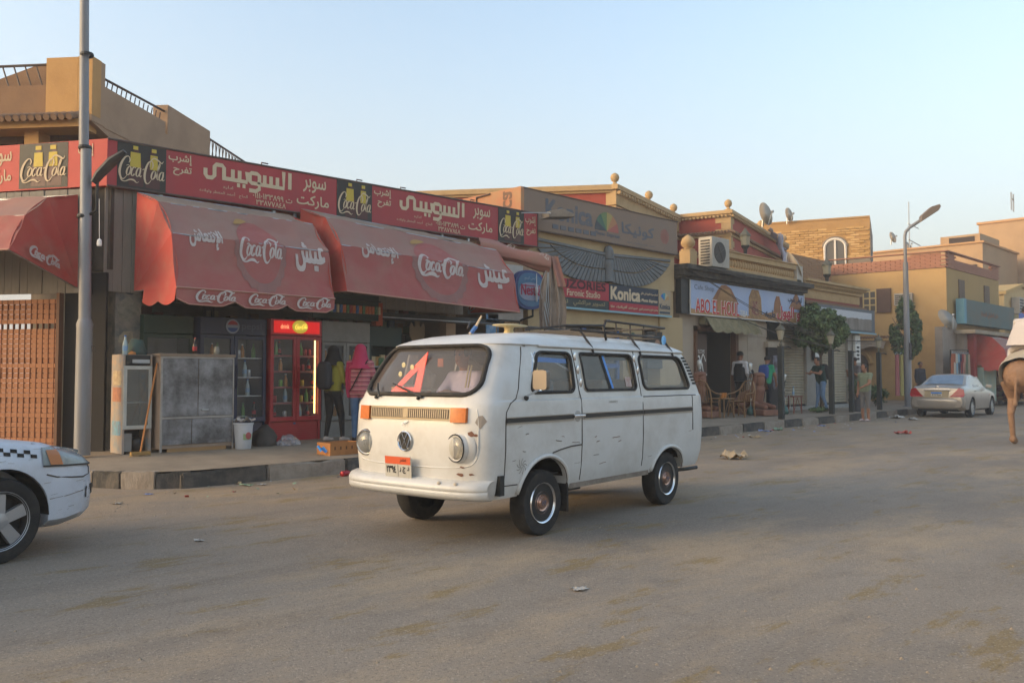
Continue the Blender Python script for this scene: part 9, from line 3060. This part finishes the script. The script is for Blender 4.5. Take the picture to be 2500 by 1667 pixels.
# draped banner on the red house
bn = thing('torn_banner', 'torn white printed banner hanging down the red house wall', 'banner', (0, 0, 0))
ban = mat('banner_print', '#a9a6ad', 0.85, dirt='#5d4a5e', amt=0.45, scale=2.5)
def bnf(x0, y0, z0, x1, y1, z1, w0, w1, k):
  def f(u, v):
    p = Vector((x0, y0, z0)).lerp(Vector((x1, y1, z1)), v) + Vector((.92, .25, -.12)) * ((w0 + (w1 - w0) * v) * u)
    return p + Vector((.25, -.92, 0)) * (.10 * math.sin(u * 8 + v * 5 + k) + .05 * math.sin(v * 14 + k))
  return f
MB().sheet(bnf(25.4, 6.0, 7.05, 27.0, 6.2, 6.4, .9, .7, 0), 12, 12).obj('fold', ban, bn, 180)
MB().sheet(bnf(26.4, 6.1, 6.95, 26.3, 5.6, 5.0, .4, .5, 1), 10, 20).obj('fold', ban, bn, 180)
MB().sheet(bnf(26.9, 6.2, 6.3, 27.3, 5.8, 5.0, .3, 1.4, 2), 14, 14).obj('fold', mat('banner_dark', '#6d6a6c', 0.85, dirt='#2b2829', amt=0.55, scale=1.5), bn, 180)
def small_ac(label, M, sz):
  t = thing('window_ac', label, 'air conditioner')
  t.matrix_world = M
  w_, d_, h_ = sz
  MB().box(0, w_, 0, d_, 0, h_).obj('casing', acm, t, bevel=.015)
  for i in range(5):
    MB().box(.05, w_ - .05, d_, d_ + .008, .06 + i * (h_ - .1) / 5, .06 + (i + .55) * (h_ - .1) / 5).obj('vent', mat('fan_dark', '#35312d'), t)
small_ac('window air conditioner on the lit face of the orange house', Matrix.Translation((35.75 + lf(1.35), 4.35, 4.55)) @ M_left, (.75, .3, .55))
small_ac('air conditioner on the cream house far right', Matrix.Translation((48.4, 3.55, 4.75)) @ Matrix.Rotation(PI, 4, 'Z'), (.8, .4, .9))
# cables over the café
cb_ = mat('cable_dark', '#4b4239', 0.8)
cab = [((15.0, 2.8, 4.3), (18.3, 2.6, 3.3), (20.4, 1.6, 2.5)), ((17.8, 2.9, 3.05), (19.3, 2.4, 2.6), (20.7, 1.5, 2.2)), ((15.4, 2.7, 4.35), (18.5, 2.68, 4.22), (22.0, 2.75, 4.32)), ((16.2, 2.66, 4.30), (19.0, 2.66, 4.10), (21.9, 2.7, 4.25)), ((20.8, 2.9, 3.1), (22.2, 2.3, 2.5), (25.0, 1.8, 2.45))]
for k, (a, b, c_) in enumerate(cab):
  for j in range(3):
    o_ = Vector((RND.uniform(-.1, .1), RND.uniform(-.05, .05), RND.uniform(-.05, .05)))
    pts = catmull([tuple(Vector(p) + o_ * (i + .3)) for i, p in enumerate((a, b, c_))], 8)
    tag(MB().tube(pts, .009, 4).obj('cable', cb_), ('thin cable running from the cornice down to a lantern post', 'thin cable from the canopy end to the second lantern post', 'upper slack cable along the dark cafe cornice', 'lower slack cable along the dark cafe cornice', 'thin cable past the round tree to the far lantern post')[k], 'cable', 'cables at the cafe')
# ------------------------------------------------------------------ far shop at the right
awf = awning('red cola awning of the far shop behind the sedan', street_M(36.9, 2.35), 2.2, 1.45, 1.85, 0.0, ANG, True, text=False, mark=False, seed=15)
awning('torn brown red awning beyond the far cola awning', street_M(39.6, 2.3), 3.2, 1.2, 2.15, 0.35, [88, 50, 15, -8], False, text=False, mark=False, seed=17)
tag(MB().box(36.8, 38.6, 1.9, 2.2, .25, 1.75).obj('ice_cream_freezer', mat('freezer_print', '#8ba095', 0.6, dirt='#c0a35c', amt=0.35, scale=2)), 'pale green ice cream freezer under the far awning', 'freezer')
gar = ['#a05a3c', '#b9b3a5', '#7fa0b0', '#3a3245', '#8c3a36', '#b58a7a', '#5a6a58', '#a8907a']
rkc = thing('clothes_rail', 'thin rail of hanging garments at the annex wall', 'rail', (33.6, 2.2, .3))
MB().tube([(0, 0, 0), (0, 0, 2.15), (2.2, 0, 2.2), (2.2, 0, 0)], .03, 6).obj('rail', black_metal, rkc)
def garment(label, x, y, z, c_, h, w_):
  t = thing('garment', label, 'garment', (x, y, z), 0, 'garments at the far shops')
  MB().sheet(lambda u, v: Vector(((u - .5) * w_ * (.75 + .35 * v), .05 * math.sin(u * 9 + x), -h * v)), 10, 8).obj('cloth', mat('garment' + c_, c_, 0.9), t, 180)
  MB().tube([(-w_ * .35, 0, 0), (0, 0, .09), (w_ * .35, 0, 0)], .012, 4).obj('hanger', galv, t)
nmz = {'#a05a3c': 'rust', '#b9b3a5': 'white', '#7fa0b0': 'pale blue', '#3a3245': 'dark violet', '#8c3a36': 'red', '#b58a7a': 'pink', '#5a6a58': 'olive', '#a8907a': 'tan'}
for i, c_ in enumerate(gar):
  garment(nmz[c_] + ' garment hanging on the rail at the annex wall', 33.75 + .27 * i, 2.15, 2.3, c_, RND.uniform(.7, 1.3), .42)
for i, (c_, n_) in enumerate((('#b06a68', 'long pink scarf'), ('#a89a5c', 'long yellow green scarf'), ('#7d4a44', 'long maroon cloth'), ('#b0a090', 'long cream cloth'))):
  garment(n_ + ' hanging by the street lamp', 29.7 + .45 * i, 2.9, 2.2, c_, 1.6, .5)
ds = thing('jewellery_stand', 'tall rotating stand hung with silver trinkets at the far shop', 'stand', (40.2, 1.75, .3))
MB().tube([(0, 0, 0), (0, 0, 2.0)], .06, 8).obj('pole', galv, ds)
m = MB()
for z in range(12):
  for a in range(10):
    m.box(.3 * math.cos(a * .63) - .03, .3 * math.cos(a * .63) + .03, .3 * math.sin(a * .63) - .01, .3 * math.sin(a * .63) + .01, .35 + z * .13, .43 + z * .13)
m.obj('trinkets', silv, ds)['kind'] = 'stuff'
gm = [MB().ball((0, 0, .16), .2, 8, s=(1, .8, .8)).mesh('souvenir', mat('souv' + c_, c_, 0.7)) for c_ in ('#9c4a2c', '#a8833c', '#5b3a2e', '#6d6a4a', '#7a2f2a', '#8f7a5c')]
for i in range(60):
  x = RND.uniform(40.5, 46.5)
  ic = RND.randrange(6)
  tag(piece('souvenir', gm[ic], None, (x, RND.uniform(1.6, 3.0), RND.choice((.3, .6, .9, 1.3, 1.7)) + .0), (0, 0, RND.uniform(0, 3)), (RND.uniform(.7, 1.4),) * 3), ('rust', 'brass', 'dark brown', 'olive', 'maroon', 'tan')[ic] + ' souvenir in the heap at the far right shop', 'souvenir', 'souvenirs at the far right shop')
tb_ = thing('souvenir_shelves', 'stepped dark shelves of souvenirs at the far right shop', 'shelves', (40.4, 1.5, .25))
for i in range(5):
  MB().box(0, 6.3, .0 + .3 * i, 1.6, .0 + .33 * i, .04 + .33 * i).obj('shelf', wood_br, tb_)

# ------------------------------------------------------------------ litter
lit = random.Random(21)
def scrap(label, x, y, s_, m_, seed, z=0.0, flat=.35, grp=None):
  q = random.Random(seed)
  def f(u, v):
    return Vector(((u - .5) * s_[0] + .02 * q.uniform(-1, 1), (v - .5) * s_[1] + .02 * q.uniform(-1, 1), .004 + max(0, flat * s_[0] * (.3 + noise.noise(Vector((u * 3 + seed, v * 3, 0)))))))
  o = MB().sheet(f, 6, 5).obj('litter', m_, None, 40)
  o.location = (x, y, z)
  o.rotation_euler = (0, 0, q.uniform(0, 6.28))
  return tag(o, label, 'litter', grp)
paper = mat('litter_paper', '#b0aba3', 0.85, dirt='#8f867a', amt=0.4, scale=20)
LM = [paper, mat('litter_blue', '#7f8fb8', 0.7), mat('litter_red', '#a8483c', 0.7), mat('litter_tan', '#a08a68', 0.9), mat('litter_green', '#7f947a', 0.8)]
ln = ['whitish paper scrap', 'pale blue wrapper', 'red wrapper', 'tan cardboard scrap', 'greenish wrapper']
def gp(px, py):        # a spot on the road given as picture coordinates of the reference
  x, y = (px - 1250) / 2083, (833.5 - py) / 2083
  c_, s_ = math.cos(math.radians(2.378)), math.sin(math.radians(2.378))
  d = Vector((x, c_ - y * s_, s_ + y * c_))
  d *= -1.33 / d.z
  return -4.313 + .7071 * (d.x + d.y), -9.970 + .7071 * (d.y - d.x)
for k, (px, py, w_, i, lb_) in enumerate(((485, 1320, .09, 0, 'white paper strip alone on the road left of the van'), (1415, 1439, .10, 0, 'small white paper on the road below the van rear'), (2203, 1059, .35, 2, 'red and white wrapper on the road before the sedan'), (280, 1190, .12, 4, 'small greenish wrapper left near the kerb corner'), (363, 1207, .07, 1, 'pale blue scrap near the black kerb stone'), (288, 1230, .10, 0, 'white scrap on the road below the kerb corner'), (600, 1185, .16, 4, 'greenish wrapper at the kerb below the bucket'), (640, 1183, .12, 0, 'white paper strip at the kerb below the sack'), (1868, 1053, .30, 1, 'pale blue bag at the kerb before the first lantern post'), (1900, 1050, .34, 4, 'greenish plastic at the kerb before the first lantern post'), (1845, 1068, .28, 3, 'tan scrap in the gutter left of the first lantern post'), (2005, 1040, .22, 1, 'blue strip lying below the second lantern post'), (2190, 1021, .45, 0, 'white plastic bag in the gutter beside the sedan'), (2165, 1017, .4, 0, 'white paper in the gutter left of the plastic bag'), (2200, 1009, .4, 2, 'reddish wrapper by the kerb beside the sedan'), (2230, 1025, .4, 0, 'thin white paper near the sedan wheel'))):
  x, y = gp(px, py)
  scrap(lb_, x, y, (w_, w_ * .6), LM[i], k, flat=.3 if w_ > .3 else .18)
x, y = gp(1790, 1120)
scrap('crumpled printed carton with yellow corner on the road right of the van', x, y, (.36, .30), mat('carton_litter', '#a39683', 0.85, dirt='#a8801f', amt=0.5, scale=4), 41, flat=.5)
x, y = gp(834, 1163)
cn_ = piece('drink_can', cm_[0], None, (x, y, .034), (0, PI / 2, .3), (1.2, 1.2, 1.2))
tag(cn_, 'crushed red and white can lying in the gutter left of the van', 'can')
bits = [MB().sheet(lambda u, v: Vector(((u - .5) * .05, (v - .5) * .035, .004 + .012 * math.sin(u * 5 + k))), 2, 2).mesh('litter_bit', LM[k]) for k in range(5)]
for i in range(150):
  x = lit.uniform(-.2, 27)
  y = dk(max(x, .4)) - .05 - abs(lit.gauss(0, .55))
  ic = lit.choice((0, 0, 0, 1, 2, 3, 4))
  o = piece('litter_bit', bits[ic], None, (x, y, 0.003), (0, 0, lit.uniform(0, 6)), (lit.uniform(.5, 1.6),) * 3)
  tag(o, 'tiny ' + ln[ic] + ' along the gutter', 'litter', 'tiny litter scraps along the gutter')
# gravel and sand crumbs on the road
gr = MB()
for i in range(2600):
  x = lit.uniform(-4, 24)
  y = dk(max(x, .4)) - .02 - abs(lit.gauss(0, 1.6)) if i % 3 else lit.uniform(-9, 0)
  s_ = lit.uniform(.004, .014)
  gr.add([(x - s_, y, 0), (x, y - s_, 0), (x + s_, y, 0), (x, y + s_, 0), (x, y, s_ * .9)], [(0, 1, 4), (1, 2, 4), (2, 3, 4), (3, 0, 4)])
g_ = gr.obj('gravel', mat('gravel', '#8a7d6c', 0.9))
tag(g_, 'loose gravel crumbs scattered over the road', 'gravel', kind='stuff')

# thin haze added over the whole place to lift its dark tones
hz = bpy.data.materials.new('lifting_haze')
hz.use_nodes = True
hn = hz.node_tree.nodes
hn.remove(hn['Principled BSDF'])
pv = hn.new('ShaderNodeVolumePrincipled')
pv.inputs['Color'].default_value = (0.86, 0.83, 0.80, 1)
pv.inputs['Density'].default_value = 0.003
pv.inputs['Anisotropy'].default_value = 0.2
hz.node_tree.links.new(pv.outputs[0], hn['Material Output'].inputs['Volume'])
hb_ = MB().box(-225, 265, -225, 225, -1.0, 14.0).obj('haze', hz)
tag(hb_, 'thin added haze lifting the dark tones over the whole street', 'haze', kind='stuff')
bpy.data.scenes.remove(_SIDE)
